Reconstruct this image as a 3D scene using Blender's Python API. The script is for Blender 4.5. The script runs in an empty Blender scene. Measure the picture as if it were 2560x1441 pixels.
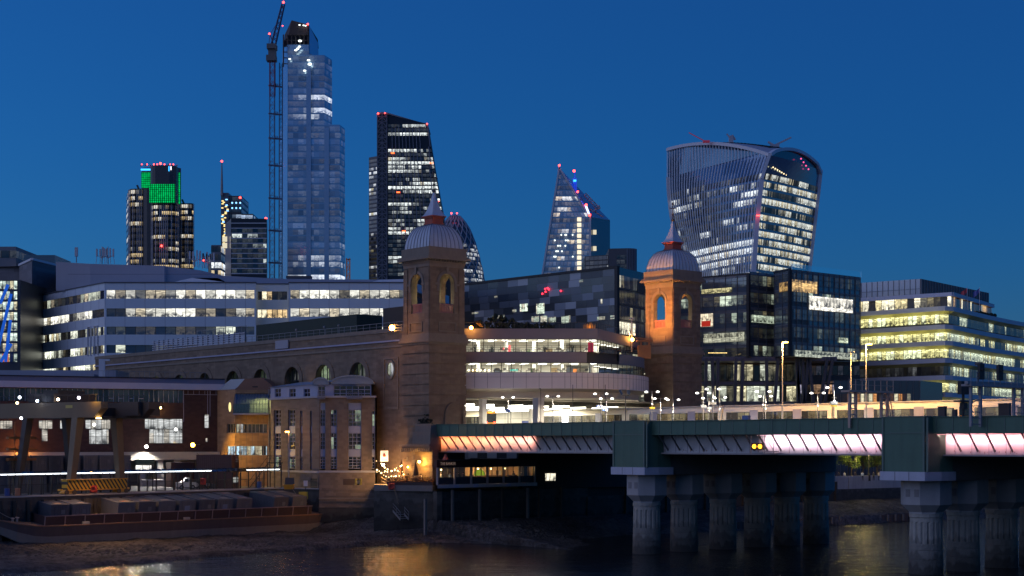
import bpy, bmesh, math, random
from mathutils import Vector
scene = bpy.context.scene
COL = scene.collection
R = random.Random(11)
F, HZ, CX, CZ = 4000.0, 1109.0, 1280.0, 14.0      # focal length and horizon in photo pixels, camera height in metres

# ---------------------------------------------------------------- camera, world, sun, exposure
cam_d = bpy.data.cameras.new('camera')
cam = bpy.data.objects.new('camera', cam_d); COL.objects.link(cam)
cam.location = (0, 0, CZ); cam.rotation_euler = (math.radians(90), 0, 0)
cam_d.sensor_width = 36.0; cam_d.lens = 36.0 * F / 2560.0
cam_d.shift_y = (HZ - 720.5) / 2560.0
cam_d.clip_start = 1.0; cam_d.clip_end = 20000.0
scene.camera = cam

world = bpy.data.worlds.new('World'); scene.world = world; world.use_nodes = True
wn = world.node_tree; wn.nodes.clear()
sky = wn.nodes.new('ShaderNodeTexSky'); sky.sky_type = 'NISHITA'; sky.sun_disc = False
sky.sun_elevation = math.radians(4.0); sky.sun_rotation = math.radians(285.0)
sky.altitude = 0; sky.air_density = 1.0; sky.dust_density = 0.3; sky.ozone_density = 7.0
bg = wn.nodes.new('ShaderNodeBackground'); bg.inputs[1].default_value = 0.15
wo = wn.nodes.new('ShaderNodeOutputWorld')
tint = wn.nodes.new('ShaderNodeMix'); tint.data_type = 'RGBA'; tint.blend_type = 'MULTIPLY'; tint.inputs[0].default_value = 1.0
tint.inputs[7].default_value = (1.0, 0.93, 0.93, 1)
glowc = wn.nodes.new('ShaderNodeMix'); glowc.data_type = 'RGBA'; glowc.blend_type = 'ADD'; glowc.inputs[0].default_value = 1.0
glowc.inputs[7].default_value = (0.035, 0.11, 0.50, 1)          # the city's own glow in the dusk air
wn.links.new(sky.outputs[0], tint.inputs[6]); wn.links.new(tint.outputs[2], glowc.inputs[6]); wn.links.new(glowc.outputs[2], bg.inputs[0]); wn.links.new(bg.outputs[0], wo.inputs[0])

sun_d = bpy.data.lights.new('sun', 'SUN'); sun = bpy.data.objects.new('sun', sun_d); COL.objects.link(sun)
sun_d.energy = 0.62; sun_d.angle = math.radians(80); sun_d.color = (0.74, 0.72, 1.0)
sun.rotation_euler = (math.radians(62), 0, math.radians(-58))     # the last afterglow, high behind the camera's left shoulder

scene.view_settings.view_transform = 'Standard'; scene.view_settings.look = 'None'
scene.view_settings.exposure = 0.0; scene.view_settings.gamma = 1.0
scene.render.engine = 'CYCLES'
scene.cycles.use_denoising = True
scene.cycles.max_bounces = 6; scene.cycles.transparent_max_bounces = 12
scene.cycles.sample_clamp_indirect = 4.0
scene.cycles.caustics_reflective = False; scene.cycles.caustics_refractive = False

# ---------------------------------------------------------------- helpers
class Fr:
    """A facade's own frame: x runs from P0 to P1, y runs inward (away from the viewer's side), z up."""
    def __init__(s, P0, P1):
        s.x0, s.y0 = P0; dx, dy = P1[0]-P0[0], P1[1]-P0[1]; s.L = math.hypot(dx, dy)
        s.ux, s.uy = dx/s.L, dy/s.L; s.nx, s.ny = -s.uy, s.ux
    def __call__(s, u, d, z): return (s.x0+u*s.ux+d*s.nx, s.y0+u*s.uy+d*s.ny, z)
    def u(s, px, d=0.0):
        k = (px-CX)/F; x0, y0 = s.x0+d*s.nx, s.y0+d*s.ny
        return (k*y0-x0)/(s.ux-k*s.uy)
    def Y(s, px, d=0.0): return s.y0+d*s.ny+s.u(px, d)*s.uy
    def z(s, px, py, d=0.0): return CZ+(HZ-py)/F*s.Y(px, d)
def gx(px, Y): return (px-CX)*Y/F
def gz(py, Y): return CZ+(HZ-py)*Y/F
def pt(px, Y): return (gx(px, Y), Y)
def frp(px0, Y0, px1, Y1): return Fr(pt(px0, Y0), pt(px1, Y1))
def I3(x, y, z): return (x, y, z)

BASE = {}
class MB:
    def __init__(s, f=I3): s.v, s.fc, s.uv, s.f = [], [], [], f
    def P(s, p): s.v.append(s.f(*p)); return len(s.v)-1
    def face(s, pts, uv=None):
        s.fc.append([s.P(p) for p in pts]); s.uv.append(uv); return s
    def box(s, x0, x1, y0, y1, z0, z1):
        i = [s.P(p) for p in ((x0,y0,z0),(x1,y0,z0),(x1,y1,z0),(x0,y1,z0),(x0,y0,z1),(x1,y0,z1),(x1,y1,z1),(x0,y1,z1))]
        for q in ((0,3,2,1),(4,5,6,7),(0,1,5,4),(1,2,6,5),(2,3,7,6),(3,0,4,7)):
            s.fc.append([i[k] for k in q]); s.uv.append(None)
        return s
    def beam(s, p, q, w, h=None):
        h = h or w; p, q = Vector(p), Vector(q); d = (q-p).normalized()
        up = Vector((0,0,1)) if abs(d.z) < .98 else Vector((0,1,0))
        r = d.cross(up).normalized()*(w/2); t = r.cross(d).normalized()*(h/2)
        i = [s.P(tuple(o+a*r+b*t)) for o in (p, q) for a, b in ((-1,-1),(1,-1),(1,1),(-1,1))]
        for k in ((0,1,2,3),(7,6,5,4),(0,4,5,1),(1,5,6,2),(2,6,7,3),(3,7,4,0)):
            s.fc.append([i[j] for j in k]); s.uv.append(None)
        return s
    def loft(s, rings, closed=True, caps=True):
        idx = [[s.P(p) for p in r] for r in rings]; n = len(rings[0])
        for a, b in zip(idx, idx[1:]):
            for k in range(n if closed else n-1):
                s.fc.append([a[k], a[(k+1) % n], b[(k+1) % n], b[k]]); s.uv.append(None)
        if caps and closed:
            s.fc.append(idx[0][::-1]); s.uv.append(None); s.fc.append(idx[-1]); s.uv.append(None)
        return s
    def prism(s, poly, z0, z1): return s.loft([[(x, y, z0) for x, y in poly], [(x, y, z1) for x, y in poly]])
    def lathe(s, x, y, prof, n=12):
        return s.loft([[(x+r*math.cos(2*math.pi*k/n), y+r*math.sin(2*math.pi*k/n), z) for k in range(n)] for r, z in prof])
    def tube(s, p, q, r0, r1=None, n=8):
        r1 = r0 if r1 is None else r1; p, q = Vector(p), Vector(q); d = (q-p).normalized()
        up = Vector((0,0,1)) if abs(d.z) < .9 else Vector((1,0,0))
        a = d.cross(up).normalized(); b = a.cross(d)
        return s.loft([[tuple(o+(a*math.cos(2*math.pi*k/n)+b*math.sin(2*math.pi*k/n))*r) for k in range(n)] for o, r in ((p, r0), (q, r1))])
    def ball(s, c, r, n=8, m=5, sz=1.0):
        x, y, z = c
        return s.loft([[(x+r*math.sin(math.pi*(j+.02)/(m+.04))*math.cos(2*math.pi*k/n), y+r*math.sin(math.pi*(j+.02)/(m+.04))*math.sin(2*math.pi*k/n),
                         z-sz*r*math.cos(math.pi*j/m)) for k in range(n)] for j in range(m+1)])
    def build(s, name, mat, parent=None, smooth=False, normals=True):
        lo = [min(c[k] for c in s.v) for k in range(3)]; hi = [max(c[k] for c in s.v) for k in range(3)]
        base = ((lo[0]+hi[0])/2, (lo[1]+hi[1])/2, lo[2])
        me = bpy.data.meshes.new(name)
        me.from_pydata([(c[0]-base[0], c[1]-base[1], c[2]-base[2]) for c in s.v], [], s.fc)
        if any(u is not None for u in s.uv):
            l = me.uv_layers.new(name='UVMap'); k = 0
            for fce, u in zip(s.fc, s.uv):
                for j in range(len(fce)):
                    if u: l.data[k].uv = u[j]
                    k += 1
        if normals:
            bm = bmesh.new(); bm.from_mesh(me); bmesh.ops.recalc_face_normals(bm, faces=bm.faces); bm.to_mesh(me); bm.free()
        if mat: me.materials.append(mat)
        if smooth:
            for p in me.polygons: p.use_smooth = True
        o = bpy.data.objects.new(name, me); COL.objects.link(o)
        pb = BASE[parent.name] if parent else (0, 0, 0)
        if parent: o.parent = parent
        o.location = (base[0]-pb[0], base[1]-pb[1], base[2]-pb[2]); BASE[o.name] = base
        return o
def tag(o, label=None, cat=None, group=None, kind=None):
    if label: o['label'] = label
    if cat: o['category'] = cat
    if group: o['group'] = group
    if kind: o['kind'] = kind
    return o
def thing(name, label, cat, loc, group=None):
    o = bpy.data.objects.new(name, None); COL.objects.link(o); o.location = loc; o.empty_display_size = .5
    BASE[o.name] = tuple(loc); return tag(o, label, cat, group)
def copy_tree(o, parent=None):
    c = o.copy(); COL.objects.link(c); BASE[c.name] = BASE.get(o.name, (0,0,0))
    if parent: c.parent = parent
    for ch in list(o.children): copy_tree(ch, c)
    return c
def put(o, loc, rz=0.0, label=None, group=None):
    o.location = loc; o.rotation_euler = (0, 0, rz)
    if label: o['label'] = label
    if group: o['group'] = group
    return o
def lamp(kind, loc, energy, color, parent=None, size=.3, sizey=None, rot=None, angle=None, spread=None, blend=.6):
    d = bpy.data.lights.new('lamp_light', kind); d.energy = energy; d.color = color
    if kind == 'AREA':
        d.shape = 'RECTANGLE'; d.size = size; d.size_y = sizey or size
        if spread: d.spread = math.radians(spread)
    elif kind == 'SPOT':
        d.spot_size = math.radians(angle or 100); d.spot_blend = blend; d.shadow_soft_size = size
    else: d.shadow_soft_size = size
    o = bpy.data.objects.new('lamp_light', d); COL.objects.link(o)
    pb = BASE[parent.name] if parent else (0, 0, 0)
    if parent: o.parent = parent
    o.location = (loc[0]-pb[0], loc[1]-pb[1], loc[2]-pb[2])
    if rot is not None:
        o.rotation_euler = Vector(rot).to_track_quat('-Z', 'Y').to_euler()   # rot = direction to shine in
    return o
def addto(o, mb, m):
    """fold fine surface lines (joints, seams) into a part's own mesh with a second material"""
    me = o.data; me.materials.append(m); k = len(me.materials)-1; bx = BASE[o.name]
    bm = bmesh.new(); bm.from_mesh(me); vs = [bm.verts.new((v[0]-bx[0], v[1]-bx[1], v[2]-bx[2])) for v in mb.v]; fs = []
    for f in mb.fc:
        try: q = bm.faces.new([vs[i] for i in f]); q.material_index = k; fs.append(q)
        except ValueError: pass
    bmesh.ops.recalc_face_normals(bm, faces=fs); bm.to_mesh(me); bm.free(); return o
def text(body, f, u, z, h, d, mat, parent, name='lettering', align='CENTER', width=None):
    """flat lettering standing on a facade frame f at height z, h tall, d in front of (negative = towards viewer)"""
    cu = bpy.data.curves.new('txt', 'FONT'); cu.body = body; cu.size = 1.0; cu.align_x = align; cu.extrude = .02
    to = bpy.data.objects.new('txt', cu); COL.objects.link(to)
    me0 = bpy.data.meshes.new_from_object(to.evaluated_get(bpy.context.evaluated_depsgraph_get()))
    xs = [v.co.x for v in me0.vertices]; sx = h/.7
    if width and max(xs) > min(xs): sx = width/(max(xs)-min(xs))
    mb = MB(f)
    mb.v = [f(u+v.co.x*sx, d-v.co.z*h, z+v.co.y*h/.7) for v in me0.vertices]
    mb.fc = [list(p.vertices) for p in me0.polygons]; mb.uv = [None]*len(mb.fc)
    bpy.data.objects.remove(to); bpy.data.curves.remove(cu); bpy.data.meshes.remove(me0)
    return mb.build(name, mat, parent)

# ---------------------------------------------------------------- materials
def N(nt, t, ins=None, **props):
    n = nt.nodes.new('ShaderNode'+t)
    for k, v in props.items(): setattr(n, k, v)
    for k, v in (ins or {}).items():
        if isinstance(v, bpy.types.NodeSocket): nt.links.new(v, n.inputs[k])
        else: n.inputs[k].default_value = v
    return n
def MA(nt, op, a, b=0.0, c=0.0):
    return N(nt, 'Math', {0: a, 1: b, 2: c}, operation=op).outputs[0]
def c4(c): return (c[0], c[1], c[2], 1.0)
MATS = {}
def newmat(name):
    m = bpy.data.materials.new(name); m.use_nodes = True; nt = m.node_tree; nt.nodes.clear()
    out = nt.nodes.new('ShaderNodeOutputMaterial'); return m, nt, out
def mat(name, col, rough=.7, var=.25, sc=.6, metal=0.0, bump=0.0, bsc=None, streak=0.0, course=0.0, tide=0.0, emit=None, est=0.0, spec=.5):
    """painted, stone or metal surface with worn patches; course > 0 adds masonry courses of that height in metres"""
    if name in MATS: return MATS[name]
    m, nt, out = newmat(name)
    pos = N(nt, 'NewGeometry').outputs['Position']
    n1 = N(nt, 'TexNoise', {'Vector': pos, 'Scale': sc, 'Detail': 5.0, 'Roughness': .65}).outputs[0]
    n2 = N(nt, 'TexNoise', {'Vector': pos, 'Scale': sc*7.3, 'Detail': 3.0}).outputs[0]
    k = MA(nt, 'ADD', MA(nt, 'MULTIPLY', n1, .7), MA(nt, 'MULTIPLY', n2, .3))
    if streak:
        sp = N(nt, 'Mapping', {'Vector': pos, 'Scale': (1.6, 1.6, .09)}).outputs[0]
        n3 = N(nt, 'TexNoise', {'Vector': sp, 'Scale': 1.0, 'Detail': 4.0}).outputs[0]
        k = MA(nt, 'ADD', MA(nt, 'MULTIPLY', k, 1-streak), MA(nt, 'MULTIPLY', n3, streak))
    k = MA(nt, 'MULTIPLY_ADD', k, 2.6*var, 1-1.3*var)
    if course:
        z = N(nt, 'SeparateXYZ', {0: pos})
        row = MA(nt, 'FLOOR', MA(nt, 'DIVIDE', z.outputs[2], course))
        hu = MA(nt, 'ADD', MA(nt, 'MULTIPLY', z.outputs[0], .771), MA(nt, 'MULTIPLY', z.outputs[1], -.637))
        hv = MA(nt, 'ADD', MA(nt, 'MULTIPLY', z.outputs[0], .637), MA(nt, 'MULTIPLY', z.outputs[1], .771))
        cu = MA(nt, 'FLOOR', MA(nt, 'DIVIDE', MA(nt, 'ADD', MA(nt, 'ADD', hu, hv), MA(nt, 'MULTIPLY', row, course*1.37)), course*2.6))
        w = N(nt, 'TexWhiteNoise', {0: N(nt, 'CombineXYZ', {0: cu, 1: row, 2: 1.0}).outputs[0]}).outputs['Value']
        k = MA(nt, 'MULTIPLY', k, MA(nt, 'MULTIPLY_ADD', w, .34, .83))
    if tide:                                      # weed and silt below an uneven high water line
        zz = N(nt, 'SeparateXYZ', {0: pos}).outputs[2]
        e_ = MA(nt, 'ADD', zz, MA(nt, 'MULTIPLY_ADD', N(nt, 'TexNoise', {'Vector': N(nt, 'Mapping', {'Vector': pos, 'Scale': (1, 1, .35)}).outputs[0], 'Scale': 1.1, 'Detail': 5.0}).outputs[0], -3.2, 1.6))
        for h_, lo_ in ((tide, .62), (tide*.55, .55), (tide*.22, .5)):
            k = MA(nt, 'MULTIPLY', k, MA(nt, 'MULTIPLY_ADD', MA(nt, 'MINIMUM', MA(nt, 'MAXIMUM', MA(nt, 'MULTIPLY', MA(nt, 'SUBTRACT', e_, h_), 2.5), 0.0), 1.0), 1-lo_, lo_))
    colr = N(nt, 'VectorMath', {0: (col[0], col[1], col[2]), 3: k}, operation='SCALE').outputs[0]
    ins = {'Base Color': colr, 'Roughness': rough, 'Metallic': metal, 'Specular IOR Level': spec}
    if emit: ins['Emission Color'] = c4(emit); ins['Emission Strength'] = est
    b = N(nt, 'BsdfPrincipled', ins)
    if bump:
        bn = N(nt, 'TexNoise', {'Vector': pos, 'Scale': bsc or sc*6, 'Detail': 5.0}).outputs[0]
        nt.links.new(N(nt, 'Bump', {'Height': bn, 'Strength': bump, 'Distance': .3}).outputs[0], b.inputs['Normal'])
    nt.links.new(b.outputs[0], out.inputs[0]); MATS[name] = m; return m
def glow(name, col, st):
    if name in MATS: return MATS[name]
    m, nt, out = newmat(name)
    nt.links.new(N(nt, 'Emission', {0: c4(col), 1: st}).outputs[0], out.inputs[0]); MATS[name] = m; return m
def clearglass(name, refl=.12, tintc=(.9,.95,.95)):
    if name in MATS: return MATS[name]
    m, nt, out = newmat(name)
    t = N(nt, 'BsdfTransparent', {0: c4(tintc)}); g = N(nt, 'BsdfGlossy', {'Color': (.9,.95,1,1), 'Roughness': .03})
    nt.links.new(N(nt, 'MixShader', {0: refl, 1: t.outputs[0], 2: g.outputs[0]}).outputs[0], out.inputs[0]); MATS[name] = m; return m
def lit(name, cw=1.5, thr=.5, cl=(.12, .9), warm=(1,.80,.46), cool=(.93,.97,1), coolness=.5, st=1.4, dark=(.02,.028,.04), rough=.10,
        mull=.10, mcol=(.02,.022,.025), seed=0.0, det=(.9, 3.0), wts=(.5, .2, .3), ceil=.45, spec=.9, dim=.05, soft=9.0, metal=0.0, contrast=1.0, var=.4):
    """curtain-wall glass at dusk: rooms of cw metres are switched on or off by chance; the UVs are metres along the wall and storeys up"""
    if name in MATS: return MATS[name]
    m, nt, out = newmat(name)
    uv = N(nt, 'SeparateXYZ', {0: N(nt, 'UVMap').outputs[0]}); u, v = uv.outputs[0], uv.outputs[1]
    un = MA(nt, 'DIVIDE', u, cw); cu = MA(nt, 'FLOOR', un); fu = MA(nt, 'FRACT', un); cv = MA(nt, 'FLOOR', v); fv = MA(nt, 'FRACT', v)
    w = N(nt, 'TexWhiteNoise', {0: N(nt, 'CombineXYZ', {0: cu, 1: cv, 2: seed}).outputs[0]})
    wf = N(nt, 'TexWhiteNoise', {0: N(nt, 'CombineXYZ', {0: cv, 1: seed+3.7, 2: 9.1}).outputs[0]}).outputs['Value']
    nz = N(nt, 'TexNoise', {'Vector': N(nt, 'CombineXYZ', {0: MA(nt, 'MULTIPLY', cu, cl[0]), 1: MA(nt, 'MULTIPLY', cv, cl[1]), 2: seed*5.1}).outputs[0], 'Scale': 1.0, 'Detail': 1.0}).outputs[0]
    nz = MA(nt, 'MULTIPLY_ADD', nz, 2.2, -.6)
    s = MA(nt, 'ADD', MA(nt, 'MULTIPLY', nz, wts[0]), MA(nt, 'ADD', MA(nt, 'MULTIPLY', w.outputs['Value'], wts[1]), MA(nt, 'MULTIPLY', wf, wts[2])))
    on = MA(nt, 'MINIMUM', MA(nt, 'MAXIMUM', MA(nt, 'MULTIPLY', MA(nt, 'SUBTRACT', s, thr), soft), MA(nt, 'MULTIPLY', w.outputs['Value'], dim)), 1.0)
    d = N(nt, 'TexNoise', {'Vector': N(nt, 'CombineXYZ', {0: MA(nt, 'MULTIPLY', u, det[0]*1.7), 1: MA(nt, 'MULTIPLY', v, det[1]*.9), 2: seed}).outputs[0], 'Scale': 1.0, 'Detail': 3.0, 'Roughness': .7}).outputs[0]
    d = MA(nt, 'MINIMUM', MA(nt, 'MAXIMUM', MA(nt, 'MULTIPLY_ADD', d, 5.0*contrast, .55-2.5*contrast), .10), 1.15)
    low = MA(nt, 'MINIMUM', MA(nt, 'MAXIMUM', MA(nt, 'MULTIPLY_ADD', fv, -2.6, 1.75), .12), 1.0)
    d = MA(nt, 'ADD', MA(nt, 'MULTIPLY', d, low), MA(nt, 'MULTIPLY_ADD', low, -.8, .8))
    wc = N(nt, 'SeparateColor', {0: w.outputs['Color']}).outputs[1]
    br = MA(nt, 'MULTIPLY', d, MA(nt, 'MULTIPLY_ADD', wc, var*2, 1-var))
    if ceil:
        top = MA(nt, 'GREATER_THAN', fv, .62)
        s2 = N(nt, 'TexNoise', {'Vector': N(nt, 'CombineXYZ', {0: MA(nt, 'MULTIPLY', u, .8), 1: MA(nt, 'MULTIPLY', v, 9.0), 2: seed+2}).outputs[0], 'Scale': 1.0, 'Detail': 2.0}).outputs[0]
        br = MA(nt, 'ADD', br, MA(nt, 'MULTIPLY', top, MA(nt, 'MULTIPLY', MA(nt, 'GREATER_THAN', s2, .53), ceil)))
    mask = MA(nt, 'GREATER_THAN', fu, mull)
    e = MA(nt, 'MULTIPLY', MA(nt, 'MULTIPLY', on, br), MA(nt, 'MULTIPLY', mask, st))
    cr = N(nt, 'Mix', {0: MA(nt, 'GREATER_THAN', MA(nt, 'ADD', MA(nt, 'MULTIPLY', nz, .5), MA(nt, 'MULTIPLY', wc, .5)), 1-coolness), 6: c4(warm), 7: c4(cool)}, data_type='RGBA').outputs[2]
    dk = N(nt, 'VectorMath', {0: dark, 3: MA(nt, 'MULTIPLY', MA(nt, 'MULTIPLY_ADD', wf, .7, .6), MA(nt, 'MULTIPLY_ADD', wc, .35, .82))}, operation='SCALE').outputs[0]
    bc = N(nt, 'Mix', {0: mask, 6: c4(mcol), 7: dk}, data_type='RGBA').outputs[2]
    rg = MA(nt, 'MULTIPLY_ADD', mask, rough-.6, .6)
    b = N(nt, 'BsdfPrincipled', {'Base Color': bc, 'Roughness': rg, 'Specular IOR Level': spec, 'Metallic': MA(nt, 'MULTIPLY', mask, metal), 'Emission Color': cr, 'Emission Strength': e})
    nt.links.new(b.outputs[0], out.inputs[0]); MATS[name] = m; return m

# ---------------------------------------------------------------- facade builders
def offset(poly, e):
    n = len(poly); a = sum(poly[i][0]*poly[(i+1) % n][1]-poly[(i+1) % n][0]*poly[i][1] for i in range(n)); sg = 1 if a > 0 else -1; out = []
    for i in range(n):
        p, q, r = poly[i-1], poly[i], poly[(i+1) % n]
        d1 = Vector((q[0]-p[0], q[1]-p[1])).normalized(); d2 = Vector((r[0]-q[0], r[1]-q[1])).normalized()
        n1 = Vector((d1.y, -d1.x))*sg; n2 = Vector((d2.y, -d2.x))*sg; b = n1+n2
        if b.length < 1e-6: b = n1
        b = b.normalized(); c = max(b.dot(n1), .35)
        out.append((q[0]+b.x*e/c, q[1]+b.y*e/c))
    return out
def ring_strip(mb, poly, z0, z1, v0, v1, closed=True, poly2=None):
    n = len(poly); u = 0.0; poly2 = poly2 or poly
    for i in range(n if closed else n-1):
        p, q = poly[i], poly[(i+1) % n]; p2, q2 = poly2[i], poly2[(i+1) % n]; l = math.hypot(q[0]-p[0], q[1]-p[1])
        mb.face([(p[0], p[1], z0), (q[0], q[1], z0), (q2[0], q2[1], z1), (p2[0], p2[1], z1)], [(u, v0), (u+l, v0), (u+l, v1), (u, v1)]); u += l
    return mb
def block(parent, poly, z0, z1, n, wallm, litm, lo=.15, hi=.9, proud=.08, name='window_band', wall='wall', closed=True, skip=()):
    """a prism with a window band for each storey; every band a part of its own"""
    MB().prism(poly, z0, z1).build(wall, wallm, parent)
    h = (z1-z0)/n; po = offset(poly, proud)
    for i in range(n):
        if i in skip: continue
        ring_strip(MB(), po, z0+h*(i+lo), z0+h*(i+hi), i+.02, i+.98, closed).build(name, litm, parent)
def holes(fr, wall_mb, u0, u1, z0, z1, rects, depth):
    """wall face with rectangular openings and their reveals"""
    us = sorted({u0, u1, *[min(max(a, u0), u1) for r in rects for a in r[:2]]}); zs = sorted({z0, z1, *[min(max(a, z0), z1) for r in rects for a in r[2:4]]})
    for a, b in zip(us, us[1:]):
        for c, d in zip(zs, zs[1:]):
            if b-a < 1e-5 or d-c < 1e-5: continue
            m, k = (a+b)/2, (c+d)/2
            if any(r[0] < m < r[1] and r[2] < k < r[3] for r in rects): continue
            wall_mb.face([(a,0,c),(b,0,c),(b,0,d),(a,0,d)])
    for a, b, c, d in rects:
        wall_mb.face([(a,0,c),(b,0,c),(b,depth,c),(a,depth,c)]); wall_mb.face([(a,0,d),(b,0,d),(b,depth,d),(a,depth,d)])
        wall_mb.face([(a,0,c),(a,0,d),(a,depth,d),(a,depth,c)]); wall_mb.face([(b,0,c),(b,0,d),(b,depth,d),(b,depth,c)])
def pane(fr, a, b, c, d, depth, m, parent, v=0.0, name='window'):
    return MB(fr).face([(a,depth,c),(b,depth,c),(b,depth,d),(a,depth,d)], [(a,v+.02),(b,v+.02),(b,v+.98),(a,v+.98)]).build(name, m, parent)
def framed(fr, a, b, c, d, depth, gm, fm, parent, nx=2, nz=2, t=.08, v=0.0):
    """a window of the wall: bars as the part, its glass as a sub-part"""
    mb = MB(fr); y0, y1 = depth-.09, depth-.02
    for k in range(nx+1):
        x = a+(b-a-t)*k/nx; mb.box(x, x+t, y0, y1, c, d)
    for k in range(nz+1):
        z = c+(d-c-t)*k/nz; mb.box(a+t, b-t, y0+.005, y1-.005, z, z+t)
    w = mb.build('window', fm, parent)
    pane(fr, a, b, c, d, depth, gm, w, v, 'pane'); return w
red_glow = glow('aviation_red', (1, .05, .04), 9.0)
def redlight(p, r, parent, name='warning_light'): return MB().ball(p, r*R.uniform(.38,.6), 8, 5).build(name, red_glow, parent)
def skin_person(name, label, loc, rz, col, skin, group, h=1.74, seat=False, hold=False, trouser=(.03,.03,.04), lean=0.0):
    """one continuous standing or seated body grown on a joint skeleton, with hair and clothing as parts"""
    k = h/1.74
    if seat: J = [(0,0,.5),(0,.02,.78),(0,0,1.0),(0,-.02,1.13),(0,-.05,1.27),(.1,-.1,.5),(.12,-.5,.5),(.12,-.5,.06),(-.1,-.1,.5),(-.12,-.5,.5),(-.12,-.5,.06),(.2,0,1.0),(.25,-.05,.74),(.15,-.3,.76),(-.2,0,1.0),(-.25,-.05,.74),(-.15,-.3,.78)]
    else: J = [(0,0,.92),(0,0,1.15),(0,0,1.4),(0,-.01,1.5),(0,-.03,1.63),(.1,0,.88),(.11,-.03,.48),(.12,.02,.05),(-.1,0,.88),(-.11,.0,.48),(-.13,.06,.05),(.2,0,1.4),(.25,.02,1.13),(.2,-.2,1.05) if hold else (.24,-.08,.88),(-.2,0,1.4),(-.25,.02,1.13),(-.24,-.08,.88)]
    E = [(0,1),(1,2),(2,3),(3,4),(0,5),(5,6),(6,7),(0,8),(8,9),(9,10),(2,11),(11,12),(12,13),(2,14),(14,15),(15,16)]
    rad = [.15,.14,.15,.06,.1,.095,.065,.045,.095,.065,.045,.07,.05,.035,.07,.05,.035]
    me = bpy.data.meshes.new('person'); me.from_pydata([(x*k, y*k+lean*(z-.9), z*k) for x, y, z in J], E, [])
    o = bpy.data.objects.new(name, me); COL.objects.link(o)
    md = o.modifiers.new('skin', 'SKIN'); sd = me.skin_vertices[0].data if me.skin_vertices else None
    if sd is None:
        bm = bmesh.new(); bm.from_mesh(me); bm.verts.layers.skin.verify(); bm.to_mesh(me); bm.free(); sd = me.skin_vertices[0].data
    for i, r in enumerate(rad): sd[i].radius = (r*k*(1.15 if i in (1,2) else 1), r*k*(.75 if i in (0,1,2) else 1)); sd[i].use_root = (i == 0)
    o.modifiers.new('sub', 'SUBSURF').render_levels = 1; o.modifiers['sub'].levels = 1
    m, nt, out = newmat('person_clothes')
    z = N(nt, 'SeparateXYZ', {0: N(nt, 'TexCoord').outputs['Object']}).outputs[2]
    zb = .55*k if seat else .92*k; zh = (1.1 if seat else 1.47)*k
    a = N(nt, 'Mix', {0: MA(nt, 'GREATER_THAN', z, zb), 6: c4(trouser), 7: c4(col)}, data_type='RGBA').outputs[2]
    b = N(nt, 'Mix', {0: MA(nt, 'GREATER_THAN', z, zh), 6: a, 7: c4(skin)}, data_type='RGBA').outputs[2]
    nt.links.new(N(nt, 'BsdfPrincipled', {'Base Color': b, 'Roughness': .8}).outputs[0], out.inputs[0]); me.materials.append(m)
    hz = J[4][2]*k
    hm = MB().ball((0, J[4][1]*k+lean*(J[4][2]-.9)+.02, hz+.03), .115*k, 8, 5); BASE[o.name] = (0, 0, 0)
    hm.v = [v for v in hm.v]; ho = hm.build('hair', mat('hair_dark', (.03,.02,.015), .7), o)
    o.location = loc; o.rotation_euler = (0, 0, rz); return tag(o, label, 'person', group)
# ---------------------------------------------------------------- shared frames and materials
DX, DY = .637, -.771
O0 = (-11.2, 235.0)
S = Fr(O0, (O0[0]+DX, O0[1]+DY))                  # x = a, along the railway bridge towards the river; y = b, along the bank to the right
def Sa(a): 
    p = S(a, 0, 0); return Fr((p[0], p[1]), (p[0]+.771, p[1]+.637))   # a wall facing the river: x = b
K = Fr((-66, 206), (-66+.58, 206+.8146))          # quay: x along its edge, y inland
ZQ = 7.0

brick = mat('yellow_brick', (.18,.135,.097), .9, .5, .25, course=.45, streak=.3)
brick_dk = mat('dark_red_brick', (.075,.038,.032), .9, .3, .3, course=.35)
stone = mat('old_stone', (.21,.175,.14), .85, .35, .4, streak=.4)
lead = mat('lead_roof', (.46,.50,.56), .5, .25, .5, streak=.5, metal=.3)
redpaint = mat('red_timber', (.36,.07,.04), .6)
concrete = mat('concrete', (.36,.35,.34), .85, .25, .3, streak=.35)
conc_dk = mat('dark_concrete', (.15,.145,.14), .85, .3, .3, streak=.3)
steel_dk = mat('dark_steel', (.06,.062,.07), .5, .3, 1.0)
steel_gr = mat('grey_steel', (.25,.25,.26), .5, .2, 1.0)
white_p = mat('white_panel', (.62,.62,.66), .6, .1, .2, streak=.25)
black = mat('black_metal', (.018,.018,.02), .6, .2, 1)
green_p = mat('green_bridge_paint', (.062,.135,.098), .6, .32, .5, streak=.5)
grey_girder = mat('pale_girder_paint', (.40,.42,.44), .6, .14, .25, streak=.3)
darkglass = mat('dark_glass', (.018,.022,.03), .08, .1, .3, spec=1.0)

# ---------------------------------------------------------------- ground, river, foreshore
BANK = [(-240,-37), (-66,206), (-36,248), (-29.5,246), (-21.6,245.2), (-19.5,236), (-11.4,233.6), (-10.9,232.2), (4.6,247.4), (12,254.0), (62,295), (143,362), (600,740)]
MB().face([(x, y, ZQ) for x, y in BANK]+[(6000,1400,ZQ),(6000,9000,ZQ),(-6000,9000,ZQ),(-6000,-300,ZQ),(-400,-300,ZQ)]).build('ground', mat('yard_ground', (.16,.15,.14), .85, .35, .25))['kind'] = 'structure'

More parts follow.
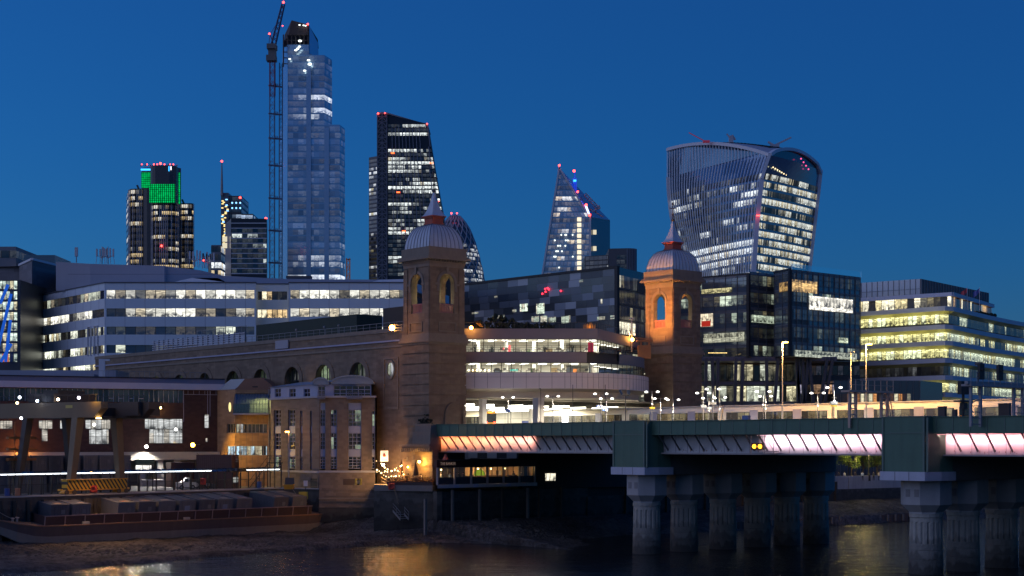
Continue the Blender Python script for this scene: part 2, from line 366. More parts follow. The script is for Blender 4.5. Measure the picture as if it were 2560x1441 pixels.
m, nt, out = newmat('river_water')
pos = N(nt, 'NewGeometry').outputs['Position']
mp = N(nt, 'Mapping', {'Vector': pos, 'Scale': (.42, .95, 1.0), 'Rotation': (0, 0, .12)}).outputs[0]
h1 = N(nt, 'TexNoise', {'Vector': mp, 'Scale': .85, 'Detail': 4.0, 'Roughness': .6}).outputs[0]
h2 = N(nt, 'TexNoise', {'Vector': mp, 'Scale': .30, 'Detail': 2.0}).outputs[0]
hh = MA(nt, 'ADD', h1, MA(nt, 'ADD', MA(nt, 'MULTIPLY', h2, 2.4), MA(nt, 'MULTIPLY', N(nt, 'TexNoise', {'Vector': pos, 'Scale': 1.7, 'Detail': 3.0}).outputs[0], .55)))
bp = N(nt, 'Bump', {'Height': hh, 'Strength': 1.0, 'Distance': .28}).outputs[0]
wb = N(nt, 'BsdfPrincipled', {'Base Color': (.018,.019,.018,1), 'Roughness': .07, 'IOR': 1.33, 'Specular IOR Level': .5, 'Normal': bp})
nt.links.new(wb.outputs[0], out.inputs[0]); water_m = m
MB().face([(-900,-300,0),(900,-300,0),(900,900,0),(-900,900,0)]).build('river_water', water_m)['kind'] = 'structure'

m, nt, out = newmat('foreshore_mud')
pos = N(nt, 'NewGeometry').outputs['Position']
n1 = N(nt, 'TexNoise', {'Vector': pos, 'Scale': 1.3, 'Detail': 6.0, 'Roughness': .7}).outputs[0]
n2 = N(nt, 'TexVoronoi', {'Vector': pos, 'Scale': 2.6}).outputs['Distance']
n3 = N(nt, 'TexNoise', {'Vector': pos, 'Scale': .18, 'Detail': 3.0}).outputs[0]
f = MA(nt, 'MULTIPLY', MA(nt, 'ADD', n1, MA(nt, 'MULTIPLY', n3, .8)), .62)
cr = N(nt, 'ValToRGB', {0: f}); e = cr.color_ramp.elements
e[0].position = .36; e[0].color = (.012,.011,.010,1); e[1].position = .72; e[1].color = (.13,.122,.12,1); x = e.new(.52); x.color = (.045,.043,.042,1)
bm_ = N(nt, 'Bump', {'Height': MA(nt, 'ADD', n1, MA(nt, 'MULTIPLY', n2, .5)), 'Strength': 1.0, 'Distance': .5}).outputs[0]
nt.links.new(N(nt, 'BsdfPrincipled', {'Base Color': cr.outputs[0], 'Specular IOR Level': .25, 'Roughness': MA(nt, 'MULTIPLY_ADD', n3, -.4, .95), 'Normal': bm_}).outputs[0], out.inputs[0]); mud_m = m

def lerp(tab, x):
    if x <= tab[0][0]: return tab[0][1]
    for (a, va), (b, vb) in zip(tab, tab[1:]):
        if x <= b: return va+(vb-va)*(x-a)/(b-a)
    return tab[-1][1]
# stations along the bank: base point on the wall, outward direction, profile (distance, height)
out_l = (.8146, -.58); out_r = (.637, -.771)
PL = [(0,1.5),(7,.55),(21,.5),(29,.45),(30.5,-.5),(60,-3)]
PC = [(0,2.8),(8,2.4),(18,1.2),(26,.35),(30,-.2),(60,-3)]
PR = [(0,2.6),(5,2.2),(9,1.0),(12,.1),(14,-.5),(60,-4)]
PE = [(0,3.6),(8,2.2),(11.5,1.35),(11.9,-1.0),(60,-4)]
ST = [((-170,61),out_l,PL),((-101,157),out_l,PL),((-66,206),out_l,PL),((-46,234),out_l,PL),((-34,246),(.74,-.67),PL),((-22,245),(.66,-.75),PC),((-11,233),(.64,-.77),PC),
      ((5,248),out_r,PR),((14,256),out_r,PR),((30,269),out_r,PR),((48,283),out_r,PE),((80,310),out_r,PE),((150,368),out_r,PE)]
from mathutils import noise
def prof(t, d, P, Q, w): return lerp(P, d)*(1-w)+lerp(Q, d)*w
rings = []
for (p, o_, A), (q, o2, B) in zip(ST, ST[1:]):
    n = max(2, int(math.hypot(q[0]-p[0], q[1]-p[1])/.75))
    for k in range(n):
        w = k/n; bx, by = p[0]+(q[0]-p[0])*w, p[1]+(q[1]-p[1])*w; ox, oy = o_[0]+(o2[0]-o_[0])*w, o_[1]+(o2[1]-o_[1])*w
        row = []
        for j in range(72):
            d = j*.62-2.0 if j < 60 else 35+(j-60)*2.2
            x, y = bx+ox*d, by+oy*d
            nzv = noise.fractal((x*.35, y*.35, 3.1), 1.0, 2.0, 5)*.24+noise.noise((x*1.3, y*1.3, 7))*.16
            dd = d+noise.noise((x*.12, y*.12, 1.7))*1.6
            z = prof(w, dd, A, B, w)+nzv*(1.0 if d > 1 else .3)
            row.append((x, y, z))
        rings.append(row)
fs = MB().loft(rings, closed=False).build('foreshore', mud_m, smooth=True); fs['kind'] = 'structure'

# river walls, each built on the edge it retains
def wallrun(name, label, pts, z0, z1, mt, t=.6, cap=None):
    mb = MB()
    for p, q in zip(pts, pts[1:]):
        f = Fr(p, q); mb.f = f; mb.box(-.01, f.L+.01, 0, t, z0, z1)
    o = thing(name, label, 'wall', (pts[0][0], pts[0][1], z0)); mb.build('wall_face', mt, o)
    if cap:
        c = MB()
        for p, q in zip(pts, pts[1:]):
            f = Fr(p, q); c.f = f; c.box(-.02, f.L+.02, -.12, t+.1, z1, z1+cap)
        c.build('coping', concrete, o)
    return o
muddy = mat('stained_river_wall', (.085,.078,.068), .9, .4, .35, streak=.55, course=.5, tide=5.2)
qw = wallrun('quay_wall', 'long dark stained quay wall behind the container barge', [(-170,61), (-66,206), (-36,248), (-29.2,245.1)], -2, ZQ-.05, muddy, .9, .16)
for k in range(24):
    p = K(k*2.2, -.3, 0); MB().box(p[0]-.2, p[0]+.2, p[1]-.2, p[1]+.2, -1, 6.6).build('fender_pile', mat('wet_timber', (.05,.042,.034), .8), qw)
terrace_wall = wallrun('river_wall', 'dark river wall with timber posts below the pub terrace', [(-20.4,236.4), (-11.4,233.8), (-10.9,232.4), (4.6,247.6), (12,254.2)], -1, 7.0, muddy, .8)
timber = mat('wet_timber', (.05,.042,.034), .8)
for px in (1064, 1132, 1200, 1257, 1320, 1349, 1405):
    fr = Fr((-11.2,231.6), (5.4,247.9)); u = fr.u(px, -.35)
    zt = 7.2 if px > 1100 else 6.0
    MB(fr).box(u-.17, u+.17, -.45, -.1, .5, zt).build('fender_pile', timber if px % 2 else mat('pale_timber', (.17,.155,.14), .8), terrace_wall)
ew = wallrun('embankment_wall', 'pale topped embankment wall with dark timber fenders below the lit trees', [(12,254), (62,295), (143,362)], -1, 5.6, muddy, .8)
f = Fr((12,254), (62,295)); MB(f).box(38, f.L, -.04, .75, 5.6, 8.0).build('render_band', mat('pale_render', (.40,.37,.36), .85, .35, .4, streak=.5), ew)
f2 = Fr((62,295), (143,362)); MB(f2).box(.2, f2.L, -.04, .75, 5.6, 8.0).build('render_band', mat('pale_render', (.4,.37,.36)), ew)
for k in range(18): MB(f).box(8+k*3.1, 8.35+k*3.1, -.42, -.06, 2.4, 7.0).build('fender_pile', timber, ew)
pil = thing('sheet_piling', 'low line of steel sheet piling edging the far foreshore by the bridge', 'piling', S(11.6, 66, -1))
pts = []
for k in range(150): pts.append((11.5+(.35 if k % 4 < 2 else 0.0), 46+k*.55))
pm = MB(S)
for (a, b), (c, d) in zip(pts, pts[1:]): pm.face([(a,b,-1.5),(c,d,-1.5),(c,d,1.3),(a,b,1.3)])
pm.build('pile_sheet', mat('rusty_piles', (.09,.065,.055), .85, .4, .8, streak=.5), pil)
for k in range(28): MB(S).box(11.86, 12.1, 47+k*2.2, 47.3+k*2.2, .2, 1.35).build('pile_cap', mat('pale_timber', (.17,.155,.14)), pil)
# ---------------------------------------------------------------- far towers
def far(name, label, x, Y, group=None): return thing(name, label, 'skyscraper', (x, Y, ZQ), group)
dkwall = mat('dark_cladding', (.035,.04,.05), .4, .2, .05, spec=.6)
greywall = mat('grey_cladding', (.16,.17,.2), .5, .15, .05)

# --- tower with the green lit crown
Y = 1000; sc = Y/F
T = far('office_tower', 'stepped dark tower with bright green lit crown and pale vertical ribs', gx(398, Y), Y)
def hexlobe(x0, x1, Y0, Y1, c):       # rounded slab seen from the front
    X0, X1 = gx(x0, Y), gx(x1, Y); w = X1-X0
    return [(X0, Y0+c), (X0+c*.55, Y0+c*.2), (X0+c*1.2, Y0), (X1-c*1.2, Y0), (X1-c*.55, Y0+c*.2), (X1, Y0+c), (gx(x1, Y1), Y1), (gx(x0, Y1), Y1)]
litW = lit('tower_lit_a', cw=2.2, thr=.52, cl=(.10,.9), warm=(1,.74,.36), cool=(1,.93,.78), coolness=.3, st=.8, seed=3.1, mull=.0, wts=(.55,.15,.3), det=(.5,2.0))
ribs = mat('pale_ribs', (.42,.42,.46), .5, .1, .1)
lobes = [(316,386,470,1003,17,4), (383,449,515,992,17,4), (449,479,506,1004,22,1.6)]
for x0, x1, py, Y0, n, c in lobes:
    poly = hexlobe(x0, x1, Y0, Y0+30, c); z1 = gz(py, Y)
    if x0 == 449: poly[0] = (poly[0][0]-2, Y0); poly[1] = (poly[1][0]-2, Y0)
    block(T, poly, ZQ, z1, 42, dkwall, litW, .2, .78, .05, skip=range(0, 6))
    rb = MB(); po = offset(poly, .35); L = 0
    for p, q in zip(po, po[1:-2]):
        d = math.hypot(q[0]-p[0], q[1]-p[1]); k = max(1, round(d/1.25))
        for j in range(k+1):
            x, y = p[0]+(q[0]-p[0])*j/k, p[1]+(q[1]-p[1])*j/k; rb.box(x-.16, x+.16, y-.25, y+.25, 40, z1-.2)
    rb.build('vertical_ribs', ribs, T)
core = hexlobe(353, 450, 1000, 1020, 3); MB().prism(core, 60, gz(419, Y)).build('core', dkwall, T)
MB().prism(hexlobe(383, 447, 989.5, 1000, 3), gz(515, Y), gz(421, Y)).build('core', dkwall, T)
m, nt, out = newmat('green_led')
uvn = N(nt, 'SeparateXYZ', {0: N(nt, 'NewGeometry').outputs['Position']})
st = MA(nt, 'GREATER_THAN', MA(nt, 'FRACT', MA(nt, 'MULTIPLY', uvn.outputs[0], .8)), .3)
sz = MA(nt, 'GREATER_THAN', MA(nt, 'FRACT', MA(nt, 'MULTIPLY', uvn.outputs[2], .75)), .25)
wv = N(nt, 'TexWhiteNoise', {0: N(nt, 'VectorMath', {0: N(nt, 'NewGeometry').outputs['Position'], 1: (1.3,1.3,1.3)}, operation='SNAP').outputs[0]}).outputs['Value']
es = MA(nt, 'MULTIPLY', MA(nt, 'MULTIPLY', st, MA(nt, 'MULTIPLY_ADD', sz, .7, .3)), MA(nt, 'MULTIPLY_ADD', wv, .5, .45))
nt.links.new(N(nt, 'Emission', {0: (.0,.72,.16,1), 1: es}).outputs[0], out.inputs[0]); green_led = m
for x0, x1, py0, py1, yy in ((383.5,446.5,514,468,989.2), (354,381,470,432,999.2), (446.8,450,510,432,1000.4)):
    MB().box(gx(x0, Y), gx(x1, Y), yy-.25, yy+.3, gz(py0, Y), gz(py1, Y)).build('led_screen', green_led, T)
MB().box(gx(353,Y), gx(380.5,Y), 998.8, 999.6, gz(427,Y), gz(423,Y)).build('led_strip', glow('cyan_led', (.05,.45,1), 2.2), T)
MB().box(gx(436,Y), gx(438,Y), 988.6, 989.0, gz(433,Y), gz(424,Y)).build('led_strip', glow('white_led', (.9,.9,1), 2.0), T)
MB().box(gx(431,Y), gx(433,Y), 988.6, 989.0, gz(436,Y), gz(424,Y)).build('led_strip', glow('cyan_led', (.05,.45,1), 2.2), T)
for px in (362, 375, 392, 400, 408, 418, 432, 440): redlight((gx(px,Y), 992, gz(417 if px != 408 else 415,Y)), .8 if px != 408 else 1.5, T)
rm = MB()
for k in range(9): rm.beam((gx(356+k*11,Y), 995, gz(420,Y)), (gx(360+k*11,Y), 995, gz(414+k % 3,Y)), .5)
rm.build('roof_plant', mat('red_lit_plant', (.18,.05,.08), .6), T)  # red light of the roof lamps put into the plant's colour
for px, py in ((343,470),(456,506)): MB().beam((gx(px,Y), 1004, gz(py,Y)), (gx(px-4,Y), 1004, gz(py-9,Y)), 1.6, 1.0).build('window_cleaning_crane', dkwall, T)
redlight((gx(412.5,Y), 990, gz(620,Y)), 1.3, T)

# --- tower with mast, and its light strewn stair
Y = 1080
T = far('office_tower', 'slim dark tower with tall red tipped mast and sparkling stair shaft', gx(580, Y), Y)
block(T, [(gx(572,Y),Y),(gx(603,Y),Y),(gx(603,Y),Y+30),(gx(572,Y),Y+30)], ZQ, gz(490,Y), 44, dkwall, lit('tower_lit_b', cw=2.5, thr=.75, st=.9, seed=8, mull=.0, cool=(.6,.75,1), coolness=.8), .2, .8, skip=range(0,24))
block(T, [(gx(603,Y),Y+2),(gx(631,Y),Y+2),(gx(631,Y),Y+30),(gx(603,Y),Y+30)], ZQ, gz(534,Y), 38, dkwall, MATS['tower_lit_b'], .2, .8, skip=range(0,30))
sh = MB().prism([(gx(553,Y),Y-1),(gx(572,Y),Y-1),(gx(572,Y),Y+25),(gx(553,Y),Y+25)], ZQ, gz(483,Y)).build('stair_shaft', mat('shaft_glass', (.10,.13,.17), .3, .2, .1), T)
for k in range(52):
    x = gx(R.uniform(556,570), Y); z = gz(500+k*3.5, Y)
    MB().box(x-.7, x+.7, Y-1.3, Y-1.05, z-.35, z+.35).build('stair_light', glow('stair_warm', (1,.75,.3), 1.6) if k % 4 else glow('stair_blue', (.2,.5,1), 3.0), sh)
MB().tube((gx(556,Y),Y-2,gz(490,Y)), (gx(556,Y),Y-2,gz(408,Y)), 1.0, .35).build('mast', steel_gr, T)
redlight((gx(556,Y), Y-2, gz(405,Y)), 1.6, T); redlight((gx(601,Y), Y-1, gz(495,Y)), 1.3, T)
for px in (581, 591, 601):
    for py in (508, 521): MB().ball((gx(px,Y), Y-.8, gz(py,Y)), .6, 6, 4).build('facade_light', glow('stair_blue', (.2,.5,1), 3.0), T)
rp = MB()
for k in range(6): rp.beam((gx(575+k*4,Y),Y+5,gz(490,Y)), (gx(579+k*4,Y),Y+5,gz(488.5,Y)), .5)
rp.build('roof_rail', steel_dk, T)

# --- dark block with pale floor lines in front of it
Y = 900
T = far('office_block', 'dark glass office block with thin pale floor lines beside the tower crane', gx(625, Y), Y)
poly = [(gx(563,Y+24),Y+24),(gx(578,Y),Y),(gx(667,Y),Y),(gx(667,Y+24),Y+26)]
z1 = gz(547,Y); MB().prism(poly, ZQ, z1).build('wall', mat('slate_glass', (.022,.027,.037), .3, .15, .05, spec=.35), T)
lm = lit('block_lit_c', cw=3.0, thr=.70, st=1.0, seed=5, mull=.08, det=(.55,2.2), contrast=1.5, warm=(1,.9,.7), cool=(.9,1,.95), coolness=.7, cl=(.2,.7))
h = 12.6*Y/F
for k in range(11):
    zt = z1-h*(k+1)
    MB().box(gx(578,Y), gx(667,Y), Y-.35, Y-.05, zt, zt+.5).build('floor_line', mat('pale_line', (.5,.52,.56), .5), T)
    if k > 1: MB().face([(gx(579,Y),Y-.08,zt+.6),(gx(666,Y),Y-.08,zt+.6),(gx(666,Y),Y-.08,zt+h-.1),(gx(579,Y),Y-.08,zt+h-.1)], [(0,k+.02),(20,k+.02),(20,k+.98),(0,k+.98)]).build('window_band', lm, T)
MB().face([(gx(563,Y+24),Y+24-.2,ZQ+30),(gx(577.7,Y),Y-.2,ZQ+30),(gx(577.7,Y),Y-.2,z1),(gx(563,Y+24),Y+24-.2,z1)], [(0,0),(24,0),(24,12),(0,12)]).build('side_cladding', mat('side_blue', (.2,.23,.28), .3), T)
for py in (600, 616): MB().box(gx(564.5,Y+20), gx(570,Y+12), Y+9, Y+9.4, gz(py+8,Y+15), gz(py-5,Y+15)).build('window', glow('window_pale', (1,.9,.65), .8), T)
redlight((gx(664,Y), Y+1, gz(546,Y)), 1.3, T)
lo = far('office_block', 'small pale lit block low behind the sparkling stair shaft', gx(541, 950), 950)
lo['category'] = 'building'
block(lo, [(gx(528,950),950),(gx(552,950),950),(gx(552,950),970),(gx(528,950),970)], ZQ, gz(613,950), 26, greywall, lit('block_lit_d', cw=2.0, thr=.48, st=1.2, seed=2, coolness=.6), .15, .85, skip=range(0,18))
block(lo, [(gx(521,960),960),(gx(528,960),960),(gx(528,960),975),(gx(521,960),975)], ZQ, gz(640,960), 22, greywall, MATS['block_lit_d'], .15, .85, skip=range(0,16))

# --- tallest glass tower
Y = 980
T = far('glass_skyscraper', 'tallest blue glass tower with unfinished dark crown', gx(780, Y), Y)
blueg = mat('blue_curtain_glass', (.36,.52,.66), .16, .16, .02, metal=.35, spec=1.0)
sideg = mat('sky_pale_glass', (.42,.56,.70), .18, .10, .02, metal=.5, spec=1.0)  # side glass tinted paler to carry its brighter sky reflection
litB = lit('tower_lit_e', cw=3.2, thr=.70, soft=5.0, dim=.06, cl=(.05,1.3), warm=(1,.86,.6), cool=(.92,.97,1), coolness=.6, st=.85, dark=(.40,.56,.70), rough=.14, metal=.3, seed=21, mull=.0, mcol=(.20,.29,.38), wts=(.55,.1,.35), det=(.35,2.5), contrast=1.2)
def tier(xl0, xl1, xf0, xf1, xr, xr2, py, Yf, dep, zb=ZQ):
    """left chamfer from xl to xf0, front xf0..xf1, right chamfer to xr; px at the top of the tier"""
    zt = gz(py, Yf)
    bot = [(gx(xl1,Yf+18),Yf+18),(gx(xf0-1,Yf),Yf),(gx(xf1,Yf),Yf),(gx(xr,Yf+12),Yf+12),(gx(xr2,Yf+dep),Yf+dep),(gx(xl1,Yf+dep),Yf+dep)]
    top = [(gx(xl0,Yf+18),Yf+18),(gx(xf0,Yf),Yf),(gx(xf1,Yf),Yf),(gx(xr,Yf+12),Yf+12),(gx(xr2,Yf+dep),Yf+dep),(gx(xl0,Yf+dep),Yf+dep)]
    return bot, top, zt
for (xl0,xl1,xf0,xf1,xr,xr2,py,Yf,dep,sk) in ((706,697,720,772,796,796,112,984,40,0), (706,697,720.5,811,829.5,829,138,982,36,0), (700,697,720,849,862,862,312,Y,45,0)):
    bot, top, zt = tier(xl0,xl1,xf0,xf1,xr,xr2,py,Yf,dep)
    MB().loft([[(x,y,ZQ) for x,y in bot], [(x,y,zt) for x,y in top]]).build('curtain_wall', blueg, T)
    h = 3.95; n = int((zt-ZQ)/h); 
    first = 24 if Yf == Y else (n-16 if Yf == 984 else 48)
    pb, ptp = offset(bot, .12), offset(top, .12)
    first = {Y: 24, 982: int((gz(312,Y)-ZQ)/h)-1, 984: int((gz(138,982)-ZQ)/h)-1}[Yf]
    for i in range(first, n):
        def at(z): 
            w = (z-ZQ)/(zt-ZQ); return [(b[0]+(t[0]-b[0])*w, b[1]+(t[1]-b[1])*w) for b, t in zip(pb, ptp)]
        za, zb = ZQ+i*h+.55, ZQ+i*h+3.6
        ring_strip(MB(), at(za)[1:5], za, zb, i+.02, i+.98, False, at(zb)[1:5]).build('window_band', litB, T)
    MB().face([(bot[0][0]-.2,bot[0][1]-.2,ZQ),(bot[1][0]-.2,bot[1][1]-.2,ZQ),(top[1][0]-.2,top[1][1]-.2,zt),(top[0][0]-.2,top[0][1]-.2,zt)]).build('side_glazing', sideg, T)
vm = mat('vertical_band', (.45,.55,.68), .25, .1, .05, metal=.6)
for x0, x1, py in ((766,778,160), (811,823,320)):
    MB().box(gx(x0,Y), gx(x1,Y), Y-.75, Y-.3, ZQ, gz(py,Y)).build('vertical_band', mat('vertical_band_glass', (.42,.54,.66), .2, .15, .1, metal=.3), T)
# unfinished crown
crown = mat('bare_steel_crown', (.07,.055,.05), .8, .5, .3)
cz0, cz1 = gz(118,985), gz(58,985)
cpoly = [(gx(706,992),1000),(gx(722,985),985),(gx(771,985),985),(gx(794,995),996),(gx(794,1010),1015),(gx(706,1010),1015)]
MB().loft([[(x,y,gz(88,985)) for x,y in cpoly], [(gx(707,992),1000,gz(72,985)),(gx(729,985),985,gz(51,985)),(gx(771,985),985,gz(62,985)),(gx(794,995),996,gz(98,985)),(gx(794,1010),1015,gz(92,985)),(gx(708,1010),1015,gz(66,985))]]).build('crown_hoarding', crown, T)
cm = MB()
for k in range(7): cm.beam((gx(708+k*10.3,985),986,cz0-12), (gx(708+k*10.3,985),986,gz(86,985)), .7)
for k in range(5): cm.beam((gx(708,985),986.2,cz0-10+k*3.6), (gx(771,985),986.2,cz0-10+k*3.6), .5)
cm.build('crown_frame', crown, T)
MB().face([(gx(774,985),984,gz(135,985)),(gx(795,995),995,gz(135,985)),(gx(795,995),995,gz(98,985)),(gx(774,985),984,gz(66,985))]).build('crown_glazing', sideg, T)
for px, py, r in ((748,99,1.5),(749,118,1.2),(745,123,1.2),(740,127,1.2),(725,149,1.0),(772,152,1.3),(775,162,1.6),(762,178,1.2),(747,59,.8),(757,60,.8),(762,61,.8)):
    MB().ball((gx(px,Y), Y-1 if py > 115 else 983.6, gz(py,Y)), r*.8, 8, 4, .5).build('work_light', glow('work_white', (.9,1,.95), 3.0), T)
for px, py in ((770,62),(707,66)): redlight((gx(px,985), 984, gz(py,985)), 1.4 if px > 750 else .9, T)

# --- tower crane and hoist beside it
Y = 965
C1 = thing('tower_crane', 'tall luffing tower crane lattice beside the tallest glass tower', 'crane', (gx(680,Y), Y, ZQ))
craneb = mat('crane_blue', (.05,.07,.16), .5)
cranegrey = mat('crane_mast_grey', (.17,.15,.2), .6)
def lattice(mb, p, q, w, step, bw, taper=1.0):
    p, q = Vector(p), Vector(q); d = (q-p); L = d.length; d.normalize()
    r = d.cross(Vector((0,1,0))).normalized(); t = r.cross(d); n = max(2, int(L/step))
    cs = [(-1,-1),(1,-1),(1,1),(-1,1)]; pts = []
    for k in range(n+1):
        c = p+d*(L*k/n); s = w/2*(1+(taper-1)*k/n); pts.append([c+r*a*s+t*b*s for a, b in cs])
    for k in range(n):
        for j in range(4):
            mb.beam(pts[k][j], pts[k+1][j], bw); mb.beam(pts[k][j], pts[k+1][(j+1) % 4] if k % 2 else pts[k][(j+1) % 4], bw*.7)
            mb.beam(pts[k][(j+k) % 4], pts[k+1][(j+k+1) % 4], bw*.6)
lm_ = MB(); lattice(lm_, (gx(680,Y),Y,ZQ+20), (gx(680.5,Y),Y,gz(150,Y)), 2.9, 3.4, .27); lm_.build('mast', cranegrey, C1)
lm_ = MB(); lattice(lm_, (gx(681,Y),Y,gz(240,Y)), (gx(681,Y),Y,gz(155,Y)), 3.0, 3.4, .32); lm_.build('mast_section', mat('crane_red', (.28,.05,.09), .5), C1)
lm_ = MB(); lattice(lm_, (gx(683,Y),Y-1,gz(118,Y)), (gx(712,Y),Y-6,gz(17,Y)), 2.6, 3.0, .42, .6); lm_.build('jib', craneb, C1)
MB().box(gx(669,Y), gx(692,Y), Y-4, Y+3, gz(125,Y), gz(113,Y)).box(gx(667,Y), gx(691,Y), Y-3, Y+3, gz(154,Y), gz(140,Y)).box(gx(672,Y), gx(690,Y), Y-2.5, Y+2.5, gz(140,Y), gz(125,Y)).build('machinery_deck', mat('crane_deck', (.16,.15,.14), .7), C1)
MB().beam((gx(684,Y),Y,gz(112,Y)), (gx(675,Y),Y,gz(86,Y)), .6).beam((gx(675,Y),Y,gz(86,Y)), (gx(697,Y),Y-3,gz(58,Y)), .25).beam((gx(675,Y),Y,gz(86,Y)), (gx(672,Y),Y,gz(113,Y)), .3).build('a_frame', craneb, C1)
redlight((gx(712,Y), Y-6, gz(13,Y)), 1.7, C1); redlight((gx(674,Y), Y-1, gz(86,Y)), 1.4, C1)
for py in (215,285,346,414,496,577,657): 
    lm_ = MB(); lm_.beam((gx(672,Y),Y-1,gz(py,Y)), (gx(703,Y),Y+3,gz(py,Y)), .8)
    for k in range(3): lm_.beam((gx(690+k*4,Y),Y,gz(py-6+k,Y)), (gx(690+k*4,Y),Y,gz(py+4,Y)), .45)
    lm_.build('wall_tie', cranegrey, C1)
HO = thing('construction_hoist', 'slender hoist mast climbing the edge of the tallest glass tower', 'hoist', (gx(698,Y), Y+6, ZQ))
lm_ = MB(); lattice(lm_, (gx(697,Y),Y+6,ZQ+20), (gx(699,Y),Y+6,gz(152,Y)), 1.9, 2.6, .26); lm_.build('mast', mat('hoist_steel', (.12,.15,.2), .5), HO)
C2 = thing('tower_crane', 'small orange lit crane mast between the two tall towers', 'crane', (gx(870,Y), Y, ZQ))
lm_ = MB(); lattice(lm_, (gx(870.5,Y),Y,ZQ+60), (gx(870.5,Y),Y,gz(646,Y)), 2.0, 2.6, .4); lm_.build('mast', mat('crane_orange', (.42,.17,.06), .5, emit=(1,.35,.1), est=.05), C2)  # mast steel given a faint orange glow of its own as lamplight
MB().box(gx(865,Y), gx(876,Y), Y-1, Y+1, gz(650,Y), gz(648,Y)).build('mast_head', steel_dk, C2)

# --- wedge tower
Y = 900
T = far('wedge_tower', 'dark wedge shaped tower with ladder frame edge behind the near brick dome', gx(1010, Y), Y)
zt = gz(286,Y); zc = gz(388,Y)
litC = lit('tower_lit_f', cw=1.9, thr=.50, cl=(.10,1.1), warm=(1,.9,.66), cool=(.93,1,.97), coolness=.72, st=1.05, seed=14, mull=.10, det=(.45,2.5), contrast=1.3, wts=(.5,.15,.35), dark=(.018,.026,.036))
MB().prism([(gx(919,Y),Y+8),(gx(943,Y),Y+3),(gx(943,Y),Y+40),(gx(919,Y),Y+40)], ZQ, zc).build('core_wall', dkwall, T)
for i in range(30):
    za = gz(700-i*10.3,Y); MB().face([(gx(920,Y),Y+7.6,za),(gx(942,Y),Y+3,za),(gx(942,Y),Y+3,za+1.4),(gx(920,Y),Y+7.6,za+1.4)], [(40,i+.02),(46,i+.02),(46,i+.98),(40,i+.98)]).build('stair_window', lit('core_lit', cw=1.8, thr=.62, st=.8, seed=4, warm=(.9,.8,.4), mull=0.0), T)
# sloping main body: front face leans back to the right-hand edge
xr = lambda py: lerp([(286,1068),(312,1070),(410,1086),(560,1112),(700,1137),(1140,1205)], py)
lev = [286+k*10.35 for k in range(41)]
rgs = []
for py in (310, 410, 560, 700, 1138): rgs.append([(gx(968,Y),Y,gz(py-(24 if py < 400 else 0),Y)), (gx(xr(py),Y),Y,gz(py,Y)), (gx(xr(py)+5,Y+30),Y+34,gz(py,Y)), (gx(968,Y),Y+34,gz(py-(24 if py < 400 else 0),Y))])
MB().loft(rgs).build('wall', mat('slate_glass', (.028,.034,.045)), T)
for k in range(1, 38):
    py = 310+k*10.3; a, b = py-1.2, py-8.6
    mtl = litC
    if 3 < k < 7: continue
    MB().face([(gx(970,Y),Y-.3,gz(a,Y)), (gx(xr(a)-2,Y),Y-.3,gz(a,Y)), (gx(xr(b)-2,Y),Y-.3,gz(b,Y)), (gx(970,Y),Y-.3,gz(b,Y))], [(0,k+.02),(26,k+.02),(26,k+.98),(0,k+.98)]).build('window_band', mtl, T)
fm = MB()
for px in (943.5, 955.5, 967.5): fm.box(gx(px,Y)-.22, gx(px,Y)+.22, Y-1.2, Y-.8, ZQ, zt)
for k in range(33):
    za, zb = gz(700-k*12.7,Y), gz(700-(k+1)*12.7,Y)
    fm.beam((gx(943.5,Y),Y-1,za), (gx(967.5,Y),Y-1,za), .4); fm.beam((gx(943.5,Y),Y-1,za), (gx(955.5,Y),Y-1,zb), .35); fm.beam((gx(955.5,Y),Y-1,zb), (gx(967.5,Y),Y-1,za), .35)
fm.build('ladder_frame', mat('frame_grey', (.17,.18,.22), .5), T)
MB().prism([(gx(943,Y),Y-.5),(gx(968,Y),Y-.5),(gx(968,Y),Y+30),(gx(943,Y),Y+30)], ZQ, zt).build('ladder_core', dkwall, T)
MB().loft([[(gx(943,Y),Y-1,zt),(gx(968,Y),Y-1,zt),(gx(1070,Y),Y+2,gz(312,Y)),(gx(1070,Y),Y+30,gz(312,Y)),(gx(943,Y),Y+30,zt)],
           [(gx(943,Y),Y-1,zt+.8),(gx(968,Y),Y-1,zt+.8),(gx(1070,Y),Y+2,gz(310,Y)),(gx(1070,Y),Y+30,gz(310,Y)),(gx(943,Y),Y+30,zt+.8)]]).build('roof_edge', steel_gr, T)
gm = MB()
for k in range(7): gm.beam((gx(1069+k*2.6,Y),Y-1,gz(312+k*56,Y)), (gx(1071.6+k*2.6+4,Y),Y-1,gz(312+(k+1)*56,Y)), .55)
for k in range(9): gm.beam((gx(985+k*10,Y),Y-.6,gz(600,Y)), (gx(980+k*8.5,Y),Y-.6,gz(320,Y)), .4)
gm.build('edge_brace', mat('frame_grey', (.17,.18,.22)), T)
for px, py in ((946,287),(963,286),(1068,313)): redlight((gx(px,Y), Y-2, gz(py-1,Y)), .9, T)
for px, py in ((982,384),(1079,409),(996,482),(1010,579)): MB().box(gx(px-4,Y), gx(px+4,Y), Y-1.6, Y-1.0, gz(py+1.2,Y), gz(py-1.2,Y)).build('warning_light', glow('orange_red', (1,.12,.03), 5.0), T)

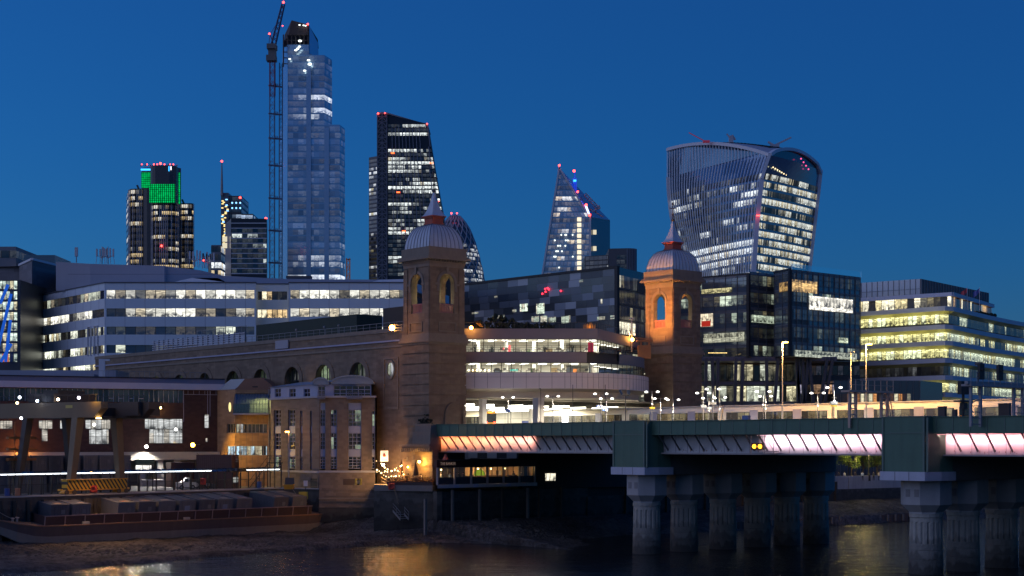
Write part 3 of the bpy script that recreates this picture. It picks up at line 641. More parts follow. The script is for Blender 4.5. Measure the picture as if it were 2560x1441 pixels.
# --- bullet shaped tower
Y = 1000
T = far('bullet_tower', 'bullet shaped dark glass tower with spiral lattice behind the near brick dome', gx(1135, Y), Y)
pf = [(0,712),(18,712)] ; prof_ = [(76,740),(76,712),(72,680),(66,655),(60,630),(53,605),(45,582),(35,560),(24,543),(12,530),(2,526)]
sg = Y/F; prof_m = [(r*sg, gz(py,Y)) for r, py in prof_]
MB().lathe(gx(1135,Y), Y+19, [(76*sg, ZQ)]+prof_m, 40).build('glass_skin', mat('gherkin_glass', (.05,.07,.09), .12, .2, .05, spec=.9), T, smooth=True)
def gr(z): return lerp([(zz, r) for r, zz in prof_m], z)
for i in range(12):
    za = gz(735-i*11,Y); zb = za+1.9
    ring = [[(gx(1135,Y)+(gr(z)+.25)*math.cos(2*math.pi*k/40), Y+19+(gr(z)+.25)*math.sin(2*math.pi*k/40)) for k in range(40)] for z in (za, zb)]
    ring_strip(MB(), ring[0], za, zb, i+.02, i+.98, True, ring[1]).build('window_band', lit('bullet_lit', cw=1.7, thr=.55, st=.65, seed=6, cl=(.15,.8), coolness=.8, mull=.0, wts=(.6,.2,.2), dark=(.03,.04,.05)), T)
sp = MB()
for dr in (1, -1):
    for k in range(18):
        prev = None
        for j in range(26):
            z = gz(735,Y)+(gz(530,Y)-gz(735,Y))*j/25; a = 2*math.pi*k/18+dr*j*.085; r = gr(z)+.35
            p = (gx(1135,Y)+r*math.cos(a), Y+19+r*math.sin(a), z)
            if prev: sp.beam(prev, p, .42)
            prev = p
sp.build('spiral_lattice', mat('lattice_pale', (.45,.5,.55), .4), T)
for px in (1127, 1141): redlight((gx(px,Y), Y+10, gz(528,Y)), 1.1, T)

# --- blade tower
Y = 900
T = far('blade_tower', 'sharp pointed blue glass tower with pale edges and blue lit mast', gx(1430, Y), Y)
P = lambda px, py, dy=0: (gx(px,Y+dy), Y+dy, gz(py,Y+dy))
front = [P(1284,1138), P(1398,420), P(1475,543), P(1476,1138)]
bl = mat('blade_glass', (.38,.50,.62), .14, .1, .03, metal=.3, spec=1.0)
mb = MB(); back = [P(1340,1136,30), P(1412,428,6), P(1524,551,30), P(1524,1136,30)]
mb.face([P(1284,1138), P(1476,1138), P(1475,543), P(1398,420)]); mb.face([P(1476,1138), P(1524,1136,30), P(1524,551,30), P(1475,543)])
mb.face([P(1398,420), P(1475,543), P(1524,551,30), P(1420,520,30)]); mb.face([P(1284,1138), P(1398,420), P(1420,520,30), P(1340,1136,30)])
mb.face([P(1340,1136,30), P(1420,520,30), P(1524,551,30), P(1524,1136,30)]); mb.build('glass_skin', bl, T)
lb = lit('blade_lit', cw=2.2, thr=.60, soft=4.0, dim=.10, cl=(.12,1.6), warm=(1,.80,.52), cool=(1,.95,.85), coolness=.4, st=1.15, dark=(.36,.48,.60), rough=.12, metal=.3, seed=9, mull=.08, mcol=(.05,.07,.1), wts=(.6,.25,.15), det=(.3,1.5))
el = lambda py: 1398+(1349-1398)*(py-420)/310.0
er = lambda py: 1398+(1475-1398)*(py-420)/123.0 if py < 543 else 1475.5
for k in range(21):
    py = 447+k*13.6; a, b = py, py-9.5
    if py > 725: break
    u = (er(a)-el(a))*Y/F
    MB().face([P(el(a)+3,a,-.2), P(er(a)-3,a,-.2), P(er(b)-3,b,-.2), P(el(b)+3,b,-.2)], [(0,k+.02),(u,k+.02),(u,k+.98),(0,k+.98)]).build('window_band', lb, T)
for k in range(10):
    py = 549+k*13.65; MB().box(gx(1443,Y), gx(1453,Y), Y-.7, Y-.35, gz(py+5,Y), gz(py-4.5,Y)).build('lift_lobby_window', glow('lobby_warm', (1,.84,.6), 1.3), T)
for k in range(18):
    px, py = R.uniform(1385,1432), 588+13.6*R.randrange(7); MB().ball((gx(px,Y), Y-.5, gz(py,Y)), .45, 6, 4).build('ceiling_light', glow('pin_white', (.95,1,.9), 2.0), T)
eg = MB().beam(P(1284,1138,-.8), P(1398,418,-.8), .9).beam(P(1398,420,-.8), P(1475,543,-.8), .9).beam(P(1475.5,543,-.8), P(1476,1138,-.8), .9).beam(P(1475,543,-.8), P(1524,551,29), .5)
eg.build('edge_trim', mat('edge_pale', (.55,.6,.66), .4), T)
for py in (579, 620): MB().box(gx(1479,Y), gx(1492,Y), Y-.4+4, Y+.4+4.5, gz(py+5,Y), gz(py-6,Y)).build('window', glow('window_pale', (1,.9,.65), .8), T)
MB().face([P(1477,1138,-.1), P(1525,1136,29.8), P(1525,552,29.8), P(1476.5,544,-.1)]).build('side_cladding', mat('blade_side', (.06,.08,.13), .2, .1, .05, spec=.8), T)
am = MB().tube(P(1437,520,4), P(1437,430,4), .8, .3)
lattice(am, P(1437,505,4), P(1437,446,4), 2.0, 2.4, .35); am.build('mast', mat('mast_blue', (.06,.1,.35), .5, emit=(.02,.08,1), est=.5), T)
MB().box(gx(1434,Y), gx(1441,Y), Y+2, Y+5, gz(452,Y), gz(448,Y)).build('mast_light', glow('cyan_led', (.05,.45,1), 2.2), T)
bm_ = MB()
for k in range(20):
    w = k/19.0; px, py = 1412+(1474-1412)*w, 452+(536-452)*w
    bm_.box(gx(px-1.2,Y), gx(px+1.2,Y), Y+2, Y+3, gz(py+2,Y), gz(py-4-4*R.random(),Y))
bm_.build('scaffold_lights', glow('deep_blue', (.03,.09,1), 1.5), T)
MB().beam(P(1464,513,-.9), P(1472,535,-.9), 1.0).build('light_strip', glow('white_blue', (.55,.65,1), 3.0), T)
cr_ = MB(); lattice(cr_, P(1462,486,8), P(1496,522,8), 1.6, 2.2, .3); cr_.beam(P(1466,517,8), P(1508,543,8), .8).beam(P(1493,520,8), P(1500,518,8), 2.0).beam(P(1490,532,8), P(1488,520,8), .8)
cr_.build('roof_crane', mat('roof_crane_grey', (.3,.3,.34), .5), T)
for px, py in ((1398,415),(1435,429),(1444,481),(1465,514),(1474,539)): redlight((gx(px,Y), Y-1.5, gz(py,Y)), 1.4, T)

# --- top heavy curved tower
Y = 800
T = far('curved_tower', 'top heavy curved tower with pale vertical fins and an arched roof', gx(1880, Y), Y)
YL, YC, YR = 857.0, 790.0, 834.0
tl = [(377,1674),(415,1669),(478,1671.5),(539,1678),(573,1685),(620,1697),(690,1712),(720,1718)]
tc = [(388,1925),(410,1917),(446,1906),(549,1894),(684,1885),(730,1883)]
tr = [(420,2052.5),(473,2047),(573,2035),(673,2023.6),(730,2018)]
zT = gz(388, YC); NL = 50; z0 = ZQ
def corner(z):
    l = lerp(tl, HZ-(z-CZ)*F/YL); c = lerp(tc, HZ-(z-CZ)*F/YC); r = lerp(tr, HZ-(z-CZ)*F/YR)
    return pt(l, YL), pt(c, YC), pt(r, YR)
def bow(p, q, n, amt):
    f = Fr(p, q); return [f(f.L*k/n, -amt*4*(k/n)*(1-k/n), 0)[:2] for k in range(n+1)]
def plan(z):
    L, C_, R_ = corner(z); B = (L[0]+R_[0]-C_[0], L[1]+R_[1]-C_[1])
    return bow(L, C_, 16, 2.2)+bow(C_, R_, 12, 1.2)[1:]+[B]
zs = [z0+(zT-z0)*k/NL for k in range(NL+1)]
MB().loft([[(x,y,z) for x,y in plan(z)] for z in zs]).build('wall', mat('curved_glass', (.16,.25,.36), .12, .15, .03, spec=1.0, metal=.6), T)
litL = lit('curved_lit_a', cw=1.5, thr=.47, cl=(.06,1.3), warm=(1,.9,.68), cool=(.92,.98,1), coolness=.65, st=.95, dark=(.06,.09,.13), metal=.4, seed=31, mull=.0, det=(.55,2.5), contrast=1.5, wts=(.5,.15,.35))
litR = lit('curved_lit_b', cw=1.0, thr=.44, cl=(.07,1.2), warm=(1,.88,.58), cool=(.97,1,.9), coolness=.55, st=.95, dark=(.012,.016,.022), seed=36, mull=.28, mcol=(.015,.017,.02), det=(.5,2.5), contrast=1.3, wts=(.5,.15,.35))
nf = 25; hf = 4.05
for i in range(nf):
    za = zT-8.5-hf*(i+1)+.9; zb = za+2.75
    pa, pb = offset(plan(za), .15), offset(plan(zb), .15)
    ring_strip(MB(), pa[:17], za, zb, i+.02, i+.98, False, pb[:17]).build('window_band', litL, T)
    ring_strip(MB(), pa[16:29], za, zb, i+.02, i+.98, False, pb[16:29]).build('window_band', litR, T)
nfin = 34; FIN = []
for k in range(nfin+1):
    fins = MB(); FIN.append(fins); prev = None
    for z in zs[::2]:
        pl = plan(z); w = k/nfin*16; i = min(15, int(w)); fx = w-i
        x, y = pl[i][0]+(pl[i+1][0]-pl[i][0])*fx, pl[i][1]+(pl[i+1][1]-pl[i][1])*fx; p = (x-.5, y-.5, z)
        if prev: fins.beam(prev, p, .46, .2)
        prev = p
for idx, wd in ((0,1.6),(16,2.2),(28,2.2)):
    em = MB(); prev = None
    for z in zs:
        p = (plan(z)[idx][0]-.3, plan(z)[idx][1]-.8, z)
        if prev: em.beam(prev, p, wd, 1.4)
        prev = p
    em.build('corner_frame', mat('frame_white', (.58,.6,.66), .45, .08, .1), T)
# vaulted roof: arches from the front edge to the back edge, highest in the middle
pl = plan(zT); Lp, Cp, Rp = corner(zT); Bp = pl[-1]; rings = []
for k in range(17):
    w = k/16; x0, y0 = Lp[0]+(Cp[0]-Lp[0])*w, Lp[1]+(Cp[1]-Lp[1])*w; x1, y1 = Bp[0]+(Rp[0]-Bp[0])*w, Bp[1]+(Rp[1]-Bp[1])*w
    px0, py0 = pl[k]; ze = zT+14.8*(1-w**2.2); hgt = 6.0; row = []
    for j in range(13):
        t = j/12; bx, by = px0+(x1-px0)*t, py0+(y1-py0)*t
        row.append((bx, by, zT-(2 if j == 12 else 0)+(ze-zT)*(1-t)*1.0+ hgt*math.sin(math.pi*min(1, t*1.0))**.7*(1 if 0 < j < 12 else 0)))
    rings.append(row)
MB().loft(rings, closed=False).build('vaulted_roof', mat('roof_grey', (.33,.35,.4), .45, .12, .1), T, smooth=True)
MB().face([rings[-1][j] for j in range(13)]).build('arch_glazing', mat('arch_glass', (.04,.045,.06), .15, .2, .1, spec=.9), T)
MB().face([r_[0] for r_ in rings]+[(p_[0],p_[1],zT) for p_ in pl[16::-1]]).build('front_glazing', mat('curved_glass', (.07,.09,.12)), T)
for k in range(nfin+1):
    fx2 = FIN[k]; w = k/nfin*16; i = min(15, int(w)); g = w-i
    a = [rings[i][0][c]+(rings[i+1][0][c]-rings[i][0][c])*g for c in range(3)]
    if a[2] > zT+.3: fx2.beam((a[0]-.5, a[1]-.5, zT-.2), (a[0]-.5, a[1]-.5, a[2]), .46, .2)
    fx2.build('fin', mat('fin_white', (.78,.84,.92), .45, .08, .1), T)
ar = MB()
for a, b in zip(rings[-1], rings[-1][1:]): ar.beam((a[0]-.3,a[1]-.8,a[2]), (b[0]-.3,b[1]-.8,b[2]), 2.4, 1.6)
for r1, r2 in zip(rings, rings[1:]): ar.beam((r1[0][0]-.4,r1[0][1]-.6,r1[0][2]), (r2[0][0]-.4,r2[0][1]-.6,r2[0][2]), 1.6, 1.6)
ar.build('roof_frame', mat('frame_white', (.58,.6,.66)), T)
lv = MB()
for k in range(6, 15):
    for g in (.1, .6):
        r1 = [[rings[k][j][c]+(rings[k+1][j][c]-rings[k][j][c])*g for c in range(3)] for j in range(2,7)]
        for a, b in zip(r1, r1[1:]): lv.beam((a[0],a[1],a[2]+.25), (b[0],b[1],b[2]+.25), .9, .5)
lv.build('roof_louvres', black, T)
for px, py, w, mt in ((1894,549,4,None),(2035,573,4,None)): MB().box(gx(px-4,788), gx(px+4,788), 786 if px < 2000 else 829, 787 if px < 2000 else 830, gz(py+1,Y), gz(py-1,Y)).build('warning_light', glow('aviation_red', (1,.05,.04), 14.0), T)
for k in range(15): MB().ball((gx(1920+k*7,808), 792+k*2.1, gz(430+k*1.4,805)), .35, 6, 4).build('bar_light', glow('bar_warm', (1,.75,.4), 2.5), T)
for k in range(4): MB().ball((gx(2000+k*8,815), 812+k*2, gz(400+k*7,815)), .4, 6, 4).build('bar_light', glow('pink_dot', (1,.1,.3), 2.0), T)
bmu = mat('cradle_grey', (.4,.4,.45), .5)
MB().beam((gx(1722,820),820,gz(332,820)), (gx(1763,820),820,gz(354,820)), .4).box(gx(1758,820), gx(1774,820), 819, 822, gz(356,820), gz(352,820)).build('maintenance_crane', mat('cradle_red', (.4,.06,.10), .5, emit=(1,.08,.12), est=.10), T)
MB().box(gx(1823,825), gx(1833,825), 824, 827, gz(357,825), gz(340,825)).beam((gx(1817,825),825,gz(335,825)), (gx(1826,825),825,gz(347,825)), .7).beam((gx(1830,825),825,gz(338,825)), (gx(1838,825),825,gz(350,825)), .9).build('maintenance_crane', bmu, T)
MB().beam((gx(1920,812),812,gz(355,812)), (gx(1938,812),812,gz(366,812)), .9).beam((gx(1938,812),812,gz(363,812)), (gx(1978,812),812,gz(344,812)), .8).box(gx(1926,812), gx(1948,812), 811, 814, gz(368,812), gz(362,812)).build('maintenance_crane', bmu, T)

# --- dark ribbed block in front of the blade tower
Y = 520
T = thing('office_block', 'low dark office block with ribbed round corner below the pointed blue tower', 'building', (gx(1530,Y), Y, ZQ))
p1 = [(gx(1464,Y),Y+6),(gx(1522,Y),Y+2),(gx(1522,Y),Y+30),(gx(1464,Y),Y+30)]
p2 = [(gx(1522,Y),Y+1)]+[(gx(1568,Y)+13*(gx(1593,Y)-gx(1568,Y))/13*math.sin(a), Y+3-3*math.cos(a)) for a in (0,.4,.8,1.2,1.57)]+[(gx(1593,Y),Y+30),(gx(1522,Y),Y+30)]
MB().prism(p1, ZQ, gz(636,Y)).build('wall', mat('slate_glass', (.028,.034,.045)), T); MB().prism(p2, ZQ, gz(621,Y)).build('wall', mat('dark_cladding2', (.06,.065,.08), .4, .2, .1), T)
lk = lit('block_lit_k', cw=1.5, thr=.66, st=.8, seed=12, cl=(.15,.9), coolness=.8, dark=(.02,.028,.04), det=(.8,2.5), contrast=1.6)
for k in range(4):
    za = gz(683-k*12,Y); MB().face([(gx(1465,Y),Y+5.8,za),(gx(1521,Y),Y+1.9,za),(gx(1521,Y),Y+1.9,za+1.2),(gx(1465,Y),Y+5.8,za+1.2)], [(0,k+.02),(8,k+.02),(8,k+.98),(0,k+.98)]).build('window_band', lk, T)
    MB().face([(gx(1542,Y),Y+.5,za),(gx(1566,Y),Y,za),(gx(1566,Y),Y,za+1.2),(gx(1542,Y),Y+.5,za+1.2)], [(20,k+.02),(23,k+.02),(23,k+.98),(20,k+.98)]).build('window_band', lk, T)
rb = MB()
for k in range(9):
    a = 1.57*k/8; x, y = gx(1568,Y)+(gx(1593,Y)-gx(1568,Y))*math.sin(a), Y+3-3.2*math.cos(a); rb.box(x-.12, x+.12, y-.2, y+.2, gz(690,Y), gz(621,Y))
rb.build('vertical_ribs', mat('rib_grey', (.2,.21,.25), .5), T)
# ---------------------------------------------------------------- middle distance buildings
bandA = lit('banded_lit_a', cw=2.1, thr=.34, soft=4.0, cl=(.22,1.5), warm=(1,.86,.60), cool=(1,.97,.84), coolness=.6, st=1.25, seed=41, mull=.07, det=(.55,2.2), contrast=1.6, wts=(.6,.2,.2), dark=(.05,.065,.10), ceil=.5, var=.6)
bandB = lit('banded_lit_b', cw=2.1, thr=.62, soft=5.0, dim=.08, cl=(.3,1.5), warm=(1,.86,.60), cool=(.9,.95,.75), st=1.0, seed=43, mull=.07, det=(.6,2.2), contrast=1.6, wts=(.6,.25,.15), dark=(.05,.065,.10))
bandW = lit('banded_lit_warm', cw=1.1, thr=.40, cl=(.4,1.5), warm=(1,.70,.34), cool=(1,.88,.6), coolness=.4, st=1.1, seed=47, mull=.14, det=(.8,2.2), contrast=1.6, dark=(.04,.04,.05), ceil=.5)
bandC = lit('banded_lit_c', cw=1.35, thr=.36, soft=4.0, cl=(.25,1.4), warm=(1,.85,.5), cool=(.95,.98,.8), coolness=.6, st=1.2, seed=49, mull=.1, det=(.7,2.2), contrast=1.6, wts=(.55,.3,.15), dark=(.04,.05,.07), ceil=.6)
bpanel = mat('banded_white_panel', (.58,.64,.70), .55, .08, .15, streak=.3)
LB = thing('banded_office', 'long pale office block with rows of ribbon windows behind the brick station wall', 'building', (gx(450,335), 335, ZQ))
f0 = frp(97,364,262,335); f1 = frp(262,335,640,335); f2 = frp(640,338,722,338); f3 = frp(722,335,1012,335)
rows = [(725.7,746.8), (771.5,792), (817,837), (863,883), (909,929), (955,972), (1000,1018)]
zr = [(gz(b,335), gz(a,335)) for a, b in rows]; zt = gz(708,335)
wm = MB()
for f, dep in ((f0,0),(f1,0),(f2,0),(f3,0)):
    wm.f = f; holes(f, wm, 0, f.L, ZQ, zt, [(.35, f.L-.35, a, b) for a, b in zr], .35)
b0 = [f0(0,0,0)[:2], f0(f0.L,0,0)[:2], f1(f1.L,0,0)[:2], f2(0,0,0)[:2], f2(f2.L,0,0)[:2], f3(0,0,0)[:2], f3(f3.L,0,0)[:2], f3(f3.L,45,0)[:2], f0(0,30,0)[:2]]
wm.f = I3; wm.face([(x,y,zt) for x,y in b0])
wm.build('wall', bpanel, LB)
pj = MB()
for f in (f0, f1, f3):
    for k in range(int(f.L/4.2)+1):
        u = min(f.L-.1, k*4.2)
        pj.f = f
        for a, b in zip([ZQ]+[z[1] for z in zr[::-1]], [z[0] for z in zr[::-1]]+[zt]): pj.box(u, u+.05, -.02, .0, a, b)
pj.build('panel_joints', mat('joint_grey', (.2,.2,.25), .7), LB)
for i, (a, b) in enumerate(zr):
    for f, ms in ((f0, (bandB,bandA,bandC,bandC,bandC,bandC,bandC)), (f1, (bandA,bandA,bandB,bandB,bandB,bandB,bandB)), (f2, (bandW,)*7), (f3, (bandA,)*7)):
        pane(f, .35, f.L-.35, a, b, .3, ms[i], LB, i+(40 if f is f3 else 20 if f is f0 else 0), 'window_band')
cp = MB()
for f in (f0, f1, f2, f3): cp.f = f; cp.box(-.05, f.L+.05, -.18, .5, zt, zt+.22)
cp.build('roof_coping', mat('coping_dark', (.08,.085,.1), .6), LB)
prj = None                                    # projecting bays near the corner of the side wall
for u0, w in ((f0.u(238), 1.6), (f0.u(222), 1.4)):
    MB(f0).box(u0-.12, u0+.0, -.35, -.001, zr[3][0]-.3, zr[2][1]+.3).box(u0-.1, u0+w+.1, -.36, -.002, zr[2][1]+.3, zr[2][1]+.42).box(u0+w, u0+w+.12, -.35, -.001, zr[3][0]-.3, zr[2][1]+.3).build('bay_trim', white_p, LB)
# rooftop storeys
roofp = mat('rooftop_panel', (.30,.31,.37), .6, .1, .1, streak=.3)
def roofblock(pts, z0, name, m=roofp):
    """pts: (px, Y, py of the top) along the front, extruded back"""
    fr_ = [(gx(px,Y), Y, gz(py,Y)) for px, Y, py in pts]
    mb = MB()
    for p, q in zip(fr_, fr_[1:]): mb.face([(p[0],p[1],z0),(q[0],q[1],z0),q,p])
    mb.face(fr_+[(fr_[-1][0]+8, fr_[-1][1]+40, fr_[-1][2]), (fr_[0][0]-8, fr_[0][1]+40, fr_[0][2])])
    mb.face([(fr_[-1][0],fr_[-1][1],z0),(fr_[-1][0]+8,fr_[-1][1]+40,z0),(fr_[-1][0]+8,fr_[-1][1]+40,fr_[-1][2]),fr_[-1]])
    return mb.build(name, m, LB)
roofblock([(140,352,655),(225,350,660),(411,349,665)], zt, 'rooftop_plant_room')
roofblock([(411,350,666),(500,352,676),(560,354,690),(720,356,698),(860,356,700),(1012,356,700)], zt, 'rooftop_plant_room')
roofblock([(433,340,706),(480,340,695),(545,340,695.5),(565,340,706)], zt, 'rooflight', white_p)
roofblock([(930,345,705),(950,345,700),(1012,345,698)], zt, 'rooflight', white_p)
MB().box(gx(715,343), gx(778,343), 343, 345, gz(696,343), gz(690,343)).build('roof_vents', steel_dk, LB)
rl = MB()
for k in range(12): rl.beam((gx(170+k*40,346),346,zt+3.0), (gx(210+k*40,346),346,zt+3.0), .06)
rl.build('roof_rail', steel_dk, LB)
# the blank stair tower at its left end, and the glazed end beyond
ST_ = thing('stair_tower', 'tall blank grey masonry tower left of the pale ribbon windowed block', 'building', (gx(70,368), 368, ZQ))
fa = frp(48,372,80,360); fb = frp(80,360,140,372); zt2 = gz(651,360)
MB().prism([fa(0,0,0)[:2], fa(fa.L,0,0)[:2], fb(fb.L,0,0)[:2], (fb(fb.L,25,0)[0], fb(fb.L,25,0)[1]), (fa(0,25,0)[0], fa(0,25,0)[1])], ZQ, zt2).build('wall', mat('stair_masonry', (.17,.165,.18), .8, .15, .2, course=.9, streak=.2), ST_)
MB(fa).box(-.1, fa.L+.1, -.2, .4, zt2, zt2+.5).build('parapet', white_p, ST_)
MB(fb).box(-.1, fb.L+.1, -.2, .4, zt2, zt2+.5).build('parapet', white_p, ST_)
for pp in ((691, 740),): MB(fa).box(.2, fa.L-.2, -.12, -.02, fa.z(60,742), fa.z(60,738)).build('string_course', white_p, ST_)
GL = thing('glass_office', 'glass fronted office with blue lit tubes at the far left edge', 'building', (gx(10,345), 345, ZQ))
fg = frp(-60,345,50,345); zg = gz(700,345)
MB().prism([fg(0,.3,0)[:2], fg(fg.L,.3,0)[:2], fg(fg.L,20,0)[:2], fg(0,20,0)[:2]], ZQ, zg).build('wall', dkwall, GL)
gl_ = lit('glass_office_lit', cw=.8, thr=.34, cl=(.3,1), warm=(1,.9,.55), cool=(.8,.95,.8), coolness=.6, st=.85, seed=52, mull=.14, det=(.9,2.5), contrast=1.5, ceil=.8, dark=(.02,.05,.09))
for i in range(8): 
    a = gz(905-i*26,345); pane(fg, .1, fg.L-.6, a, a+1.75, .22, gl_, GL, i, 'window_band')
bt = glow('blue_tube', (.02,.16,.95), .55)
for (a, b, c, d) in ((-10,890,28,735),(14,905,26,800),(0,760,20,712),(2,905,28,860)): MB().tube((gx(a,343.5),343.5,gz(b,343.5)), (gx(c,343.5),343.5,gz(d,343.5)), .34).build('lit_tube', bt, GL)
MB(fg).box(fg.u(20)-1.2, fg.u(20)+.1, -.1, .1, gz(905,345), gz(885,345)).build('lit_screen', glow('orange_screen', (1,.22,.04), .6), GL)
FB = thing('office_block', 'plain grey office top at the far left with one lit window', 'building', (gx(20,420), 420, ZQ))
block(FB, [(gx(-60,420),420),(gx(40,420),420),(gx(40,420),440),(gx(-60,420),440)], ZQ, gz(617,420), 14, greywall, lit('far_left_lit', cw=2.2, thr=.66, st=.9, seed=56, det=(.6,2)), .3, .75, skip=range(0,9))
MB().box(gx(38,419), gx(52,419), 418.6, 419.2, gz(684,419), gz(672,419)).build('window', glow('window_pale', (1,.9,.65), .8), FB)
MB().box(gx(60,415), gx(137,415), 415, 430, gz(660,415), gz(638,415)).build('rooftop_glazing', mat('teal_glass', (.10,.17,.21), .2, .1, .2), FB)
# roof aerials
def aerial(px, py0, py1, Y, label, kind):
    o = thing('phone_mast', label, 'aerial', (gx(px,Y), Y, gz(py1,Y)))
    x, z0, z1 = gx(px,Y), gz(py1,Y), gz(py0,Y)
    MB().tube((x,Y,z0), (x,Y,z1), .12, .08, 6).build('pole', steel_gr, o)
    pn = MB()
    if kind == 1: pn.box(x-.3, x+.3, Y-.3, Y+.3, z1-2.0, z1)
    else:
        for k in (-1.1,-.35,.5,1.2): pn.box(x+k-.16, x+k+.16, Y-.3, Y+.1, z0+1.5+.4*R.random(), z0+3.2+.5*R.random()); pn.beam((x,Y,z0+1.2), (x+k,Y,z0+1.9), .12); pn.beam((x+k*1.2,Y,z0), (x+k,Y,z0+2), .1)
    pn.build('antenna_panel', mat('aerial_white', (.45,.46,.5), .5), o)
aerial(191,619,657,352,'single dark aerial pole on the pale roof left of the mast cluster',1)
for px in (255,270): aerial(px,617,660,352,'%s mast of the roof aerial cluster beside the green topped tower' % ('left' if px == 255 else 'right'),2)
aerial(316,663,706,350,'white panel aerial below the green topped tower',1); aerial(338,672,706,350,'thin grey aerial pole to the right of the white panel aerial',1)
aerial(487,640,668,352,'thin lattice aerial right of the green topped tower',2); aerial(512,640,671,353,'left dark aerial before the sparkling stair shaft',2); aerial(521,638,673,353,'right dark aerial before the sparkling stair shaft',2)
redlight((gx(510,353), 352.5, gz(652,353)), .3, bpy.data.objects['phone_mast.006'])

# --- dark chequered glass building behind the bow fronted office
CK = thing('chequered_office', 'dark glass office with chequered grey and blue panels behind the bow fronted block', 'building', (gx(1350,348), 348, ZQ))
fc = frp(1150,367.5,1545,330); fd = frp(1545,330,1625,344); zc = gz(670.5,330)
m, nt, out = newmat('chequer_panels')
uv = N(nt, 'SeparateXYZ', {0: N(nt, 'UVMap').outputs[0]})
ru = MA(nt, 'FLOOR', MA(nt, 'DIVIDE', uv.outputs[1], 1.52)); of = N(nt, 'TexWhiteNoise', {0: N(nt, 'CombineXYZ', {0: ru, 1: 4.0, 2: 1.0}).outputs[0]}).outputs['Value']
cu = MA(nt, 'FLOOR', MA(nt, 'ADD', MA(nt, 'DIVIDE', uv.outputs[0], 3.3), of))
w = N(nt, 'TexWhiteNoise', {0: N(nt, 'CombineXYZ', {0: cu, 1: ru, 2: 2.2}).outputs[0]}).outputs['Value']
cr = N(nt, 'ValToRGB', {0: w}); cr.color_ramp.interpolation = 'CONSTANT'; e = cr.color_ramp.elements
e[0].position = 0; e[0].color = (.03,.04,.055,1); e[1].position = .4; e[1].color = (.07,.09,.125,1)
for p_, c_ in ((.62,(.16,.19,.24)),(.74,(.30,.33,.38)),(.84,(.028,.04,.055))): x = e.new(p_); x.color = c4(c_)
fu = MA(nt, 'FRACT', MA(nt, 'ADD', MA(nt, 'DIVIDE', uv.outputs[0], 3.3), of)); jm = MA(nt, 'MULTIPLY', MA(nt, 'GREATER_THAN', fu, .02), MA(nt, 'GREATER_THAN', MA(nt, 'FRACT', MA(nt, 'DIVIDE', uv.outputs[1], 1.52)), .05))
cc = N(nt, 'VectorMath', {0: cr.outputs[0], 3: MA(nt, 'MULTIPLY_ADD', jm, .8, .2)}, operation='SCALE').outputs[0]
nt.links.new(N(nt, 'BsdfPrincipled', {'Base Color': cc, 'Roughness': MA(nt, 'MULTIPLY_ADD', w, .3, .12), 'Specular IOR Level': .7}).outputs[0], out.inputs[0]); chq = m
MB(fc).face([(0,0,ZQ),(fc.L,0,ZQ),(fc.L,0,zc),(0,0,zc)], [(0,ZQ),(fc.L,ZQ),(fc.L,zc),(0,zc)]).build('panel_wall', chq, CK)
MB().face([fc(0,0,zc), fc(fc.L,0,zc), fd(fd.L,0,zc), fc(0,30,zc)]).build('roof', dkwall, CK)
MB(fc).box(fc.L-.7, fc.L+.15, -.35, .3, ZQ, zc+.4).build('corner_post', black, CK)
MB(fc).box(0, fc.L-.7, -.25, .3, zc, zc+.5).build('parapet', black, CK)
wl = [(1300,1320,760,779,1.0),(1341,1361,759,785,1.0),(1281,1291,774,781,.5),(1329,1348,791,805,.45),(1352,1368,790,806,.9),(1372,1390,793,806,.45),(1404,1426,790,808,.55),(1493,1513,792,800,.5),(1526,1540,789,798,.45),(1502,1506,748,760,1.1),(1180,1196,781,785,.4),(1236,1244,740,745,.4),(1448,1458,700,706,.25),(1230,1262,789,797,.4)]
for a, b, c, d, s_ in wl:
    pane(fc, fc.u(a), fc.u(b), fc.z((a+b)/2,d), fc.z((a+b)/2,c), -.05, lit('chq_win_%d' % int(s_*100), cw=1.0, thr=-9, st=s_, seed=60, mull=.06, warm=(1,.95,.75), cool=(.85,1,.8), coolness=.5, det=(.9,2.5), contrast=1.4), CK, R.random()*9)
for px, py in ((1365,723),(1371,721),(1374,724),(1366,730),(1404,728),(1358,735)): MB(fc).ball((fc.u(px),-.25,fc.z(px,py)), .22, 6, 4).build('lamp_reflection_dot', glow('red_dot', (1,.03,.06), 4.0), CK)  # glowing balls set on the glass as its red reflections
litD = lit('chq_side', cw=1.4, thr=.60, cl=(.3,1.2), warm=(1,.86,.5), cool=(1,.95,.7), st=1.0, seed=63, mull=.12, det=(.9,2.2), contrast=1.5, dark=(.03,.05,.09), wts=(.55,.3,.15))
MB(fd).face([(0,0,ZQ),(fd.L,0,ZQ),(fd.L,0,zc+.2),(0,0,zc+.2)]).build('glass_wall', mat('blue_dark_glass', (.03,.045,.075), .1, .1, .1, spec=.9), CK)
for i in range(9):
    za = zc-3.9-i*3.2; pane(fd, .3, fd.L-.1, za, za+2.5, -.06, litD, CK, i, 'window_band')
    MB(fd).box(0, fd.L, -.16, -.07, za-.35, za-.2).build('transom', steel_dk, CK)
MB(fd).box(fd.u(1592), fd.u(1614), -.14, -.08, fd.z(1600,733), fd.z(1600,704)).build('window', lit('chq_bright', cw=.9, thr=-9, st=1.3, seed=66, mull=.12, warm=(1,.88,.55), coolness=.1, contrast=1.4), CK)

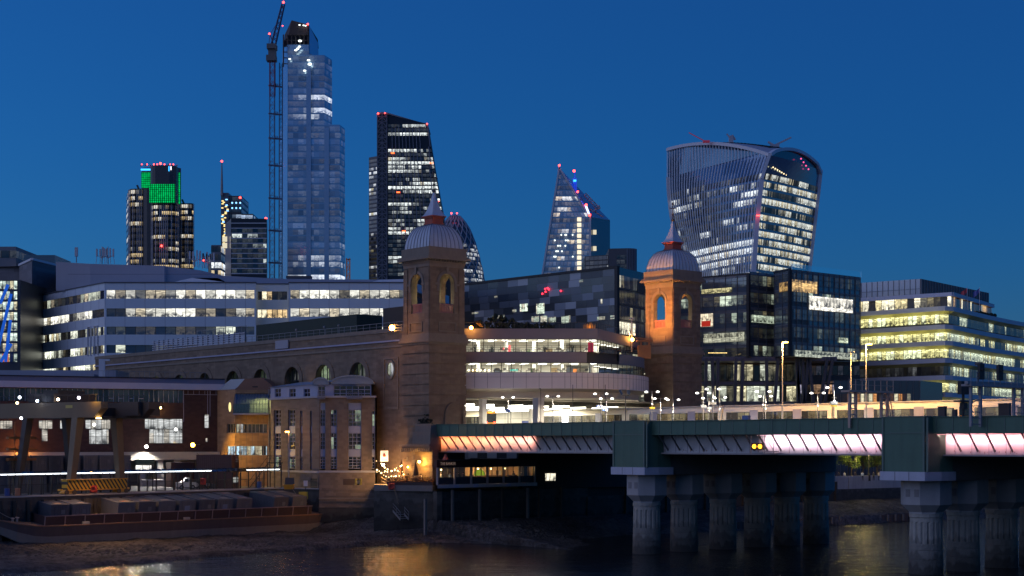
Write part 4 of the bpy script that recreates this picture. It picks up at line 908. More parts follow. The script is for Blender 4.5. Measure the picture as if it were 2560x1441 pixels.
# --- glass office on raking legs
VG = thing('raking_leg_office', 'dark glass office raised on raking steel legs right of the far brick tower', 'building', (gx(1950,345), 345, ZQ))
A_ = frp(1700,352,1873,340); B_ = frp(1873,340,1937,346); C__ = frp(1937,340,1977,334); D_ = frp(1977,334,2150,350)
gdk = mat('office_glass', (.10,.14,.19), .08, .15, .1, spec=1.0, metal=.3)
vl = lit('raking_lit', cw=1.5, thr=.66, soft=5.0, dim=.05, cl=(.22,1.6), warm=(1,.86,.45), cool=(.85,.98,.75), coolness=.55, st=.75, seed=71, mull=.05, det=(.55,2.0), contrast=1.7, wts=(.6,.25,.15), dark=(.085,.12,.165), rough=.07, metal=.3)
z0v = gz(892,340)
fh = 44*340/F
for f, pyt, ps in ((A_,684,1873), (B_,686,1937), (C__,674,1977), (D_,674,1977)):
    zt_ = f.z(ps, pyt)
    MB(f).face([(0,0,z0v),(f.L,0,z0v),(f.L,0,zt_),(0,0,zt_)]).build('glass_wall', gdk, VG)
    mu = MB(f)
    n = max(2, round(f.L/(1.9 if f is D_ else 3.2)))
    for k in range(n+1): mu.box(f.L*k/n-.05, f.L*k/n+.05, -.2, -.07, z0v, zt_)
    for k in range(int((zt_-z0v)/(fh/3))+1): mu.box(0, f.L, -.16, -.08, z0v+k*fh/3-.04, z0v+k*fh/3+.04)
    mu.build('mullion_grid', mat('mullion_dark', (.10,.115,.14), .4), VG)
    for i in range(5):
        za = zt_-fh*(i+1)+.9; 
        if za > z0v-.5: pane(f, .1, f.L-.1, max(za,z0v+.1), za+2.3, -.03, vl, VG, i+{0:0,1:10,2:20,3:30}[(A_,B_,C__,D_).index(f)], 'window_band')
    for i in range(5): 
        za = zt_-fh*i; MB(f).box(.1, f.L-.1, -.06, -.035, max(za-.75,z0v), max(za-.1,z0v+.2)).build('spandrel', mat('spandrel_grey', (.13,.15,.18), .3), VG)
MB().face([A_(0,0,gz(684,340)), A_(A_.L,0,gz(684,340)), B_(B_.L,0,gz(684,340)), (gx(2000,380),380,gz(684,340)), (gx(1700,380),380,gz(684,340))]).build('roof', dkwall, VG)
MB().prism([C__(0,.1,0)[:2], C__(C__.L,.1,0)[:2], D_(D_.L,.1,0)[:2], D_(D_.L,30,0)[:2], (gx(1945,365),365)], gz(892,336), gz(676,336)).build('core', dkwall, VG)
MB().prism([A_(0,.1,0)[:2], A_(A_.L,.1,0)[:2], B_(B_.L,.1,0)[:2], (gx(1930,375),375), (gx(1700,375),375)], gz(892,341), gz(686,341)).build('core', dkwall, VG)
for f, px in ((A_,1873),(C__,1977)): MB(f).box(f.L-.45, f.L+.2, -.45, .2, z0v, f.z(px, 674 if f is C__ else 683)).build('corner_post', black, VG)
MB(C__).box(-.1, C__.L, -.3, .3, C__.z(1977,676), C__.z(1977,671)).build('parapet', black, VG)
MB(A_).box(-.1, A_.L, -.3, .3, A_.z(1873,686), A_.z(1873,682.5)).build('parapet', black, VG)
MB(D_).box(0, D_.L, -.35, -.2, D_.z(1977,674), D_.z(1977,674)+1.2).build('glass_parapet', clearglass('parapet_glass', .25), VG)
def litpane(f, a, b, c, d, s_, w, parent, seed, nm='window', cw=1.1, col=None):
    m_ = lit('bright_%s_%d' % (nm, seed), cw=cw, thr=-9, st=s_, seed=seed, mull=.07, warm=w, cool=w, det=(.8,2.4), contrast=1.5, ceil=.9)
    return pane(f, f.u(a), f.u(b), f.z((a+b)/2,d), f.z((a+b)/2,c), -.21, m_, parent, R.random()*9, nm)
litpane(D_,1978,2041,702,732,.75,(1,.62,.22),VG,75); litpane(C__,1950,1975,706,729,.4,(1,.6,.2),VG,76)
litpane(D_,2022,2130,745,779,1.15,(1,.94,.8),VG,77); litpane(A_,1753,1784,785,817,1.0,(1,.85,.6),VG,78)
litpane(A_,1755,1830,722,733,.5,(1,.9,.45),VG,79); litpane(B_,1877,1935,790,808,.5,(.85,1,.75),VG,80); litpane(D_,2095,2118,845,858,.7,(.9,1,.7),VG,81)
litpane(A_,1760,1862,833,856,.4,(.95,.95,.7),VG,82); litpane(D_,1985,2140,880,896,.45,(.9,.95,.75),VG,83)
MB(A_).box(A_.u(1755), A_.u(1778), -.26, -.22, A_.z(1765,817), A_.z(1765,803)).build('red_sofa', mat('red_cloth', (.5,.03,.02), .7, emit=(1,.05,.02), est=.35), VG)  # red cloth given a glow of its own, no lamp
# raking legs and the glazed lower storeys
U_ = frp(1700,350,1990,350); z_d = gz(892,345)
uc = lit('undercroft_lit', cw=1.45, thr=.38, soft=4.0, cl=(.2,1.4), warm=(1,.9,.55), cool=(.95,1,.8), coolness=.55, st=.85, seed=85, mull=.09, det=(.7,2.2), contrast=1.7, ceil=.9, dark=(.03,.04,.045), wts=(.4,.4,.2))
MB(U_).box(0, U_.L, .2, 14, ZQ, gz(905,350)).build('lower_wall', dkwall, VG)
for i, (a, b) in enumerate(((952,912),(1005,966),(1050,1018))):
    pane(U_, 0, U_.L, gz(a,350), gz(b,350), .1, uc, VG, i, 'window_band')
purp = mat('purple_steel', (.12,.11,.15), .45, .15, .3)
V2 = frp(1985,352,2150,352)
MB(V2).box(0, V2.L, .2, 12, ZQ, gz(905,352)).build('lower_wall', dkwall, VG)
for i, (a, b) in enumerate(((938,915),(985,962))): pane(V2, .1, V2.L-.1, gz(a,352), gz(b,352), .1, lit('lobby_lit', cw=1.2, thr=.55, st=.7, seed=88, mull=.1, warm=(1,.6,.35), cool=(.8,.75,1), coolness=.5, det=(.8,2.2), contrast=1.6, dark=(.02,.02,.025)), VG, i, 'window_band')
Q_ = frp(1745,341,2092,341)
MB(Q_).box(0, Q_.L, -.3, 10, gz(903,341), gz(892.5,341)).build('transfer_deck', purp, VG)
MB(Q_).box(0, Q_.L-6, -.2, .4, gz(962,341), gz(955,341)).build('tie_beam', purp, VG)
for x0, x1 in ((1766,1762),(1780,1785),(1795,1792),(1840,1836),(1857,1853),(1916,1918),(1945,1934),(1997,1994),(2006,2010),(2020,2008),(2023,2036),(2068,2045),(2082,2056),(1990,2002)):
    MB().beam((gx(x0,339.5),339.5,gz(896,339.5)), (gx(x1,339.5),339.5,gz(1040,339.5)), .62, .8).build('raking_leg', mat('leg_steel', (.075,.07,.08), .5), VG)
MB(Q_).box(0, Q_.L, -.5, 1.5, gz(1040,341), gz(1004,341)).build('plinth', conc_dk, VG)
for k in range(15): MB(Q_).ball((Q_.u(1771+k*3.2), -.4, Q_.z(1790,883)), .09, 6, 4).build('festoon_bulb', glow('bulb_warm', (1,.7,.25), 3.0), VG)

# --- office with wavy white bands
WV = thing('wavy_office', 'yellow lit office with wavy white floor bands at the right', 'building', (gx(2360,362), 362, ZQ))
edge = [(2120,369.5),(2200,363.5),(2300,356),(2345,352.5),(2362,351.5),(2380,353),(2400,358),(2430,366),(2470,377),(2520,390),(2570,402),(2640,420)]
ed = [pt(a, b) for a, b in edge]
def inset(d): return offset(ed+[(200,460),(60,460)], -d)[:len(ed)]
wh = mat('wavy_white', (.55,.58,.66), .5, .06, .2)
sof = mat('ribbed_soffit', (.55,.50,.16), .4, .1, .4, metal=.2)
wv1 = lit('wavy_lit_a', cw=1.15, thr=.30, cl=(.10,1.4), warm=(1,.94,.40), cool=(.95,1,.60), coolness=.45, st=1.0, seed=91, mull=.10, mcol=(.03,.03,.03), det=(.7,2.6), contrast=1.5, ceil=1.3, wts=(.45,.15,.4), dark=(.05,.06,.06))
wv2 = lit('wavy_lit_b', cw=.75, thr=.50, cl=(.10,1.4), warm=(1,.94,.45), cool=(.90,1,.70), coolness=.5, st=.75, seed=93, mull=.24, mcol=(.12,.14,.17), det=(.7,2.6), contrast=1.6, ceil=1.2, wts=(.55,.15,.3), dark=(.06,.08,.10))
zb = [gz(p, 351.5) for p in (772, 818, 858.5, 902, 945, 988, 1030)]
fl = 41.7*351.5/F
for i, z in enumerate(zb):
    o1, o2, o3 = offset(ed+[(200,460),(60,460)], .25)[:len(ed)], inset(.9), inset(.9)
    mb = MB(); n = len(ed)
    ring_strip(mb, o1, z-.45, z+.55, 0, 1, False); mb.face([(x,y,z+.55) for x,y in o1]+[(200,460,z+.55),(60,460,z+.55)]); mb.build('floor_band', wh, WV)
    if i < 6:
        sf = MB(); i1, i2 = o1, inset(.85)
        for k in range(n-1): sf.face([(i1[k][0],i1[k][1],z-.45),(i1[k+1][0],i1[k+1][1],z-.45),(i2[k+1][0],i2[k+1][1],z-1.15),(i2[k][0],i2[k][1],z-1.15)])
        sf.build('soffit', sof, WV)
        g = inset(.85); za, zz = z-fl+.6, z-1.15
        ring_strip(MB(), g[:6], za, zz, i+.02, i+.98, False).build('window_band', wv1 if i != 3 else lit('wavy_dim', cw=1.15, thr=.72, st=.6, seed=97, mull=.1, warm=(1,.9,.6), det=(.7,2.6), contrast=1.5, dark=(.03,.03,.03)), WV)
        ring_strip(MB(), g[5:], za, zz, i+.02, i+.98, False).build('window_band', wv2, WV)
MB().prism(inset(1.4)+[(200,460),(60,460)], ZQ, zb[0]).build('core', dkwall, WV)
# soffit light comes from unseen bare area lamps along the front
for i in range(3):
    for px, Yp in ((2180,364),(2260,358),(2335,352.5)): lamp('AREA', (gx(px,Yp), Yp-1.0+.0, zb[i]-fl+.7), 55, (1,.92,.4), WV, size=9, sizey=.5, rot=(0,0,1))
fp0 = frp(2140,372,2378,357); fp1 = frp(2378,357,2480,388); zp = zb[0]+.55; zq = gz(741,357)
mbp = MB(fp0); mbp.box(0, fp0.L, 0, 6, zp, zp+.1); mbp.build('terrace_slab', wh, WV)
pane(fp0, .2, fp0.L-.1, zp+.1, zq, .1, lit('pent_lit', cw=1.6, thr=.45, cl=(.3,1), warm=(1,.85,.45), cool=(1,.92,.65), st=1.0, seed=99, mull=.08, det=(.8,2.4), contrast=1.5, ceil=.8, dark=(.08,.09,.1)), WV, 3, 'window_band')
pane(fp1, .1, fp1.L, zp+.1, zq, .1, lit('pent_lit2', cw=1.1, thr=.62, cl=(.3,1), warm=(1,.6,.22), cool=(1,.9,.6), coolness=.3, st=.9, seed=98, mull=.1, det=(.8,2.4), contrast=1.5, dark=(.05,.06,.07)), WV, 5, 'window_band')
for f in (fp0, fp1): MB(f).box(0, f.L+(.4 if f is fp0 else 0), -.6, .2, zq, zq+.85).build('canopy', wh, WV)
rb0 = frp(2140,374,2303,364); rb1 = frp(2303,364,2471,398); zq1 = gz(697.5,364)
MB(rb0).box(0, rb0.L, 0, .3, zq+.2, zq1).build('plant_screen', mat('screen_lit_side', (.34,.38,.44), .3, .1, .1, metal=.5), WV)  # left face coloured paler, the light from the left put into it
MB(rb1).box(0, rb1.L, 0, .3, zq+.2, zq1).build('plant_screen', mat('screen_shaded_side', (.055,.06,.075), .5, .1, .2), WV)  # same screen turned from the light, its shade put into the colour
sl = MB()
for f, n in ((rb0,12),(rb1,26)):
    sl.f = f
    for k in range(n+1): sl.box(f.L*k/n-.05, f.L*k/n+.05, -.12, -.001, zq+.2, zq1)
sl.f = rb0; sl.box(0, rb0.L, -.1, -.002, zq+2.3, zq+2.4)
sl.build('screen_ribs', mat('rib_blue', (.16,.18,.22), .4), WV)
MB().face([rb0(0,.1,zq1-.2), rb0(rb0.L,.1,zq1-.2), rb1(rb1.L,.1,zq1-.2), rb0(0,20,zq1-.2)]).build('roof', dkwall, WV)
hm_ = MB(frp(2460,374,2545,398))
for k in range(60): 
    u = R.uniform(0,14); hm_.ball((u, 1+R.random(), zb[0]+.9+R.uniform(-.2,.3)), R.uniform(.3,.55), 6, 4)
tag(hm_.build('roof_hedge', mat('hedge_dark', (.02,.03,.015), .9)), 'dark clipped roof hedge on the wavy banded office', 'hedge')
for px, c_, lab in ((2418,(.5,.08,.1),'left drooping flag on a pole above the wavy banded office'),(2449,(.12,.14,.4),'right drooping flag on a pole above the wavy banded office')):
    Yf = 366; o = thing('flagpole', lab, 'flag', (gx(px,Yf), Yf, zb[0]+.5))
    MB().tube((gx(px,Yf),Yf,zb[0]+.5), (gx(px,Yf),Yf,gz(719,Yf)), .07, .05, 6).build('pole', mat('pole_white', (.6,.6,.65), .4), o)
    fm_ = MB(); x = gx(px,Yf); zz = gz(721,Yf)
    for k in range(6): fm_.face([(x-.25*k,Yf+.15*math.sin(k*1.6),zz-.16*k),(x-.25*(k+1),Yf+.15*math.sin(k*1.6+1.6),zz-.16*(k+1)),(x-.25*(k+1),Yf+.15*math.sin(k*1.6+1.6),zz-1.0-.22*(k+1)),(x-.25*k,Yf+.15*math.sin(k*1.6),zz-1.0-.22*k)])
    fm_.build('flag_cloth', mat('flag_%d' % px, c_, .8), o)
# glass pavilion below it
GP = thing('glass_pavilion', 'low glazed pavilion lit orange inside below the wavy banded office', 'building', (gx(2250,338), 338, ZQ))
gpf = frp(2085,338,2300,338); gps = frp(2300,338,2356,350)
for f in (gpf, gps):
    MB(f).face([(0,0,ZQ),(f.L,0,ZQ),(f.L,0,gz(952,338)),(0,0,gz(952,338))]).build('glass_wall', mat('pavilion_glass', (.05,.06,.08), .1, .1, .1, spec=1), GP)
pane(gpf, .2, gpf.L-2, gz(1030,338), gz(985,338), -.05, lit('pavilion_lit', cw=.9, thr=.35, cl=(.3,1), warm=(1,.42,.12), cool=(1,.9,.6), coolness=.45, st=.7, seed=103, mull=.14, det=(1,6), contrast=1.8, dark=(.05,.06,.08)), GP, 0, 'window_band')
MB().face([gpf(0,0,gz(952,338)), gpf(gpf.L,0,gz(952,338)), gps(gps.L,0,gz(952,338)), gpf(0,14,gz(952,338))]).build('roof', dkwall, GP)
pm_ = MB(gpf)
for k in range(14): pm_.box(gpf.L*k/13-.05, gpf.L*k/13+.05, -.15, -.06, ZQ, gz(952,338))
pm_.build('mullion_grid', mat('mullion_dark', (.05,.055,.065)), GP)
# ---------------------------------------------------------------- the station: brick side wall, twin towers, bow fronted office, platforms
def arch_face(mb, u0, u1, z0, z1, uc, r, zs, zb, d, n=12):
    """flat wall u0..u1, z0..z1 at depth d with a round headed opening"""
    mb.face([(u0,d,z0),(uc-r,d,z0),(uc-r,d,z1),(u0,d,z1)]); mb.face([(uc+r,d,z0),(u1,d,z0),(u1,d,z1),(uc+r,d,z1)])
    if zb > z0+1e-4: mb.face([(uc-r,d,z0),(uc+r,d,z0),(uc+r,d,zb),(uc-r,d,zb)])
    P = [(uc-r*math.cos(math.pi*k/n), zs+r*math.sin(math.pi*k/n)) for k in range(n+1)]
    for p, q in zip(P, P[1:]): mb.face([(p[0],d,p[1]),(q[0],d,q[1]),(q[0],d,z1),(p[0],d,z1)])
    return [(uc-r, zb)]+P+[(uc+r, zb)]
def reveal(mb, out, d0, d1):
    o = out+[out[0]]
    for p, q in zip(o, o[1:]): mb.face([(p[0],d0,p[1]),(q[0],d0,q[1]),(q[0],d1,q[1]),(p[0],d1,p[1])])
def ring_arch(mb, uc, r0, r1, zs, zb, d0, d1, n=14):
    """raised surround"""
    I = [(uc-r0, zb)]+[(uc-r0*math.cos(math.pi*k/n), zs+r0*math.sin(math.pi*k/n)) for k in range(n+1)]+[(uc+r0, zb)]
    Oq = [(uc-r1, zb)]+[(uc-r1*math.cos(math.pi*k/n), zs+r1*math.sin(math.pi*k/n)) for k in range(n+1)]+[(uc+r1, zb)]
    for a, b, c, d in zip(I, I[1:], Oq, Oq[1:]):
        mb.face([(a[0],d0,a[1]),(b[0],d0,b[1]),(d[0],d0,d[1]),(c[0],d0,c[1])]); mb.face([(c[0],d0,c[1]),(d[0],d0,d[1]),(d[0],d1,d[1]),(c[0],d1,c[1])])

SW = thing('station_wall', 'long yellow brick station side wall with a row of round arched windows', 'wall', S(-60, .5, ZQ))
pW = S(0, .6, 0); FW = Fr((pW[0], pW[1]), S(-1, .6, 0)[:2])       # x = distance back from the river; y inward is towards -b, so depth is negative into the station
def wpt(u, d, z): return S(-u, .6+d, z)
wallb = MB(wpt)
apx = [1120, 895, 809, 731, 652, 583, 512, 449, 391, 338]
ac = []
for px in apx[1:]: ac.append(-S.u(px, .6))
bounds = [15.0]+[(a+b)/2 for a, b in zip(ac, ac[1:])]+[ac[-1]+4.5]
ztop, zgut = 31.5, 29.65
wallb.face([(7.0,0,2),(15.0,0,2),(15.0,0,ztop),(7.0,0,ztop)])
glassarch = lit('arch_lit', cw=2.3, thr=.56, cl=(.5,1), warm=(.75,1,.6), cool=(1,.9,.65), coolness=.4, st=.75, seed=120, mull=.08, det=(.5,.5), contrast=2.0, dark=(.02,.03,.035))
outs = []
for c, u0, u1 in zip(ac, bounds, bounds[1:]):
    o_ = arch_face(wallb, u0, u1, ZQ, ztop, c, 2.3, 24.45, 19.0, 0); reveal(wallb, o_, 0, .9); outs.append((c, o_))
wallb.face([(bounds[-1],0,ZQ),(116,0,ZQ),(116,0,ztop),(bounds[-1],0,ztop)])
wallb.face([(116,0,ZQ),(116,12,ZQ),(116,12,ztop),(116,0,ztop)])
wallb.face([(7,0,ztop),(116,0,ztop),(116,1.2,ztop),(7,1.2,ztop)])
wallb.build('brickwork', brick, SW)
for c, o_ in outs:
    sm = MB(wpt); ring_arch(sm, c, 2.32, 3.25, 24.45, 19.0, -.14, 0); sm.build('arch_surround', brick, SW)
    w = MB(wpt)
    for k in (-1.25, 0, 1.25): w.box(c+k-.06, c+k+.06, .68, .8, 19.0, 24.45+math.sqrt(max(.1, 2.3**2-k*k)))
    w.box(c-2.25, c+2.25, .69, .79, 24.4, 24.52); wo_ = w.build('window', mat('window_bar_dark', (.03,.03,.035), .6), SW)
    MB(wpt).face([(p[0], .84, p[1]) for p in o_], [(p[0]+c*7.3, (p[1]-19)/7.9+round(c)) for p in o_]).build('pane', glassarch, wo_)
MB(wpt).box(7.0, 116, -.22, -.002, zgut-.12, zgut+.12).build('gutter', mat('gutter_lilac', (.30,.30,.42), .5), SW)
MB(wpt).box(7.0, 116, -.16, -.003, zgut-1.0, zgut-.7).build('string_course', stone, SW)
MB(wpt).box(7.0, 116, -.12, .0, ztop-.5, ztop+.1).build('coping', stone, SW)
cu_ = -S.u(978, .6)
pan = MB(wpt); 
for a, b, c, d in ((cu_-2.0,cu_+2.0,26.9,27.15),(cu_-2.0,cu_+2.0,19.2,19.6),(cu_-2.0,cu_-1.75,19.6,26.9),(cu_+1.75,cu_+2.0,19.6,26.9)): pan.box(a, b, -.12, -.001, c, d)
pan.build('panel_moulding', stone, SW)
ov = MB(wpt); n = 20
E0 = [(cu_+.85*math.cos(2*math.pi*k/n), 25.3+1.1*math.sin(2*math.pi*k/n)) for k in range(n)]; E1 = [(cu_+1.2*math.cos(2*math.pi*k/n), 25.3+1.5*math.sin(2*math.pi*k/n)) for k in range(n)]
for k in range(n):
    a, b, c, d = E0[k], E0[(k+1) % n], E1[(k+1) % n], E1[k]
    ov.face([(a[0],-.2,a[1]),(b[0],-.2,b[1]),(c[0],-.2,c[1]),(d[0],-.2,d[1])]); ov.face([(d[0],-.2,d[1]),(c[0],-.2,c[1]),(c[0],0,c[1]),(d[0],0,d[1])])
ow = ov.build('oval_window', stone, SW)
MB(wpt).face([(p[0],-.05,p[1]) for p in E0], [((p[0]-cu_), (p[1]-24)/3) for p in E0]).build('pane', lit('oval_lit', cw=.9, thr=.3, st=.35, seed=5, mull=.1, warm=(.9,.95,.7), dark=(.05,.06,.05)), ow)
# roof furniture above the wall: louvre screen, rails, dark plant screen, hut
lv = thing('louvre_screen', 'row of pale horizontal louvres on top of the station wall', 'screen', wpt(80, .5, ztop))
for k in range(5): MB(wpt).box(57, 92, .5, .7, ztop+.25+k*.38, ztop+.42+k*.38).build('louvre', mat('louvre_pale', (.42,.43,.5), .5), lv)
for k in range(19): MB(wpt).box(57+k*1.9, 57.1+k*1.9, .45, .75, ztop, ztop+2.1).build('post', steel_gr, lv)
pr = MB(wpt)
for k in range(12): pr.box(57+k*1.6, 57.07+k*1.6, .75, .82, ztop+2.1, ztop+3.1)
pr.box(57, 75, .76, .81, ztop+3.05, ztop+3.12); pr.build('upper_rail', steel_gr, lv)
sc_ = thing('plant_screen', 'dark green plant screen behind the rail on the station roof', 'screen', wpt(44, 4, ztop))
MB(wpt).box(26, 57.5, 3, 8, ztop, ztop+3.3).build('screen_wall', mat('dark_green_screen', (.03,.045,.035), .8), sc_)
hut = thing('roof_hut', 'dark roof hut beside the orange flood lamp left of the near brick tower', 'hut', wpt(14, 3, ztop))
MB(wpt).box(10.0, 17.5, 2.2, 9, ztop, ztop+3.6).build('hut_wall', mat('hut_dark', (.05,.045,.04), .8), hut)
hr = thing('handrail', 'thin handrail along the station roof edge', 'railing', wpt(30, .6, ztop))
h_ = MB(wpt)
for k in range(28): h_.box(8+k*1.8, 8.05+k*1.8, .6, .66, ztop, ztop+1.1)
h_.box(8, 57, .6, .65, ztop+1.06, ztop+1.12).box(8, 57, .6, .64, ztop+.55, ztop+.59); h_.build('rail', steel_gr, hr)
for px in (742, 812, 848):
    u = -S.u(px, 1.2); o = thing('roof_lamp', 'small unlit round lamp on the station roof rail%s' % {742:' far from the brick tower',812:' midway',848:' nearest the brick tower'}[px], 'lamp', wpt(u, .3, ztop+1))
    MB(wpt).tube((u,.6,ztop), (u,.6,ztop+1.3), .05).build('stem', steel_gr, o); MB(wpt).ball((u,.5,ztop+1.4), .22).build('lamp_head', steel_gr, o)
vt = thing('wall_vent', 'pale boxy vent unit on the station wall below the roof rail', 'vent', wpt(44, -.3, 30)); MB(wpt).box(41.5, 45.5, -.35, -.13, 29.9, 31.3).build('vent_box', roofp, vt)
ORANGE = (1.0, .42, .07)
def floodlamp(px, py, Y, label, energy, col=ORANGE, est=60, r=.24, dirn=None, ang=150, name='flood_lamp', arm=(0,.6,0), rad=.3):
    x, z = gx(px, Y), gz(py, Y)
    o = thing(name, label, 'lamp', (x, Y+.1, z))
    MB().box(x-.17, x+.17, Y+.22, Y+.45, z-.15, z+.2).build('housing', steel_dk, o)
    MB().beam((x,Y+.3,z+.1), (x+arm[0],Y+.3+arm[1],z+.1+arm[2]), .1).build('bracket', steel_dk, o)
    MB().ball((x,Y,z), r, 10, 6).build('lamp_glass', glow('lampglass_%s_%d' % (name, int(est)) + str(int(col[1]*100)), col, est), o)
    if dirn: lamp('SPOT', (x, Y-.45, z-.1), energy, col, o, rad, rot=dirn, angle=ang, blend=.5)
    else: lamp('POINT', (x, Y-.45, z-.1), energy, col, o, rad)
    return o
floodlamp(980, 820, 238.6, 'bright orange flood lamp on the wall top left of the near brick tower', 900, est=55, r=.42, dirn=(-.7,.35,-.35), ang=160)
fr_ = thing('lamp_bracket', 'small orange lit rail bracket between flood lamp and near brick tower', 'bracket', (gx(996,239), 239, gz(830,239)))
b_ = MB()
for py in (813, 820, 827): b_.beam((gx(985,239),239,gz(py,239)), (gx(1006,239),239,gz(py,239)), .1)
for px in (986, 1004): b_.beam((gx(px,239),239,gz(830,239)), (gx(px,239),239,gz(811,239)), .1)
b_.build('rail', steel_gr, fr_)

def station_tower(a0, b0, label):
    T = thing('station_tower', label, 'tower', S(a0-3.2, b0+3.2, ZQ), 'twin brick station towers')
    cx, cy, H = a0-3.2, b0+3.2, 3.2
    def sq(mb, h, z0, z1): return mb.box(cx-h, cx+h, cy-h, cy+h, z0, z1)
    m = MB(S); sq(m, 3.32, 4, 28.7)
    z = 16.6
    while z < 28.4: sq(m, 3.46, z, z+1.38); z += 1.55
    m.build('lower_shaft', brick, T)
    m = MB(S)
    for h, z0, z1 in ((3.62,28.7,29.0),(3.85,29.0,29.35),(3.7,29.35,29.8),(3.5,29.8,30.3)): sq(m, h, z0, z1)
    m.build('string_cornice', stone, T)
    m = MB(S); sq(m, 3.28, 30.3, 33.4); m.build('panel_stage', brick, T)
    faces = []
    c = [S(cx+s*H, cy+t*H, 0) for s, t in ((-1,-1),(1,-1),(1,1),(-1,1))]
    for p, q in zip(c, c[1:]+c[:1]): faces.append(Fr((p[0],p[1]), (q[0],q[1])))
    bel = MB()
    for f in faces:
        bel.f = f
        o1 = arch_face(bel, 0, f.L, 33.4, 40.2, f.L/2, 1.38, 37.85, 33.4, 0); arch_face(bel, .85, f.L-.85, 33.4, 40.2, f.L/2, 1.38, 37.85, 33.4, .85); reveal(bel, o1, 0, .85)
    bel.build('belfry', brick, T)
    for f in faces:
        pil_ = MB(); ks = MB(); pl_ = MB()
        for u in (0.0, f.L-1.0): pil_.f = f; pil_.box(u, u+1.0, -.14, -.002, 30.3, 40.0)
        pl_.f = f; 
        for a, b, c_, d in ((1.6,f.L-1.6,31.9,32.05),(1.6,f.L-1.6,30.6,30.75),(1.6,1.75,30.75,31.9),(f.L-1.75,f.L-1.6,30.75,31.9)): pl_.box(a, b, -.2, -.083, c_, d)
        ks.f = f; ring_arch(ks, f.L/2, 1.4, 1.85, 37.85, 36.6, -.12, 0); ks.box(f.L/2-.22, f.L/2+.22, -.26, -.125, 39.15, 40.2); ks.box(.95, f.L/2-1.36, -.2, -.145, 37.5, 37.8); ks.box(f.L/2+1.36, f.L-.95, -.2, -.145, 37.5, 37.8)
        pil_.build('pilasters', brick, T); ks.build('arch_surround', stone, T); pl_.build('panel_moulding', stone, T)
    for f in faces:
        m = MB(f); m.box(f.L/2-1.36, f.L/2+1.36, .2, .45, 34.6, 34.8).box(f.L/2-1.36, f.L/2+1.36, .2, .45, 33.42, 33.6)
        for k in range(8): m.box(f.L/2-1.3+k*.345, f.L/2-1.12+k*.345, .24, .41, 33.6, 34.6)
        m.build('balustrade', mat('red_balustrade', (.28,.12,.12), .7), T)
    m = MB(S)
    for h, z0, z1 in ((3.3,40.2,40.75),(3.42,40.75,41.0),(3.95,41.25,41.6),(3.75,41.6,41.9),(3.5,41.9,43.1)): sq(m, h, z0, z1)
    sq(m, 3.36, 41.0, 41.25)
    for f in faces:
        m.f = f
        for k in range(13): m.box(.1+k*.5, .38+k*.5, -.5, -.17, 41.0, 41.24)
    m.build('cornice', stone, T)
    rg = []
    for k in range(11):
        t = k/10; h = 1.0+2.15*math.sqrt(max(0, 1-t**1.9)); zz = 43.12+3.7*t
        rg.append([(cx+s*h, cy+u*h, zz) for s, u in ((-1,-1),(1,-1),(1,1),(-1,1))])
    MB(S).loft(rg).build('dome', lead, T)
    rb = MB(S)
    for f_ in range(4):
        for j in range(9):
            w = j/8
            for r1, r2 in zip(rg, rg[1:]):
                p = [r1[f_][i]+(r1[(f_+1) % 4][i]-r1[f_][i])*w for i in range(3)]; q = [r2[f_][i]+(r2[(f_+1) % 4][i]-r2[f_][i])*w for i in range(3)]
                rb.beam(p, q, .09, .12)
    rb.build('dome_seams', mat('seam_dark', (.2,.22,.25), .6), T)
    m = MB(S); sq(m, 1.0, 46.8, 47.75); sq(m, 1.12, 46.85, 47.05); sq(m, 1.18, 47.75, 47.95); sq(m, 1.34, 47.95, 48.1)
    for f_ in range(4):
        s, t = ((1,0),(-1,0),(0,1),(0,-1))[f_]
    m.build('lantern', redpaint, T)
    sp_ = [(1.3,48.1),(1.02,48.45),(.78,49.0),(.55,49.7),(.36,50.4),(.2,51.2),(.12,51.7)]
    MB(S).loft([[(cx+s*h, cy+t*h, zz) for s, t in ((-1,-1),(1,-1),(1,1),(-1,1))] for h, zz in sp_]).build('spire', lead, T)
    m = MB(S).tube((cx,cy,51.5), (cx,cy,55.0), .1, .05).ball((cx,cy,51.9), .26).ball((cx,cy,52.9), .18)
    for dx, dy in ((1,0),(0,1)): m.beam((cx-.75*dx,cy-.75*dy,53.9), (cx+.75*dx,cy+.75*dy,53.9), .07)
    m.beam((cx-.5,cy+.5,54.5), (cx+.7,cy-.7,54.5), .09).box(cx+.5, cx+.75, cy-.75, cy-.5, 54.3, 54.75).build('weather_vane', mat('vane_iron', (.06,.05,.05), .6), T)
    li = thing('belfry_lamp', 'dim warm lamp glowing inside the belfry of the %s tower' % ('near brick' if b0 < 10 else 'far brick'), 'lamp', S(cx, cy, 33.6))
    MB(S).lathe(cx, cy, [(.12,33.45),(.12,33.7)], 8).build('lamp_body', steel_dk, li)
    lamp('POINT', S(cx, cy, 35.2), 260, (1,.92,.55), li, .4)
    return T
TW = station_tower(-1.4, -.1, 'near brick station tower with lead dome and thin red collared spire')
redlight(S(-2.2, 2.2, 50.0), .16, TW)
TE = station_tower(-.6, 49.9, 'far brick station tower with one side washed orange by a floodlight')
